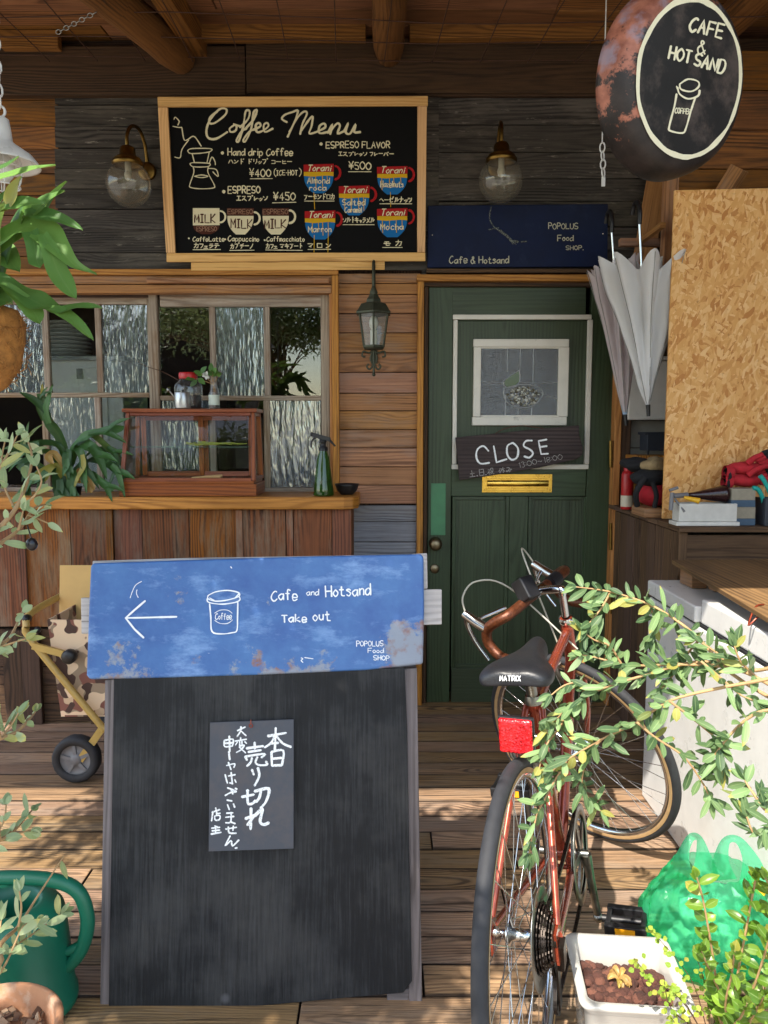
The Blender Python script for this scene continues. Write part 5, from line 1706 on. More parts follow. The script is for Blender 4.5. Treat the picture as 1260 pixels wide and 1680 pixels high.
traced(mb, '472,256 490,246 515,246 530,256;472,280 490,290 515,290 532,278', 2.2, bpl, ZA)
ztext(mb, 'Coffee', 474, 277, 20, bpl, ZA, 2.6, 54, off=.001)
ztext(mb, 'Cafe', 661, 214, 34, bpl, ZA, 4.4, 86, off=.001, ang=-.03)
ztext(mb, 'and', 779, 197, 19, bpl, ZA, 2.8, 40, off=.001, ang=-.03)
ztext(mb, 'Hotsand', 842, 200, 36, bpl, ZA, 4.8, 150, off=.001, ang=-.03)
ztext(mb, 'Take', 696, 287, 25, bpl, ZA, 4.4, 82, off=.001, ang=-.03)
ztext(mb, 'out', 801, 281, 32, bpl, ZA, 4.6, 56, off=.001, ang=-.03)
ztext(mb, 'POPOLUS', 945, 366, 17, bpl, ZA, 2.6, 88, off=.001)
ztext(mb, 'Food', 983, 388, 15, bpl, ZA, 2.4, 52, off=.001)
ztext(mb, 'SHOP', 1002, 413, 16, bpl, ZA, 2.5, 52, off=.001)
traced(mb, '525,101 529,106;760,405 766,408 760,414 766,420;772,404 800,408', 3, bpl, ZA)
mb.build('lettering', paint('white_sign_paint', '#e4e8ee', .6, .06, 40), bs)
# notice hung on the board
nb = thing('chalk_notice', 'small slate notice in white Japanese writing hung on black sandwich board', 'notice', apl.pt(412, 1390, .02))
ZK = (330, 1160, 6.717)
npl2 = Plane(apl.p0 + apl.n * .0095, apl.n)
mb = MB()
mb.prism(zpts(ZK, (97, 172), (1020, 137), (1018, 1560), (82, 1592)), .004, npl2, 0)
mb.build('slate', M['slate'], nb, bevel=.0005)
mb = MB()
traced(mb, '735,320 935,285;822,230 818,350 812,470;815,310 770,395 700,445;830,320 900,400 990,440;760,400 850,395;775,495 780,645;775,495 905,480 890,640;785,570 885,560;780,645 890,640', 27, npl2, ZK)
traced(mb, '590,390 590,460;500,455 685,430;520,495 660,475;485,545 505,585;490,545 700,515 665,555;560,560 545,610 505,650;620,550 600,610 640,640 725,635 715,600', 25, npl2, ZK)
traced(mb, '560,690 580,745;625,670 640,760 590,865', 27, npl2, ZK)
traced(mb, '450,990 580,965;512,915 515,1055 560,1065 600,1030;590,930 745,900 715,1040 655,1110;660,920 640,1000 605,1045', 30, npl2, ZK)
traced(mb, '550,1115 548,1230 545,1345;490,1230 590,1190;590,1190 510,1300;590,1200 660,1130 675,1140 650,1260 690,1295 745,1275', 32, npl2, ZK)
traced(mb, '400,260 485,220;440,215 430,270 395,325;440,265 495,315;435,335 435,365;375,375 500,355;400,385 378,420;425,380 425,430;450,375 450,425;480,380 500,400;430,430 475,420 440,470 390,500;420,440 490,505', 17, npl2, ZK)
traced(mb, '255,370 260,435 345,430;255,370 350,355 345,430;258,400 345,395;310,320 315,490;305,490 315,580', 20, npl2, ZK)
traced(mb, '300,610 330,690;280,645 370,625 360,665;265,745 275,790 290,840;330,720 345,850;300,760 375,745;370,800 385,830;315,835 350,845', 18, npl2, ZK)
traced(mb, '290,890 390,930 330,940 265,975;330,905 350,960;375,895 395,905;285,1025 340,1035;290,1075 310,1130;355,1065 370,1105', 18, npl2, ZK)
traced(mb, '280,1170 350,1165;270,1215 360,1205;330,1160 325,1265 270,1275;325,1265 375,1285;270,1345 390,1325;355,1310 350,1360;300,1320 310,1385 385,1390;320,1420 265,1530 330,1470 345,1530 415,1465;375,1555 398,1550', 18, npl2, ZK)
traced(mb, '160,1110 165,1140;120,1160 205,1130;130,1150 115,1255;170,1150 170,1195;170,1175 210,1170;150,1200 205,1195 200,1240 155,1245 150,1200;150,1310 180,1320;115,1335 205,1325;120,1365 205,1355;160,1330 160,1385;110,1400 220,1380', 17, npl2, ZK)
mb.build('lettering', M['white_chalk'], nb)
mb = MB()
mb.torus(Matrix.Translation(npl2.pt(ZK[0] + 548 / ZK[2], ZK[1] + 205 / ZK[2], .002)) @ Matrix.Rotation(R(90), 4, 'X'), .004, .0012, 12, 5)
mb.tube([npl2.pt(ZK[0] + 548 / ZK[2], ZK[1] + 190 / ZK[2], .002), npl2.pt(ZK[0] + 548 / ZK[2], ZK[1] + 140 / ZK[2], .001)], .0013, 5)
mb.build('hook', M['copper'], nb)

# ------------------------------------------------------------------ folding wagon
wg = thing('folding_wagon', 'camouflage fabric folding wagon with khaki tube frame on black wheels', 'wagon', (-.85, 2.9, 0))
X0, X1, Y0_, Y1_ = -1.25, -.50, 2.74, 3.14
zb_, ztp = .24, .60
mb = MB()
def slab(pts, th=.006):
    P = [V(p) for p in pts]
    nn = (P[1] - P[0]).cross(P[2] - P[1]).normalized()
    u = [(p.x + p.y, p.z) for p in P]
    if abs(nn.z) > .9:
        u = [(p.x, p.y) for p in P]
    Q = [p - nn * th for p in P]
    fs = [(0, 1, 2, 3), (7, 6, 5, 4)]
    us = [u, u[::-1]]
    for i in range(4):
        j = (i + 1) % 4
        fs.append((i, i + 4, j + 4, j)); us.append([u[i], u[i], u[j], u[j]])
    mb.add(P + Q, fs, us)
xa, xb = X0 + .03, X1 - .03
slab([(xa + .03, Y0_, zb_), (xb - .03, Y0_, zb_), (xb, Y0_ - .01, ztp), (xa, Y0_ - .01, ztp)])
slab([(xa + .03, Y1_, zb_), (xa, Y1_ + .01, ztp), (xb, Y1_ + .01, ztp), (xb - .03, Y1_, zb_)])
slab([(xa + .03, Y0_, zb_), (xa, Y0_ - .01, ztp), (xa, Y1_ + .01, ztp), (xa + .03, Y1_, zb_)])
slab([(xb - .03, Y0_, zb_), (xb - .03, Y1_, zb_), (xb, Y1_ + .01, ztp), (xb, Y0_ - .01, ztp)])
slab([(xa + .03, Y0_, zb_), (xb - .03, Y0_, zb_), (xb - .03, Y1_, zb_), (xa + .03, Y1_, zb_)])
mb.build('fabric_tub', M['camo'], wg)
mb = MB()
for yy in (Y0_ - .035, Y1_ + .035):
    mb.tube(smooth([V((X0 - .035, yy, ztp - .02)), V((X0 - .015, yy, ztp - .075)), V((-1.02, yy, .20))], 3), .0135, 8)
    mb.tube([V((-1.02, yy, .20)), V((-.47, yy, .58))], .012, 8)
    mb.tube([V((X1 + .02, yy, ztp - .02)), V((-.75, yy, .20))], .0135, 8)
    mb.tube([V((-.75, yy, .20)), V((-1.22, yy, .515))], .012, 8) if yy > 3 else mb.bar(V((X0 - .01, yy - .012, ztp - .085)), V((X0 + .10, yy - .012, ztp - .115)), .012, .024, up=(0, 0, 1))
    for xx in (-1.025, -.71):
        mb.bar(V((xx, yy, .205)), V((xx - .085, yy - .002, .085)), .016, .026, up=(1, 0, 0))
mb.tube(smooth([V((X0 - .035, Y0_ - .035, ztp - .02)), V((X0 - .04, Y0_ + .02, ztp + .02)), V((X0 - .04, Y1_ - .02, ztp + .02)), V((X0 - .035, Y1_ + .035, ztp - .02))], 4), .0135, 8)
mb.build('tube_frame', M['khaki'], wg)
mb = MB()
mb.lathe([(.001, -.02), (.022, -.02), (.026, -.01), (.026, .012), (.018, .02), (.001, .02)], axis_y((X0 + .12, Y0_ - .045, ztp - .125)), 16)
mb.build('knob', M['blackplastic'], wg); mb = MB()
mb.sphere((X0 - .038, Y0_ - .02, ztp + .008), .016, 10, 8, (1, 1.4, 1))
mb.build('corner_cap', M['blackplastic'], wg); mb = MB()
mb.sphere((X0 + .005, Y0_ - .035, ztp - .03), .013, 10, 8)
mb.build('knob', M['blackplastic'], wg)
def wheel(c, r):
    mb = MB()
    T = axis_y(c)
    mb.lathe([(r * .66, -.022), (r * .9, -.026), (r * .985, -.018), (r, 0), (r * .985, .018), (r * .9, .026), (r * .66, .022), (r * .66, -.022)], T, 40, fn=lambda q, h, a: q * (1 + (.012 if q > r * .95 and int(a * 18) % 2 else 0)))
    w_ = mb.build('wheel', M['rubber'], wg)
    mb = MB()
    mb.lathe([(.001, .016), (.02, .016), (.022, .010), (r * .6, .010), (r * .67, .016), (r * .67, -.016), (r * .6, -.010), (.001, -.010)], T, 32)
    for k in range(5):
        a = k * 1.2566 + .4
        mb.bar(T @ V((.02 * math.cos(a), .02 * math.sin(a), .013)), T @ V((r * .62 * math.cos(a), r * .62 * math.sin(a), .013)), .012, .006, up=(0, 1, 0))
    mb.build('hub', M['greyplastic'], w_)
for xx in (-1.125, -.81):
    for yy in (Y0_ - .035, Y1_ + .04):
        wheel((xx, yy + (.004 if yy < 3 else 0), .088), .086)
mb = MB()
mb.bar((-1.02, 2.92, zb_ + .012), (-1.02, 2.99, .75), .02, .004, up=(1, 0, 0))
mb = MB()
M3 = Matrix.Rotation(R(-8), 3, 'X')
cbx0, cbx1 = PY(95, 1000, 2.96).x, PY(95, 1000, 2.96).x + .34
mb.box(((cbx0 + cbx1) / 2, 2.98, .625), (cbx1 - cbx0, .004, .26), M3)
tag(mb.build('cardboard_sheet', M['cardboard']), 'plain tan cardboard sheet standing inside the camouflage wagon', 'cardboard')

# ------------------------------------------------------------------ watering can, terracotta pot
wc = V((-.835, 1.60, 0.0005))
can = thing('watering_can', 'dark green plastic watering can with loop handle on the deck', 'watering can', wc)
TW = Matrix.Translation(wc) @ Matrix.Diagonal((1.12, .95, 1, 1))
mb = MB()
mb.lathe([(.001, 0), (.122, 0), (.128, .006), (.128, .02), (.124, .024), (.112, .20), (.108, .222), (.095, .240), (.070, .246), (.062, .243), (.060, .20), (.058, .06), (.001, .05)], TW, 40, fn=lambda r, h, a: r)
mb.build('body', M['wateringgreen'], can)
mb = MB()
hp = [(-.16, -.02, .262), (-.10, 0, .292), (.0, 0, .302), (.10, 0, .297), (.158, 0, .272), (.178, 0, .215), (.172, 0, .16), (.150, 0, .115), (.118, 0, .085)]
mb.tube(smooth([wc + V(p) for p in hp], 5), .0155, 14)
mb.tube(smooth([wc + V((-.16, -.02, .255)), wc + V((-.17, -.02, .23)), wc + V((-.12, -.01, .19))], 4), .0155, 12)
mb.tube(smooth([wc + V((.11, 0, .128)), wc + V((.135, 0, .13)), wc + V((.158, 0, .142))], 4), .011, 10)
mb.build('handle', M['wateringgreen'], can)
mb = MB()
mb.tube(smooth([wc + V((-.10, -.02, .06)), wc + V((-.2, -.02, .12)), wc + V((-.32, -.03, .27))], 5), [.03, .016], 12)
mb.lathe([(.016, 0), (.035, .03), (.034, .036), (.001, .04)], Matrix.Translation(wc + V((-.32, -.03, .27))) @ Matrix.Rotation(R(-40), 4, 'Y'), 16)
mb.build('spout', M['wateringgreen'], can)
mb = MB()
mb.torus(Matrix.Translation(wc + V((-.02, -.1115, .085))) @ Matrix.Rotation(R(86), 4, 'X'), .028, .0018, 28, 5)
mb.build('raised_emblem', M['wateringgreen'], can)
tp0 = V((-.705, 1.265, .0005))
tpot = thing('terracotta_pot', 'terracotta flowerpot filled with bark chips beside the watering can', 'flowerpot', tp0)
mb = MB()
mb.lathe([(.001, 0), (.085, 0), (.105, .17), (.122, .175), (.125, .215), (.120, .22), (.112, .219), (.106, .18), (.10, .16), (.001, .16)], Matrix.Translation(tp0), 40)
mb.build('body', M['terracotta'], tpot)
mb = MB()
for k in range(260):
    a, q = rd.uniform(0, 6.28), .103 * rd.uniform(0, 1) ** .5
    mb.box(tp0 + V((q * math.cos(a), q * math.sin(a), .172 + rd.uniform(-.004, .014))), (rd.uniform(.008, .022), rd.uniform(.006, .012), rd.uniform(.003, .006)), Matrix.Rotation(rd.uniform(0, 3), 3, 'Z') @ Matrix.Rotation(rd.uniform(-.7, .7), 3, 'X'))
struct(mb.build('bark_chips', M['chips'], tpot), 'stuff')

# ------------------------------------------------------------------ white planter with lava rock
pc_ = V((.485, 1.435, .0005))
PR = Matrix.Rotation(R(-5), 4, 'Z')
TPl = Matrix.Translation(pc_) @ PR
def rring(hx, hy, z, rad=.02, n=4):
    o = []
    for cx, cy, a0 in ((hx - rad, hy - rad, 0), (-hx + rad, hy - rad, 90), (-hx + rad, -hy + rad, 180), (hx - rad, -hy + rad, 270)):
        for k in range(n + 1):
            a = R(a0 + 90 * k / n)
            o.append((cx + rad * math.cos(a), cy + rad * math.sin(a), z))
    return o
rings = [rring(.080, .080, 0), rring(.088, .088, .10), rring(.098, .098, .185), rring(.106, .107, .198), rring(.108, .109, .205), rring(.106, .107, .208), rring(.091, .093, .207), rring(.087, .089, .198), rring(.083, .085, .15), rring(.080, .082, .10)]
pl0 = thing('planter_box', 'white glazed rectangular planter of dark red lava rock on the deck', 'planter', pc_)
mb = MB()
n = len(rings[0])
vs = [TPl @ V(p) for r_ in rings for p in r_]
fs = []
for i in range(len(rings) - 1):
    for k in range(n):
        fs.append((i * n + k, i * n + (k + 1) % n, (i + 1) * n + (k + 1) % n, (i + 1) * n + k))
mb.add(vs, fs, None, True)
mb.add(vs[-n:], [tuple(range(n))])
mb.add(vs[:n], [tuple(reversed(range(n)))])
mb.build('body', M['ceramic'], pl0)
def rock(mb, c, r):
    o = len(mb.v)
    sd = rd.uniform(0, 99)
    sq = (rd.uniform(.8, 1.3), rd.uniform(.8, 1.2), rd.uniform(.6, .9))
    i0 = len(mb.v)
    mb.sphere((0, 0, 0), r, 9, 6, sq)
    for i in range(i0, len(mb.v)):
        v = mb.v[i]
        d = 1 + .35 * noise.noise(v / r * .9 + V((sd, 0, 0))) + .16 * noise.noise(v / r * 2.6 + V((0, sd, 0)))
        mb.v[i] = v * d + V(c)
mb = MB()
for k in range(300):
    x, y = rd.uniform(-.076, .076), rd.uniform(-.078, .078)
    rock(mb, TPl @ V((x, y, .163 + rd.uniform(-.012, .008) - .008 * (y / .07))), rd.uniform(.007, .015))
struct(mb.build('lava_rock', M['lava'], pl0), 'stuff')
mb = MB()
dc = TPl @ V((-.012, .005, .178))
for k in range(16):
    a = rd.uniform(0, 6.28)
    d = V((math.cos(a), math.sin(a), rd.uniform(-.1, .9)))
    frond(mb, [dc + d * .003, dc + d * .009 + V((0, 0, .006)), dc + d * .017 + V((0, 0, .003)), dc + d * .022 + V((0, 0, -.005))], .011, (0, -.5, .8), n=3, wav=.5, cup=.3)
tag(mb.build('withered_bulb', M['dryleaf']), 'withered tan plant stump sitting in the lava rock of white planter', 'plant')

# ------------------------------------------------------------------ green plastic bag
gb = V((.775, 1.73, .0005))
bag = thing('plastic_bag', 'translucent green carrier bag full of paper beside the white cabinet', 'plastic bag', gb)
mb = MB()
def bagr(r, h, a):
    f = abs(noise.noise(V((math.cos(a) * 2.2, math.sin(a) * 2.2, h * 5))))
    g_ = noise.noise(V((math.cos(a) * 5, math.sin(a) * 5, h * 12 + 3)))
    return r * (1 + .18 * f - .05 + .07 * g_ + .06 * abs(noise.noise(V((math.cos(a) * 9, math.sin(a) * 9, h * 22)))))
TB = Matrix.Translation(gb) @ Matrix.Diagonal((1.12, .85, 1, 1))
prof = [(.001, 0), (.09, .004), (.118, .03), (.132, .08), (.134, .13), (.125, .17), (.106, .205), (.088, .232), (.078, .25)]
pr2 = []
for (a, b), (c, d) in zip(prof, prof[1:]):
    for k in range(4):
        pr2.append((a + (c - a) * k / 4, b + (d - b) * k / 4))
mb.lathe(pr2 + [prof[-1]], TB, 110, fn=bagr)
for s, yo in ((-1, 0), (1, -.01)):
    P = [gb + V(p) for p in ((s * .085, yo - .03, .235), (s * .078, yo - .02, .285), (s * .055, yo - .005, .325), (s * .030, yo + .005, .318), (s * .018, yo, .27), (s * .02, yo - .02, .235))]
    frond(mb, P, .052, (0, -.9, .3), n=6, prof=lambda k: 1.3 - 1.0 * math.sin(math.pi * k), wav=.35, cup=.12)
mb.build('bag_film', M['greenfilm'], bag)
mb = MB()
for k in range(9):
    c = gb + V((rd.uniform(-.07, .07), rd.uniform(-.05, .05), rd.uniform(.05, .17)))
    i0 = len(mb.v)
    mb.sphere((0, 0, 0), rd.uniform(.03, .05), 12, 9)
    for i in range(i0, len(mb.v)):
        v = mb.v[i]
        mb.v[i] = c + v * (1 + .5 * noise.noise(v * 40 + V((k, 0, 0))))
mb.build('paper_rubbish', paint('white_paper', '#d9e2dc', .8, .05), bag)
mb = MB()
mb.box(gb + V((.10, -.03, .22)), (.05, .004, .03), Matrix.Rotation(.5, 3, 'Y'))
mb.build('yellow_wrapper', M['yellow'], bag)

# ------------------------------------------------------------------ white cabinet, plywood, side counter, OSB
cb = thing('white_cabinet', 'white enamel chest cabinet with stepped lid under the plywood sheet', 'cabinet', (1.25, 1.95, 0))
CX = .91
def cbox(mb, xa, xb, ya, yb_, za, zb2):
    mb.box(((xa + xb) / 2, (ya + yb_) / 2, (za + zb2) / 2), (xb - xa, yb_ - ya, zb2 - za))
mb = MB()
cbox(mb, CX, 1.62, 1.16, 2.60, .0, .715)
cab = mb.build('body', M['whiteenamel'], cb, bevel=.008, seg=3)
mb = MB()
cbox(mb, CX - .004, 1.62, 2.20, 2.605, .723, .772)
cbox(mb, CX + .012, 1.62, 1.16, 2.195, .723, .795)
mb.build('lid', M['whiteenamel'], cb, bevel=.006, seg=3)
mb = MB()
cbox(mb, CX + .006, 1.6, 1.18, 2.59, .7155, .7225)
mb.build('rubber_seal', M['blackplastic'], cb)
mb = MB()
p1 = V((CX - .002, 2.53, .63))
mb.lathe([(.001, .0), (.045, .0), (.045, .002), (.001, .0022)], Matrix.Translation(p1) @ Matrix.Rotation(R(-90), 4, 'Y') @ Matrix.Diagonal((1.15, .55, 1, 1)), 28)
mb.build('sticker', M['tealsticker'], cb)
pw = thing('plywood_sheet', 'worn brown plywood sheet laid over the white cabinet', 'board', (1.3, 2.2, .83))
mb = MB()
P = [(.985, 2.60), (1.75, 2.64), (1.75, 1.45), (.895, 1.66)]
top = [V((a, b, .842)) for a, b in P]; bot = [p - V((0, 0, .014)) for p in top]
fs = [(3, 2, 1, 0), (4, 5, 6, 7)]
us = [[(p.y, p.x) for p in reversed(top)], [(p.y, p.x) for p in bot]]
for i in range(4):
    j = (i + 1) % 4
    fs.append((i, j, j + 4, i + 4)); us.append([(i, 0), (i + .6, 0), (i + .6, .014), (i, .014)])
mb.add(top + bot, fs, us)
mb.build('board', M['ply'], pw, bevel=.002)
mb = MB()
for c, d in (((1.02, 2.50, .800), (.05, .10, .053)), ((1.3, 1.6, .8115), (.05, .10, .031)), ((1.062, 2.42, .800), (.03, .05, .053))):
    mb = MB()
    mb.box(c, d)
    mb.build('wood_block', M['brown'], pw, bevel=.002)
mb = MB()
wq = V((.93, 1.86, .838))
mb.tube(smooth([wq + V((.03, .05, .006)), wq + V((.0, .03, .004)), wq + V((-.03, 0, -.035)), wq + V((-.005, .0, -.012)), wq + V((.04, .0, .008))], 5), .0025, 6)
tag(mb.build('wire_hook', M['copper']), 'bent coppery wire hook caught on the plywood edge', 'hook')

sc_ = thing('side_counter', 'dark brown storage counter with plank side below the OSB panel', 'counter', (1.6, 3.1, 0))
SX, SYF, SZ = 1.055, 2.73, .945
mb = MB()
k = 0
yy = SYF
while yy < WY - .06:
    wd = rd.uniform(.07, .10)
    mb.box((SX + .01 + rd.uniform(-.002, .002), yy + wd / 2, SZ / 2 - .012), (.02, wd - .004, SZ - .03), None, 2)
    yy += wd
mb.build('side_planks', M['sidebox'], sc_, bevel=.002)
mb = MB()
mb.box((1.75, SYF - .011, .845), (1.36, .02, .135), None, 0)
mb.box((1.063, SYF - .012, .845), (.03, .024, .16), None, 2)
mb.box((1.75, SYF - .008, .40), (1.36, .02, .74), None, 0)
mb.build('front_board', M['sidebox'], sc_, bevel=.002)
mb = MB()
yy = SYF - .045
while yy < WY - .08:
    mb.box((1.745, yy + .055, SZ - .01), (1.41, .106, .02), None, 0)
    yy += .11
mb.build('counter_top', M['sidebox'], sc_, bevel=.002)
CT = SZ + .0006
ob = MB()
oa, ob1 = PY(1107, 312, 2.90), PY(1088, 850, 2.90)
ob.prism([(1107, 312), (1420, 305), (1420, 850), (1087, 851)], .012, Plane((0, 2.90, 0), (0, -1, 0)), 0)
tag(ob.build('osb_panel', M['osb'], bevel=.0008), 'tall pale OSB chipboard panel standing on the brown side counter', 'board')

# ------------------------------------------------------------------ umbrellas
def umbrella(name, label, tip, top, Rr, film, ferr, band, seed, hang):
    tip, top = V(tip), V(top)
    ax = (top - tip).normalized()
    sx = ax.orthogonal().normalized()
    Mx = Matrix((sx, ax.cross(sx), ax)).transposed().to_4x4()
    Tt = Matrix.Translation(tip) @ Mx
    L = (top - tip).length
    t = thing(name, label, 'umbrella', tip, group='umbrellas hung by the door')
    mb = MB()
    def fn(r, h, a):
        k = h / L
        f = math.cos(8 * a + seed)
        return r * (1 + .34 * f * min(1, k * 1.5) + .30 * noise.noise(V((math.cos(a) * 1.2, math.sin(a) * 1.2, k * 2 + seed))) + .10 * noise.noise(V((math.cos(a) * 5, math.sin(a) * 5, k * 6 + seed))))
    prof = []
    for i in range(26):
        k = .085 + .915 * i / 25
        prof.append((.009 + Rr * ((k - .085) / .915) ** .9, k * L))
    mb.lathe(prof, Tt, 96, fn=fn)
    for i in range(26):
        for q in range(96):
            a = 2 * math.pi * q / 96
            mb.v[i * 96 + q] += ax * ((.030 * math.cos(8 * a + seed) + .02 * math.sin(a + seed)) * (i / 25) ** 3)
    o = mb.build('canopy', film, t)
    for q in range(8):
        mb = MB()
        a = (2 * math.pi * q - seed) / 8
        mb.tube([Tt @ V((fn(p, h, a) * 1.0 * math.cos(a), fn(p, h, a) * math.sin(a), h)) for p, h in prof[::5]], .0014, 4)
        mb.build('rib', M['steel'], t)
    mb = MB()
    mb.tube([tip + ax * .0, tip + ax * .045], [.0065, .009], 10)
    mb.build('ferrule', ferr, t)
    mb = MB()
    mb.tube([tip + ax * .046, tip + ax * (L * .085 + .03)], [.0095, .014], 12)
    mb.build('tip_band', band, t)
    mb = MB()
    hk = [top + V((0, 0, .0)) - ax * .1, top + ax * .14]
    mb.tube(hk, .005, 8)
    mb.build('shaft', M['chrome'], t)
    mb = MB()
    e = top + ax * .14
    mb.tube(smooth([e, e + V((0, 0, .05)), e + V((.0, .03, .09)), e + V((0, .07, .09)), e + V((0, .09, .06))], 5), .009, 8)
    mb.build('crook_handle', M['blackplastic'], t)
    return t
umbrella('umbrella', 'large pale grey folded umbrella hanging point down beside the OSB panel', PY(1064, 683, 3.02), PY(1052, 430, 3.02), .115, M['umbrellafilm'], M['blackplastic'], M['umbrellafilm'], .4, 0)
umbrella('umbrella', 'slimmer pinkish clear folded umbrella hanging behind the large grey one', PY(1027, 698, 3.20), PY(1008, 440, 3.20), .075, M['umbrella2'], M['blackplastic'], paint('pale_blue_band', '#8fa9c2', .4), 2.1, 0)
mb = MB()
mb.bar((1.06, 3.02, 2.06), (1.06, 3.3, 2.06), .02, .02)
mb.bar((.98, 3.3, 2.06), (1.3, 3.3, 2.06), .03, .03)
tag(mb.build('hanging_rail', M['brown']), 'brown wooden rail the folded umbrellas hang from', 'rail')

# ------------------------------------------------------------------ things on the side counter
scb = V((PY(1031, 820, 3.28).x, 3.30, CT))
can2 = thing('spray_can', 'red aerosol can with red nozzle on the side counter', 'spray can', scb)
lathe_obj('body', M['redplastic'], [(.001, 0), (.024, 0), (.026, .003), (.026, .150), (.022, .160), (.014, .166)], scb, can2, 22)
lathe_obj('label', paint('pale_can_label', '#c9c0ac', .5), [(.0264, .012), (.0264, .06)], scb, can2, 22)
lathe_obj('nozzle', M['redplastic'], [(.017, .164), (.018, .178), (.009, .185), (.007, .22), (.001, .221)], scb, can2, 14)
hbk = V((PY(1064, 822, 3.06).x, 3.06, CT))
mb = MB()
mb.box(hbk + V((.035, -.01, .018)), (.16, .16, .036))
tag(mb.build('wooden_block', M['brown'], bevel=.003), 'short wood block beneath the red and black tool bag', 'wood block')
hbk = hbk + V((0, 0, .037))
rbag = thing('tool_bag', 'red and black fabric tool bag behind the OSB panel', 'bag', hbk)
def blob(mb, c, r, sq, amp=.2, fr=20, n=18, m=12, sd=0):
    i0 = len(mb.v)
    mb.sphere((0, 0, 0), r, n, m, sq)
    for i in range(i0, len(mb.v)):
        v = mb.v[i]
        mb.v[i] = V(c) + v * (1 + amp * noise.noise(v * fr + V((sd, 0, 0))))
mb = MB(); blob(mb, hbk + V((.02, 0, .05)), .075, (1.0, .8, .68), .15, 16)
mb.build('red_body', M['redcloth'], rbag)
mb = MB(); blob(mb, hbk + V((.0, -.005, .115)), .068, (1.1, .9, .5), .25, 22, sd=4)
mb.tube(smooth([hbk + V((-.055, -.03, .005)), hbk + V((-.07, -.06, .06)), hbk + V((-.04, -.07, .12))], 4), .012, 8)
mb.tube(smooth([hbk + V((.0, -.068, .0)), hbk + V((.005, -.072, .05)), hbk + V((-.01, -.065, .10))], 4), .010, 8)
mb.build('black_flap', M['blackcloth'], rbag)
mb = MB(); blob(mb, hbk + V((.03, .02, .165)), .06, (1.1, .9, .5), .35, 26, sd=9)
tag(mb.build('work_glove', M['tancloth']), 'crumpled tan work glove lying on the red and black bag', 'glove')
mb = MB(); blob(mb, hbk + V((-.04, .06, .165)), .06, (.9, .8, .5), .35, 26, sd=14)
tag(mb.build('black_cloth', M['blackcloth']), 'crumpled black cloth behind the tan glove on the tool bag', 'cloth')
mb = MB()
cx = PY(1066, 740, 3.35).x
mb.box((cx + .04, 3.40, CT + .115), (.21, .16, .23))
tag(mb.build('wooden_crate', M['trim'], bevel=.003), 'small orange brown wooden crate behind the tool bag', 'crate')
mb = MB()
mb.box((cx + .05, 3.42, CT + .235 + .09), (.13, .10, .012)); mb.box((cx + .05, 3.42, CT + .241 + .046), (.11, .10, .075))
for sx in (-.04, .04):
    mb.tube([V((cx + .05 + sx, 3.40, CT + .231)), V((cx + .05 + sx, 3.40, CT + .26))], [.004, .008], 8)
tag(mb.build('black_box', M['darkbox'], bevel=.003), 'dark box on short pointed feet standing on the brown crate', 'box')
mb = MB()
mb.box((PY(1060, 650, 3.45).x + .02, 3.48, 1.46), (.19, .03, .26))
mb.box((PY(1060, 650, 3.45).x + .02, 3.46, 1.60), (.22, .06, .015))
tag(mb.build('wash_basin', M['whiteenamel'], bevel=.012), 'white enamel basin mounted on the wall behind the umbrellas', 'basin')

tr = PY(1164, 845, 2.70)
tb_ = V((tr.x, 2.745, CT))
mb = MB()
mb.box(tb_ + V((0, 0, .007)), (.225, .075, .014))
tray = thing('marble_tray', 'pale grey stone trough in front of the OSB panel', 'tray', tb_)
mb.build('base', paint('pale_stone', '#c9c7c2', .5, .08, 25, .05), tray, bevel=.002)
mb = MB()
for c, d in (((0, -.03, .047), (.205, .008, .064)), ((0, .03, .047), (.205, .008, .064)), ((-.0985, 0, .047), (.008, .052, .064)), ((.0985, 0, .047), (.008, .052, .064))):
    mb.box(tb_ + V(c), d)
mb.build('trough', paint('pale_stone_wall', '#c2c0ba', .5, .1, 25, .05), tray, bevel=.002)
cn = thing('garden_sprayer', 'glossy dark brown cone sprayer with yellow and grey nozzle across the stone trough', 'sprayer', tb_ + V((0, 0, .08)))
a0, a1 = tb_ + V((-.085, -.006, .105)), tb_ + V((.075, .014, .098 + .012))
axx = (a1 - a0).normalized()
Mc = Matrix((axx.orthogonal().normalized(), axx.cross(axx.orthogonal().normalized()), axx)).transposed().to_4x4()
mb = MB()
Lc = (a1 - a0).length
mb.lathe([(.001, .02), (.008, .02), (.012, .05), (.030, Lc - .01), (.034, Lc), (.028, Lc + .004), (.001, Lc + .004)], Matrix.Translation(a0) @ Mc, 26)
mb.build('cone', M['coneplastic'], cn)
mb = MB()
mb.tube([a0 + V((.0, -.02, -.004)), a0 + V((.05, -.032, -.016))], [.006, .011], 8)
mb.build('yellow_grip', M['yellow'], cn)
mb = MB()
mb.tube([a0 + V((-.035, -.012, .0)), a0 + V((.02, 0, .003))], .009, 8)
mb.tube([a0 + V((-.04, -.012, .012)), a0 + V((-.045, -.02, -.05))], .008, 8)
mb.tube([a0 + V((-.03, -.015, -.01)), a0 + V((.0, -.03, -.055))], .004, 6)
mb.tube([a0 + V((-.05, -.012, .02)), a0 + V((-.02, -.012, .03))], .006, 6)
mb.build('trigger_head', M['greyplastic'], cn)
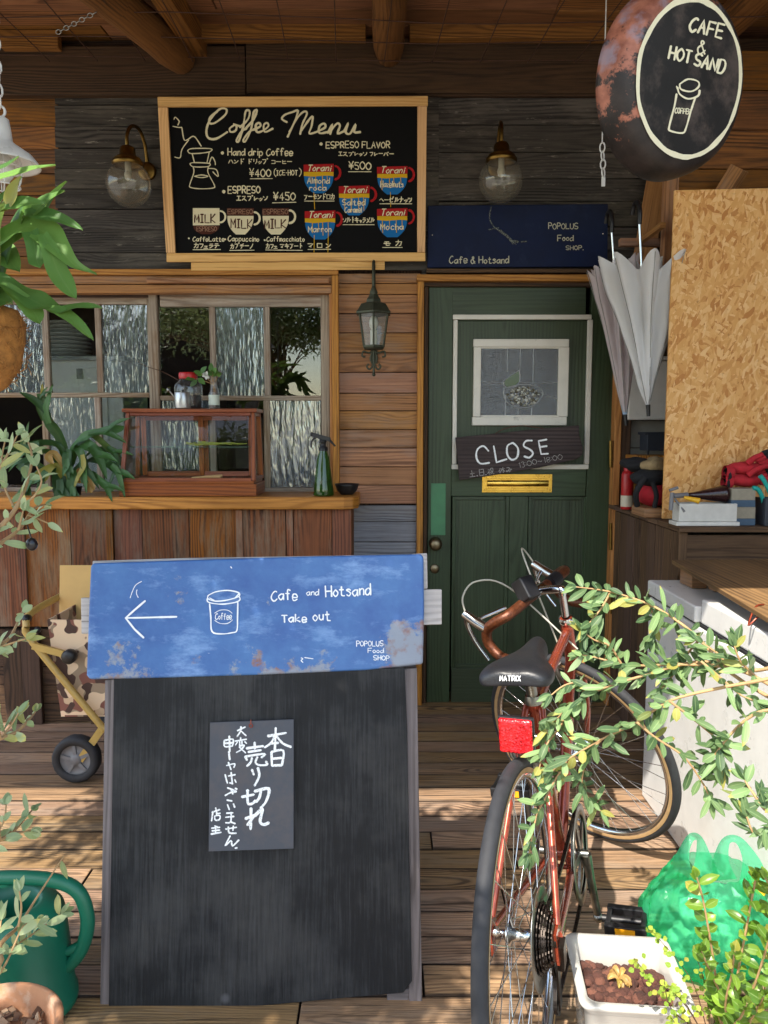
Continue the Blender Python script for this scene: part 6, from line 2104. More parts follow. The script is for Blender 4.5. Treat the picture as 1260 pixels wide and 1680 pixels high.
for k, (zz, dx, lab) in enumerate(((0, 0, 'lower grey and blue whetstone of two beside the stone trough'), (.066, -.003, 'upper grey and blue whetstone of two beside the stone trough'))):
    wsb = V((PY(1221, 845, 2.72).x + dx, 2.76, CT + zz))
    t = thing('whetstone', lab, 'whetstone', wsb, group='whetstones stacked on the side counter')
    mb = MB(); mb.box(wsb + V((0, 0, .012)), (.086, .07, .024)); mb.build('blue_layer', M['stoneblue'], t, bevel=.001)
    mb = MB(); mb.box(wsb + V((0, 0, .0446)), (.085, .069, .041)); mb.build('grey_layer', M['stonegrey'], t, bevel=.0015)
dbx = V((PY(1275, 840, 2.72).x, 2.75, CT))
mb = MB()
for c, d in (((0, 0, .004), (.10, .09, .008)), ((0, -.041, .052), (.10, .008, .09)), ((0, .041, .052), (.10, .008, .09)), ((-.046, 0, .052), (.008, .074, .09)), ((.046, 0, .052), (.008, .074, .09))):
    mb.box(dbx + V(c), d)
tag(mb.build('tool_box', M['darkbox'], bevel=.002), 'open slate blue plastic box at the right of the whetstones', 'box')
mb = MB()
for s in (-1, 1):
    p0 = dbx + V((-.02 + .012 * s, -.005, .03))
    mb.tube(smooth([p0, p0 + V((-.01 + .004 * s, -.012, .06)), p0 + V((-.035, -.016, .11 + .012 * s)), p0 + V((-.055, -.016, .125 + .022 * s))], 5), [.007, .009], 8)
tag(mb.build('pruning_shears', M['teal']), 'teal handled shears sticking out of the slate plastic box', 'shears')
for j, (dz, ang, lab) in enumerate(((.0, .12, 'lower red and black garden glove lying on the upper whetstone'), (.045, .35, 'upper red and black garden glove lying across the other glove'))):
  gl0 = V((PY(1225, 770, 2.78).x, 2.80, CT + .135))
  gv = thing('garden_glove', lab, 'glove', gl0 + V((0, 0, dz)), group='garden gloves')
  mb = MB(); mk = MB()
  c = gl0 + V((.005, 0, .022 + dz))
  M2 = Matrix.Rotation(-ang, 3, 'Y')
  blob(mb, c, .05, (1.25, .7, .5), .15, 24, sd=j * 7)
  mb.lathe([(.024, 0), (.027, .012), (.024, .03)], Matrix.Translation(c + M2 @ V((-.052, -.005, .0))) @ Matrix.Rotation(R(-85), 4, 'Y'), 14)
  mk.lathe([(.025, .0), (.029, .006), (.025, .012)], Matrix.Translation(c + M2 @ V((-.078, -.005, .0))) @ Matrix.Rotation(R(90), 4, 'Y'), 14)
  for q in range(4):
    f0 = c + M2 @ V((.045, -.018 + .012 * q, .008 * (q - 1.5)))
    f1 = f0 + M2 @ V((.035, -.004, .006 * (q - 1)))
    f2 = f0 + M2 @ V((.065, -.008, -.004 + .01 * (q - 1)))
    mb.tube([f0, f1], .0105, 8)
    mk.tube(smooth([f1, f2], 2), [.011, .007], 8)
  th0 = c + M2 @ V((.0, -.03, .02))
  mb.tube(smooth([th0, th0 + V((.02, -.012, .02)), th0 + V((.045, -.012, .03))], 3), [.012, .009], 8)
  mb.build('red_knit', M['redcloth'], gv); mk.build('black_rubber', M['blackcloth'], gv)
# ------------------------------------------------------------------ bicycle (local axes: x forward, y left, z up)
bk = thing('bicycle', 'coppery red road bicycle with black saddle parked before the door', 'bicycle', (.30, 1.362, 0), local=True)
bk.rotation_euler = (Matrix.Rotation(R(68.4), 3, 'Z') @ Matrix.Rotation(R(-6.4), 3, 'X')).to_euler()
WR = .325
RH = V((0, 0, WR))
BB = V((.425, 0, .268))
ST = V((.275, 0, .695))
HT, HB = V((.800, 0, .745)), V((.838, 0, .622))
sax = (HB - HT).normalized()
mb = MB()
mb.tube([HT - sax * .012, HB + sax * .012], .0185, 14)
mb.tube([HT + sax * .025, ST + V((0, 0, -.02))], .0135, 12)
mb.tube([HB - sax * .028, BB], .0150, 12)
mb.tube([ST + V((-.004, 0, .012)), BB], .0145, 12)
mb.tube([BB + V((0, -.034, 0)), BB + V((0, .034, 0))], .021, 14)
for s in (-1, 1):
    dp = RH + V((.0, s * .063, .0))
    mb.tube(smooth([ST + V((.004, s * .016, -.015)), ST + V((-.07, s * .032, -.11)), dp + V((.015, 0, .02))], 5), [.0085, .007], 10)
    mb.tube(smooth([BB + V((-.01, s * .018, 0)), BB + V((-.12, s * .04, .008)), dp + V((.02, 0, -.004))], 5), [.0105, .008], 10)
    mb.bar(dp + V((-.012, 0, .0)), dp + V((.035, 0, .008)), .005, .034, up=(0, 0, 1))
    mb.bar(dp + V((.0, 0, .0)), dp + V((.004, 0, -.045)), .005, .022, up=(1, 0, 0))
mb.tube([ST + V((-.07, -.03, -.11)), ST + V((-.07, .03, -.11))], .006, 8)
mb.tube([BB + V((-.075, -.03, .005)), BB + V((-.075, .03, .005))], .006, 8)
mb.build('frame', M['copper'], bk)
def bwheel(c, axis_m, rear):
    T = Matrix.Translation(c) @ axis_m
    mb = MB()
    mb.torus(T, WR - .0135, .0138, 96, 12)
    w_ = mb.build('wheel', M['rubber'], bk)
    mb = MB()
    for s in (-1, 1):
        mb.lathe([(WR - .019, s * .0134), (WR - .023, s * .0134), (WR - .029, s * .0118)], T, 96)
    mb.build('sidewall', M['tan'], w_)
    mb = MB()
    mb.lathe([(WR - .027, -.0115), (WR - .034, -.0115), (WR - .041, -.008), (WR - .041, .008), (WR - .034, .0115), (WR - .027, .0115), (WR - .027, -.0115)], T, 96)
    mb.build('rim', M['chrome'], w_)
    mb = MB()
    for k in range(36):
        s = 1 if k % 2 else -1
        a = 2 * math.pi * k / 36
        h = a + (1.15 if (k // 2) % 2 else -1.15)
        mb.tube([T @ V((.024 * math.cos(h), .024 * math.sin(h), s * .026)), T @ V(((WR - .040) * math.cos(a), (WR - .040) * math.sin(a), s * .002))], .0011, 4, sm=True)
    mb.build('spokes', M['chrome'], w_)
    mb = MB()
    mb.lathe([(.001, -.062), (.010, -.062), (.010, -.05), (.006, -.048), (.006, -.034), (.027, -.030), (.027, -.024), (.013, -.02), (.012, .0), (.013, .02), (.027, .024), (.027, .030), (.006, .034), (.006, .048), (.010, .05), (.010, .062), (.001, .062)], T, 24)
    mb.build('hub', M['chrome'], w_)
    return w_
AY = Matrix.Rotation(R(90), 4, 'X')
rw = bwheel(RH, AY, True)
mb = MB()
T = Matrix.Translation(RH) @ AY     # +z of T points to -y (right side)
mb.lathe([(.030, .0325), (.088, .0345), (.093, .0335), (.088, .0325), (.030, .0315)], T, 56)
mb.build('spoke_guard', M['steel'], rw)
mb = MB()
for k in range(6):
    r0 = .061 - .0052 * k
    T2 = T @ Matrix.Translation((0, 0, .037 + .0045 * k))
    mb.lathe([(r0 - .004, -.0009), (r0, -.0009), (r0, .0009), (r0 - .004, .0009)], T2, 84, fn=lambda q, h, a, r0=r0: q + (.0028 if (int(a / (2 * math.pi) * 42 + .5) % 2 and q > r0 - .002) else 0), sm=False)
    mb.lathe([(.015, -.0009), (r0 - .003, -.0009), (r0 - .003, .0009), (.015, .0009)], T2, 30, sm=False)
mb.lathe([(.001, .064), (.014, .064), (.016, .036)], T, 20)
mb.build('cassette', M['chainm'], rw)
# crank set
TC = Matrix.Translation(BB) @ AY
cr = MB()
cr.lathe([(.098, .040), (.102, .0405), (.104, .042), (.102, .0435), (.098, .044)], TC, 72, fn=lambda q, h, a: q + (.0022 if q > .1 and int(a / (2 * math.pi) * 104) % 2 else 0))
cr.lathe([(.080, .041), (.099, .041), (.099, .0430), (.080, .0430), (.080, .041)], TC, 60)
cr.lathe([(.110, .0465), (.113, .047), (.113, .0485), (.088, .0485), (.088, .0470), (.110, .0465)], TC, 72)
for k in range(5):
    a = k * 2 * math.pi / 5 + .5
    cr.bar(TC @ V((.01 * math.cos(a), .01 * math.sin(a), .046)), TC @ V((.092 * math.cos(a), .092 * math.sin(a), .043)), .020, .006, up=(0, 1, 0))
cr.tube([TC @ V((0, 0, -.066)), TC @ V((0, 0, .066))], .010, 10)
cset = cr.build('crankset', M['steel'], bk)
ca = R(-84)
for s, ang in ((-1, ca), (1, ca + math.pi)):
    d = V((math.cos(ang), 0, math.sin(ang)))
    mb = MB()
    b0 = BB + V((0, s * .060, 0))
    mb.tube([b0, b0 + d * .06 + V((0, s * .004, 0)), b0 + d * .165 + V((0, s * .012, 0))], [.013, .0105, .009], 10)
    mb.sphere(b0 + d * .168 + V((0, s * .012, 0)), .013, 10, 8)
    mb.build('crank_arm', M['steel'], cset)
    mb = MB()
    pc2 = b0 + d * .168 + V((0, s * (.036 if s > 0 else .078), 0))
    mb.box(pc2 + V((.038, 0, 0)), (.018, .095, .024)); mb.box(pc2 + V((-.038, 0, 0)), (.018, .095, .024))
    mb.box(pc2 + V((0, s * -.040, 0)), (.058, .012, .020)); mb.box(pc2 + V((0, s * .040, 0)), (.058, .012, .020))
    mb.tube([pc2 - V((0, s * .062, 0)), pc2 + V((0, s * .04, 0))], .009, 10)
    p_ = mb.build('pedal', M['blackplastic'], cset, bevel=.003)
    mb = MB()
    for q in (-1, 1):
        mb.box(pc2 + V((q * .0478, 0, 0)), (.002, .045, .014))
    mb.build('pedal_reflector', M['amber'], p_) if False else mb.build('pedal_reflector', M['amber'], cset)
# chain
mb = MB()
def chain_line(pts, step=.0127):
    P = smooth(pts, 8)
    L = 0
    for a, b in zip(P, P[1:]):
        n = max(1, int((b - a).length / (step * .5)))
        for i in range(n):
            c = a.lerp(b, (i + .5) / n)
            k = int(L / (step * .5)); L += (b - a).length / n
            w_ = .0032 if k % 2 else .0024
            d = (b - a).normalized()
            mb.bar(c - d * .0055, c + d * .0055, w_ * 2, .0075, up=(0, 1, 0) if abs(d.y) < .9 else (1, 0, 0))
yc, y1 = -.042, -.046
chain_line([BB + V((.0, yc, .104)), BB + V((-.2, -.044, .092)), RH + V((.0, y1, .047))])
chain_line([BB + V((.0, yc, -.104)), BB + V((-.16, -.045, -.10)), RH + V((.045, y1, -.150))])
chain_line([BB + V((.0, yc, .104)), BB + V((.074, yc, .074)), BB + V((.104, yc, .0)), BB + V((.074, yc, -.074)), BB + V((0, yc, -.104))])
chain_line([RH + V((0, y1, .047)), RH + V((-.033, y1, .033)), RH + V((-.047, y1, 0)), RH + V((-.033, y1, -.033)), RH + V((.015, y1, -.06)), RH + V((.03, y1, -.10)), RH + V((.01, y1, -.145)), RH + V((.03, y1, -.168)), RH + V((.045, y1, -.150))])
mb.build('drive_chain', M['chainm'], bk)
mb = MB()
for q in ((.03, -.075), (.028, -.148)):
    mb.lathe([(.004, -.002), (.018, -.002), (.018, .002), (.004, .002)], Matrix.Translation(RH + V((q[0], y1, q[1]))) @ AY, 22, sm=False)
mb.bar(RH + V((.015, y1 - .012, -.03)), RH + V((.032, y1 - .006, -.155)), .003, .022, up=(1, 0, 0))
mb.bar(RH + V((.01, -.068, -.01)), RH + V((.03, y1 - .016, -.07)), .014, .026, up=(1, 0, 0))
mb.build('derailleur', M['chainm'], bk)
# saddle and seat post
mb = MB()
mb.tube([ST + V((.01, 0, -.03)), ST + V((-.028, 0, .078))], .0125, 12)
mb.lathe([(.0175, -.010), (.019, 0), (.0175, .010)], Matrix.Translation(ST), 16)
for s in (-1, 1):
    mb.tube(smooth([ST + V((.12, s * .012, .088)), ST + V((.04, s * .022, .080)), ST + V((-.06, s * .024, .080)), ST + V((-.135, s * .045, .10))], 4), .0035, 6)
mb.box(ST + V((-.03, 0, .078)), (.04, .06, .026))
mb.build('seat_post', M['steel'], bk)
SEC = [(-.170, .048, .108, .018), (-.166, .066, .114, .024), (-.140, .074, .120, .028), (-.095, .067, .120, .030), (-.045, .044, .116, .031), (.01, .027, .114, .030), (.07, .020, .113, .030), (.105, .018, .111, .028), (.118, .010, .105, .018)]
mb = MB()
vs, fs = [], []
nn_ = 16
for x, hw_, zt_, dp_ in SEC:
    for k in range(nn_):
        a = -.35 + (math.pi + .7) * k / (nn_ - 1)
        yy = hw_ * math.cos(a)
        zz = zt_ - dp_ * (1 - max(-.55, math.sin(a))) - (.006 * math.exp(-(yy / .012) ** 2) if x < .05 else 0)
        vs.append(ST + V((x, yy, zz)))
for i in range(len(SEC) - 1):
    for k in range(nn_ - 1):
        fs.append((i * nn_ + k, (i + 1) * nn_ + k, (i + 1) * nn_ + k + 1, i * nn_ + k + 1))
fs.append(tuple(range(nn_)))
mb.add(vs, fs, None, True)
sd_ = mb.build('saddle', M['saddle'], bk)
so = sd_.modifiers.new('solid', 'SOLIDIFY'); so.thickness = .006; so.offset = -1
ss = sd_.modifiers.new('sub', 'SUBSURF'); ss.levels = 1; ss.render_levels = 2
class LPlane(Plane):
    def pt(s, px, py, off=0):
        return s.p0 + s.ux * px + s.uy * py + s.n * off
lp = LPlane(ST + V((-.1735, 0, .094)), (-1, 0, .42))
mb = MB()
x_ = -.0225
for ch in 'MATRlX':
    for pts, sm in glyph(ch):
        stroke(mb, [(x_ + px * .0009, py * .0010) for px, py in pts], .0016, lp, .0105, sm)
    x_ += .0082 if ch != 'l' else .0032
mb.build('saddle_lettering', paint('white_print', '#e2e2e2', .5, .03), sd_)
# rear reflector, brakes
mb = MB()
rc = V((.055, -.008, .695))
i0 = []
mb.box(rc, (.012, .066, .072), Matrix.Rotation(R(-8), 3, 'Y') @ Matrix.Rotation(R(4), 3, 'X'))
rf = mb.build('rear_reflector', M['redrefl'], bk, bevel=.006, seg=3)
mb = MB()
mb.box(rc + V((.009, 0, 0)), (.010, .070, .076), Matrix.Rotation(R(-8), 3, 'Y') @ Matrix.Rotation(R(4), 3, 'X'))
mb.tube([rc + V((.012, 0, 0)), ST + V((-.065, 0, -.085))], .005, 6)
mb.build('reflector_mount', M['blackplastic'], rf, bevel=.004)
def caliper(c, fx, up, name):
    mb = MB()
    for s in (-1, 1):
        mb.tube(smooth([c + V((0, 0, .02)), c + V((fx * .006, s * .03, .012)), c + V((fx * .008, s * .033, -.02)), c + V((fx * .006, s * .022, -.038))], 4), [.007, .006], 8)
        mb.box(c + V((fx * .006, s * .018, -.036)), (.04, .010, .011))
    mb.tube([c + V((-.02, 0, .018)), c + V((.02, 0, .018))], .006, 8)
    mb.tube([c + V((0, .03, .012)), c + V((0, .034, .05))], .004, 6)
    return mb
caliper(ST + V((-.098, 0, -.062)), -1, 1, '').build('rear_brake', M['steel'], bk)
# kickstand
mb = MB()
mb.tube(smooth([BB + V((-.06, .03, 0)), BB + V((-.05, .06, -.08)), BB + V((.02, .10, -.268))], 3), .0075, 8)
mb.build('kickstand', M['steel'], bk)
# front assembly turned left about the steering axis
STEER = R(64)
RS_ = Matrix.Translation(HT) @ Matrix.Rotation(-STEER, 4, sax) @ Matrix.Translation(-HT)
def turned(mb):
    mb.v = [RS_ @ v for v in mb.v]
    return mb
FH = V((.957, 0, WR))
fx = RS_ @ FH
ax_ = (RS_.to_3x3() @ V((0, 1, 0)))
AF = V((0, 0, 1)).rotation_difference(-ax_).to_matrix().to_4x4()
bwheel(fx, AF, False)
mb = MB()
cw = HB + sax * .012
mb.tube([cw + V((0, -.034, -.012)), cw + V((0, .034, -.012))], .0125, 10)
for s in (-1, 1):
    mb.tube(smooth([cw + V((.0, s * .036, -.012)), cw + sax * .17 + V((.004, s * .046, 0)), cw + sax * .27 + V((.022, s * .050, 0)), FH + V((0, s * .052, 0))], 5), [.0115, .0065], 10)
turned(mb).build('fork', M['copper'], bk)
mb = caliper(cw + V((.028, 0, -.005)), 1, 1, '')
turned(mb).build('front_brake', M['steel'], bk)
mb = MB()
mb.lathe([(.0195, 0), (.022, .004), (.022, .012), (.019, .018)], Matrix.Translation(HT) @ V((0, 0, 1)).rotation_difference(-sax).to_matrix().to_4x4(), 18)
sq = HT - sax * .105
mb.tube([HT, sq], .0112, 12)
sx_ = sq + V((.085, 0, .004))
mb.tube(smooth([sq + sax * .012, sq, sq + V((.03, 0, .004)), sx_], 4), .0125, 12)
mb.tube([sx_ + V((0, -.024, 0)), sx_ + V((0, .024, 0))], .0165, 14)
hbar = turned(mb).build('stem', M['chrome'], bk)
mb = MB()
for s in (-1, 1):
    P = [sx_ + V((0, s * .024, 0)), sx_ + V((.0, s * .10, -.002)), sx_ + V((.005, s * .145, -.004)), sx_ + V((.035, s * .168, -.010)), sx_ + V((.075, s * .172, -.03)), sx_ + V((.09, s * .174, -.07)), sx_ + V((.065, s * .176, -.11)), sx_ + V((.02, s * .178, -.125)), sx_ + V((-.04, s * .18, -.125))]
    mb.tube(smooth(P, 6), .0150, 12)
turned(mb).build('handlebar', M['tape'], bk)
mb = MB()
for s in (-1, 1):
    mb = MB()
    mb.tube([sx_ + V((-.039, s * .18, -.125)), sx_ + V((-.046, s * .18, -.125))], .0155, 12)
    turned(mb).build('bar_end_cap', M['chrome'], bk)
for s in (-1, 1):
    mb = MB()
    h = sx_ + V((.075, s * .172, -.025))
    mb.tube(smooth([h, h + V((.03, 0, .022)), h + V((.055, 0, .045)), h + V((.062, 0, .052))], 4), [.0155, .0135], 12)
    mb.tube(smooth([h + V((.055, 0, .045)), h + V((.07, 0, .02)), h + V((.066, 0, -.04)), h + V((.045, 0, -.10))], 5), [.008, .0065], 8)
    mb.tube(smooth([h + V((.03, 0, .03)), h + V((.03, -s * .03, .022)), h + V((.0, -s * .10, .015))], 4), [.005, .006], 8)
    turned(mb).build('brake_lever', M['chrome'], bk)
mb = MB()
for s in (-1, 1):
    h = sx_ + V((.132, s * .172, .022))
    e = cw + V((.05, .03 * s, .06)) if s < 0 else cw + V((-.06, .02, .06))
    mb.tube(smooth([h, h + V((.0, -s * .015, .05)), h + V((-.03, -s * .06, .075)), sx_ + V((.05, s * .05, .04)), e], 6), .0026, 6)
turned(mb).build('brake_cable', M['cable'], bk)
mb = MB()
mb.box(sx_ + V((-.012, .055, .032)), (.05, .048, .066), Matrix.Rotation(R(20), 3, 'Y') @ Matrix.Rotation(R(14), 3, 'X'))
mb.box(sx_ + V((0, .055, -.004)), (.02, .02, .02))
lmp = turned(mb).build('bar_lamp', M['blackplastic'], bk, bevel=.006, seg=3)
mb = MB()
mb.tube([sx_ + V((-.008, -.05, .0)), sx_ + V((-.008, -.09, .0))], .021, 12)
turned(mb).build('lamp_clamp', M['blackplastic'], bk, bevel=.002)

# ------------------------------------------------------------------ olive trees
ro = random.Random(8)
def leaves_on(mb, path, step, L, W, up=(0, 0, 1), spread=.9, start=0.0, jitter=.35, tipn=3):
    P = smooth(path, 4)
    acc, nx, flip = 0, step * .4, 0
    tot = sum((b - a).length for a, b in zip(P, P[1:]))
    for a, b in zip(P, P[1:]):
        seg = (b - a).length
        t = (b - a).normalized()
        while nx < acc + seg:
            if nx > start * tot:
                p = a + t * (nx - acc)
                s = t.cross(V((ro.uniform(-.6, .6), -1, ro.uniform(-.2, 1)))).normalized()
                if flip % 2:
                    s = s.cross(t).lerp(s, .35).normalized()
                for q in (-1, 1):
                    if ro.random() < .1:
                        continue
                    d = (s * q * spread + t * ro.uniform(.35, .9) + V((ro.uniform(-1, 1), ro.uniform(-1, 1), ro.uniform(-1, 1))) * jitter).normalized()
                    nrm = V((ro.uniform(-.6, .4), -.7 + ro.uniform(-.5, .4), .7 + ro.uniform(-.4, .4)))
                    leaf(mb, p, d, nrm, L * ro.uniform(.5, 1.35), W * ro.uniform(.7, 1.25), ro.uniform(.1, .6), ro.uniform(-.35, .5), 5, .5)
                flip += 1
            nx += step
        acc += seg
    t = (P[-1] - P[-2]).normalized()
    for k in range(tipn):
        d = t + V((ro.uniform(-1, 1), ro.uniform(-1, 1), ro.uniform(-1, 1))) * .45
        leaf(mb, P[-1], d, V((ro.uniform(-.5, .5), -.8, .6)), L * ro.uniform(.6, 1), W * ro.uniform(.7, 1), .3, .1)
def pixpath(px, Y0, Y1):
    n = len(px)
    return [PY(a, b, Y0 + (Y1 - Y0) * i / (n - 1)) for i, (a, b) in enumerate(px)]
rt0 = V((1.20, 1.02, .0))
rtree = thing('olive_tree', 'olive tree with glossy green leaves reaching over the bicycle and white cabinet', 'tree', rt0)
tk, lv = MB(), MB()
fork = V((1.12, 1.05, .72))
tk.tube(smooth([rt0, rt0 + V((-.02, .01, .35)), fork, fork + V((-.02, 0, .5)), fork + V((.03, .02, .9))], 5), [.026, .012], 10)
BR = [
 ([(1290, 1160), (1200, 1105), (1148, 1049), (1110, 1018), (1064, 991), (1002, 971), (945, 963)], 1.18, 1.52, .30),
 ([(1290, 1140), (1210, 1098), (1120, 1090), (1060, 1092), (1020, 1090), (975, 1078), (950, 1074)], 1.2, 1.45, .22),
 ([(1300, 1105), (1240, 1118), (1175, 1130), (1098, 1150), (1045, 1185), (987, 1213), (930, 1247), (900, 1270)], 1.15, 1.35, .3),
 ([(1300, 1080), (1240, 1100), (1150, 1085), (1050, 1110), (975, 1135), (934, 1159), (891, 1205)], 1.2, 1.42, .2),
 ([(987, 1213), (965, 1240), (955, 1290), (985, 1330)], 1.33, 1.36, .0),
 ([(930, 1247), (905, 1290), (880, 1340), (868, 1400)], 1.35, 1.33, .0),
 ([(1045, 1185), (1075, 1210), (1120, 1240), (1150, 1280), (1165, 1310)], 1.25, 1.22, .1),
 ([(1098, 1150), (1150, 1190), (1180, 1220), (1185, 1260)], 1.22, 1.2, .1),
 ([(1300, 1290), (1262, 1330), (1235, 1300), (1222, 1280)], 1.1, 1.15, .0),
 ([(1310, 1380), (1270, 1350), (1240, 1370), (1225, 1340)], 1.1, 1.12, .0),
 ([(1300, 1180), (1262, 1165), (1225, 1180), (1190, 1215), (1165, 1250)], 1.15, 1.2, .1),
 ([(1064, 991), (1075, 1020), (1068, 1045)], 1.42, 1.40, .0),
 ([(1002, 971), (985, 1000), (960, 1030)], 1.47, 1.42, .0),
 ([(1148, 1049), (1130, 1070), (1110, 1100), (1085, 1130)], 1.3, 1.3, .0),
 ([(1200, 1100), (1180, 1075), (1160, 1060), (1142, 1050)], 1.22, 1.25, .0),
 ([(1240, 1110), (1215, 1085), (1205, 1060)], 1.2, 1.2, .0),
 ([(975, 1135), (950, 1120), (925, 1125), (905, 1140)], 1.4, 1.4, .0),
 ([(1020, 1090), (1000, 1060), (975, 1050), (955, 1035)], 1.42, 1.42, .0),
 ([(934, 1159), (920, 1190), (895, 1225), (885, 1260)], 1.42, 1.38, .0),
 ([(1150, 1085), (1180, 1110), (1215, 1140), (1240, 1150)], 1.22, 1.18, .0),
]
for px, a, b, st in BR:
    P = pixpath(px, a, b)
    main = px[0][0] > 1260
    tk.tube(smooth(P, 4), [.0036 if main else .0024, .0013], 6)
    if main:
        f0 = fork + V((0, 0, ro.uniform(-.05, .3)))
        Q = [f0, f0.lerp(P[0], .35) + V((0, ro.uniform(-.05, .05), .07)), f0.lerp(P[0], .7) + V((0, ro.uniform(-.03, .03), .05)), P[0]]
        tk.tube(smooth(Q, 5), [.007, .0036], 6)
        leaves_on(lv, Q, .016, .037, .012, start=.2, jitter=.7, tipn=0)
    leaves_on(lv, P, .0112, .037, .0120, start=st, jitter=.7, tipn=7)
for k in range(26):      # crown above and to the right, outside the picture
    a = fork + V((0, 0, ro.uniform(.1, .9)))
    e = a + V((ro.uniform(.1, .7), ro.uniform(-.55, .5), ro.uniform(-.1, .5)))
    P = [a, a.lerp(e, .5) + V((0, 0, .06)), e]
    tk.tube(smooth(P, 3), [.006, .002], 5)
    leaves_on(lv, P, .04, .055, .015, start=.2)
tk.build('trunk', M['twig'], rtree); lv.build('crown', M['oliveleaf'], rtree)
lt0 = V((-1.02, .78, 0))
ltree = thing('olive_tree', 'pale grey green olive tree bearing one black fruit beside the watering can', 'tree', lt0)
tk, lv = MB(), MB()
lfk = V((-.92, .85, .62))
tk.tube(smooth([lt0, lt0 + V((.04, .02, .3)), lfk, lfk + V((-.08, -.05, .5)), lfk + V((-.1, -.2, 1.0)), lfk + V((.1, -.4, 1.5))], 5), [.03, .012], 10)
BL = [
 ([(-60, 930), (0, 865), (25, 835), (45, 790), (52, 745), (40, 712)], 1.05, 1.2), ([(25, 835), (8, 800), (2, 760), (8, 725)], 1.12, 1.15), ([(-60, 880), (-20, 800), (10, 750), (28, 715)], 1.05, 1.15),
 ([(25, 835), (55, 815), (68, 790), (60, 765)], 1.12, 1.14),
 ([(-70, 960), (-10, 900), (30, 870), (55, 835), (75, 828)], 1.05, 1.22), ([(45, 845), (60, 850), (78, 858)], 1.15, 1.15), ([(30, 870), (35, 850), (38, 838)], 1.12, 1.12),
 ([(-70, 1090), (-20, 1068), (12, 1050), (25, 1030), (38, 1000)], 1.05, 1.2), ([(-10, 1064), (20, 1055), (42, 1048)], 1.1, 1.1),
 ([(-70, 1235), (0, 1212), (28, 1200), (48, 1180), (58, 1168)], 1.05, 1.18), ([(0, 1212), (18, 1190), (30, 1170)], 1.1, 1.12), ([(10, 1208), (2, 1190), (-4, 1175)], 1.1, 1.12),
 ([(-70, 1395), (0, 1378), (25, 1360), (42, 1340), (52, 1330)], 1.02, 1.15), ([(-20, 1385), (5, 1350), (10, 1320)], 1.06, 1.1), ([(0, 1378), (28, 1368), (50, 1362)], 1.06, 1.1),
 ([(-60, 1640), (0, 1550), (30, 1520), (62, 1470), (105, 1404)], .98, 1.2), ([(-40, 1590), (10, 1560), (50, 1535), (100, 1500)], 1.0, 1.15), ([(-30, 1640), (10, 1580), (38, 1520), (60, 1515)], 1.0, 1.1),
 ([(30, 1520), (35, 1490), (32, 1462)], 1.05, 1.06), ([(-30, 1570), (-5, 1540), (2, 1510)], 1.0, 1.02),
]
for i, (px, a, b) in enumerate(BL):
    P = pixpath(px, a, b)
    main = px[0][0] < -50
    tk.tube(smooth(([lfk.lerp(lt0, .5 if px[0][1] > 1200 else 0.0) if px[0][1] > 900 else lfk] if main else []) + P, 4), [.005 if main else .002, .0011], 6)
    if main:
        f0 = lfk.lerp(lt0, .5 if px[0][1] > 1200 else 0.0) if px[0][1] > 900 else lfk
        leaves_on(lv, [f0, f0.lerp(P[0], .5), P[0]], .022, .030, .0108, start=.25, tipn=0)
    if i == 15:
        for t_ in (.45, .62, .97):
            q = smooth(P, 6); q = q[int(t_ * (len(q) - 1))]
            leaf(lv, q, (.25, -.1, -1), (0, -1, .3), .035, .010)
        continue
    leaves_on(lv, P, .025, .030, .0108, spread=.75)
for k in range(860):      # unseen leaf clusters added overhead to shade the sign board and the deck
    if k > 770:
        q = V((ro.uniform(-1.05, -.3), ro.uniform(2.2, 2.75), 0))
    elif k % 4:
        zz = ro.uniform(0, 1.04)
        q = V((ro.uniform(-.85, .13), 1.6 + .176 * zz, zz))
    else:
        q = V((ro.uniform(-1.3, .35), ro.uniform(1.15, 2.0), 0))
    hh = ro.uniform(2.0, 2.75) if k <= 770 else ro.uniform(2.05, 2.2)
    e = q - SUN_D * ((hh - q.z) / -SUN_D.z)
    if e.y > 0 and (e.z - CAMZ) / e.y < .64:
        continue
    if k % 8 == 0:
        a = lfk + V((ro.uniform(-.1, .1), ro.uniform(-.4, 0), ro.uniform(.9, 1.5)))
        tk.tube(smooth([a, a.lerp(e, .5) + V((0, 0, .08)), e], 3), [.008, .002], 5)
    for j in range(13):
        p = e + V((ro.gauss(0, .05), ro.gauss(0, .05), ro.gauss(0, .05)))
        leaf(lv, p, (ro.uniform(-1, 1), ro.uniform(-1, 1), ro.uniform(-.8, .5)), (ro.uniform(-.8, .8), ro.uniform(-.8, .8), 1), ro.uniform(.05, .075), .021, .2, .1, 3)
tk.build('trunk', M['twig'], ltree); lv.build('crown', M['oliveleaf2'], ltree)
mb = MB()
fc = PY(52, 893, 1.12)
mb.sphere(fc, .0085, 14, 10, (1, 1, 1.15))
mb.tube([fc + V((0, 0, .009)), PY(45, 862, 1.13)], .0011, 5)
mb.build('olive_fruit', M['fruit'], ltree)

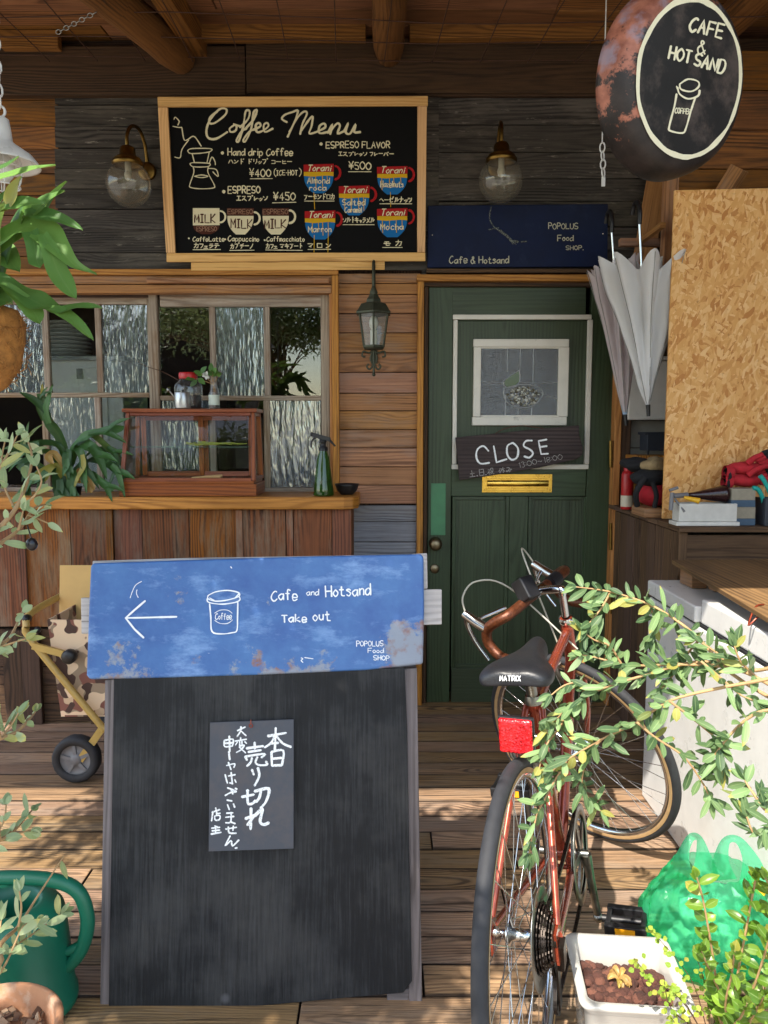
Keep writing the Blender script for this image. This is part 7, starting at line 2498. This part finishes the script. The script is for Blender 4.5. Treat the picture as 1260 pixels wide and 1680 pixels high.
# ------------------------------------------------------------------ shrub and trailing vine at lower right
s0 = V((.60, 1.12, .0005))
shb = thing('potted_shrub', 'bright green rounded leaf shrub in a brown pot beside the white planter', 'potted plant', s0)
mb = MB()
potc = V((.635, 1.26, .0005))
mb.lathe([(.001, 0), (.062, 0), (.075, .16), (.078, .165), (.078, .172), (.072, .172), (.069, .15), (.001, .15)], Matrix.Translation(potc), 30)
mb.build('pot', paint('olive_brown_pot', '#5d5236', .5, .15, 10), shb)
st_, lf_ = MB(), MB()
for px, a, b in (([(1185, 1690), (1175, 1610), (1165, 1540), (1152, 1470), (1143, 1440)], 1.25, 1.22), ([(1200, 1690), (1210, 1600), (1225, 1520), (1238, 1450), (1240, 1438)], 1.25, 1.18),
                 ([(1210, 1690), (1240, 1610), (1262, 1540), (1275, 1500)], 1.25, 1.15), ([(1190, 1690), (1185, 1640), (1168, 1600), (1150, 1560)], 1.25, 1.2),
                 ([(1200, 1695), (1190, 1650), (1200, 1600), (1205, 1560)], 1.24, 1.15), ([(1215, 1700), (1240, 1660), (1255, 1630)], 1.22, 1.12), ([(1190, 1700), (1215, 1670), (1225, 1645)], 1.22, 1.12), ([(1220, 1700), (1262, 1600), (1262, 1470), (1255, 1440)], 1.22, 1.2)):
    P = pixpath(px, a, b)
    st_.tube(smooth([potc + V((ro.uniform(-.03, .03), ro.uniform(-.03, .03), .15))] + P, 4), [.003, .0014], 5)
    leaves_on(lf_, P, .024, .026, .0165, spread=1.0, jitter=.35, tipn=4)
st_.build('stems', M['twig'], shb); lf_.build('foliage', M['shrubleaf'], shb)
vn = thing('trailing_vine', 'tiny round leaf vine trailing beside the white planter', 'plant', potc + V((-.03, -.02, .15)))
st_, lf_ = MB(), MB()
for px, a, b in (([(1150, 1690), (1120, 1640), (1085, 1615), (1060, 1595), (1040, 1572)], 1.28, 1.26), ([(1160, 1690), (1140, 1620), (1115, 1580), (1085, 1545), (1072, 1530)], 1.28, 1.3),
                 ([(1150, 1690), (1125, 1650), (1100, 1625), (1078, 1620)], 1.26, 1.24), ([(1165, 1690), (1160, 1640), (1150, 1590), (1135, 1560)], 1.27, 1.28), ([(1150, 1690), (1110, 1665), (1095, 1640), (1090, 1610)], 1.25, 1.22),
                 ([(1140, 1700), (1118, 1690), (1100, 1668)], 1.24, 1.2), ([(1170, 1690), (1175, 1640), (1165, 1600)], 1.26, 1.26)):
    P = smooth(pixpath(px, a, b), 4)
    st_.tube(P, [.0012, .0006], 4)
    for i in range(2, len(P)):
        for q in range(2):
            o_ = V((ro.uniform(-.012, .012), ro.uniform(-.012, .005), ro.uniform(-.012, .012)))
            leaf(lf_, P[i] + o_, (ro.uniform(-1, 1), ro.uniform(-.4, .4), ro.uniform(-1, 1)), (ro.uniform(-.4, .4), -1, .5), ro.uniform(.008, .012), .0095, .1, 0, 4)
st_.build('stems', M['rust'], vn); lf_.build('foliage', M['vineleaf'], vn)

# ------------------------------------------------------------------ trees across the yard behind the viewer (seen in the window panes)
def yard_tree(x, y, h, r, n, label):
    t = thing('broadleaf_tree', label, 'tree', (x, y, -.3), group='trees across the yard')
    mb = MB()
    c = V((x, y, h))
    mb.tube(smooth([V((x, y, -.3)), V((x + .1, y, h * .5)), c], 4), [.14, .05], 8)
    for k in range(9):
        e = c + V((ro.uniform(-1, 1), ro.uniform(-1, 1), ro.uniform(-.5, .8))) * r * .8
        mb.tube(smooth([V((x + .05, y, h * .55)), c.lerp(e, .4), e], 3), [.05, .012], 6)
    mb.build('trunk', M['bark'], t)
    mb = MB()
    cl = [c + V((ro.uniform(-1, 1), ro.uniform(-1, 1), ro.uniform(-.7, .8))) * r * .75 for _ in range(14)]
    for k in range(n):
        q = ro.choice(cl)
        p = q + V((ro.gauss(0, 1), ro.gauss(0, 1), ro.gauss(0, 1))) * r * .22
        leaf(mb, p, (ro.uniform(-1, 1), ro.uniform(-1, 1), ro.uniform(-1, .4)), (ro.uniform(-1, 1), ro.uniform(-1, 1), 1), .17, .09, .2, .2, 2)
    mb.build('crown', M['treeleaf'], t)
yard_tree(-5.4, -8.6, 1.5, 1.3, 3500, 'dark broadleaf tree across the yard reflected in the window')
yard_tree(-10.5, -12, 3.0, 2.2, 2600, 'wide broadleaf tree farthest left across the yard')
yard_tree(4.5, -14, 2.2, 1.8, 1500, 'broadleaf tree on the right across the yard')

# a dark timber house added across the yard to darken the pane reflections
nh = thing('added_mirror_house', 'added dark timber house across the yard mirrored in the left window panes', 'house', (-7.6, -12, -.3))
mb = MB()
for k in range(22):
    mb.box((-7.6, -10.0, -.2 + k * .2), (8.6, .05, .195), None, 0)
for x, d in ((-11.85, 0), (-3.35, 0)):
    mb.box((x, -12.1, 1.9), (.1, 4.1, 4.3), None, 2)
mb.box((-7.6, -14.1, 1.9), (8.6, .1, 4.3), None, 0)
mb.build('wall', M['darkpanel'], nh)
mb = MB()
mb.bar((-7.6, -9.4, 4.05), (-7.6, -12.1, 5.4), 9.4, .12, up=(0, 0, 1))
mb.bar((-7.6, -14.7, 4.05), (-7.6, -12.1, 5.4), 9.4, .12, up=(0, 0, 1))
mb.build('roof', M['darkbox'], nh)
for x in (-9.5, -6.2):
    mb = MB()
    mb.box((x, -9.96, 1.5), (1.3, .06, 1.2))
    wf = mb.build('window', M['whitepaint'], nh)
    mb = MB()
    mb.box((x, -9.925, 1.5), (1.14, .02, 1.04))
    mb.build('pane', M['coneplastic'], wf)
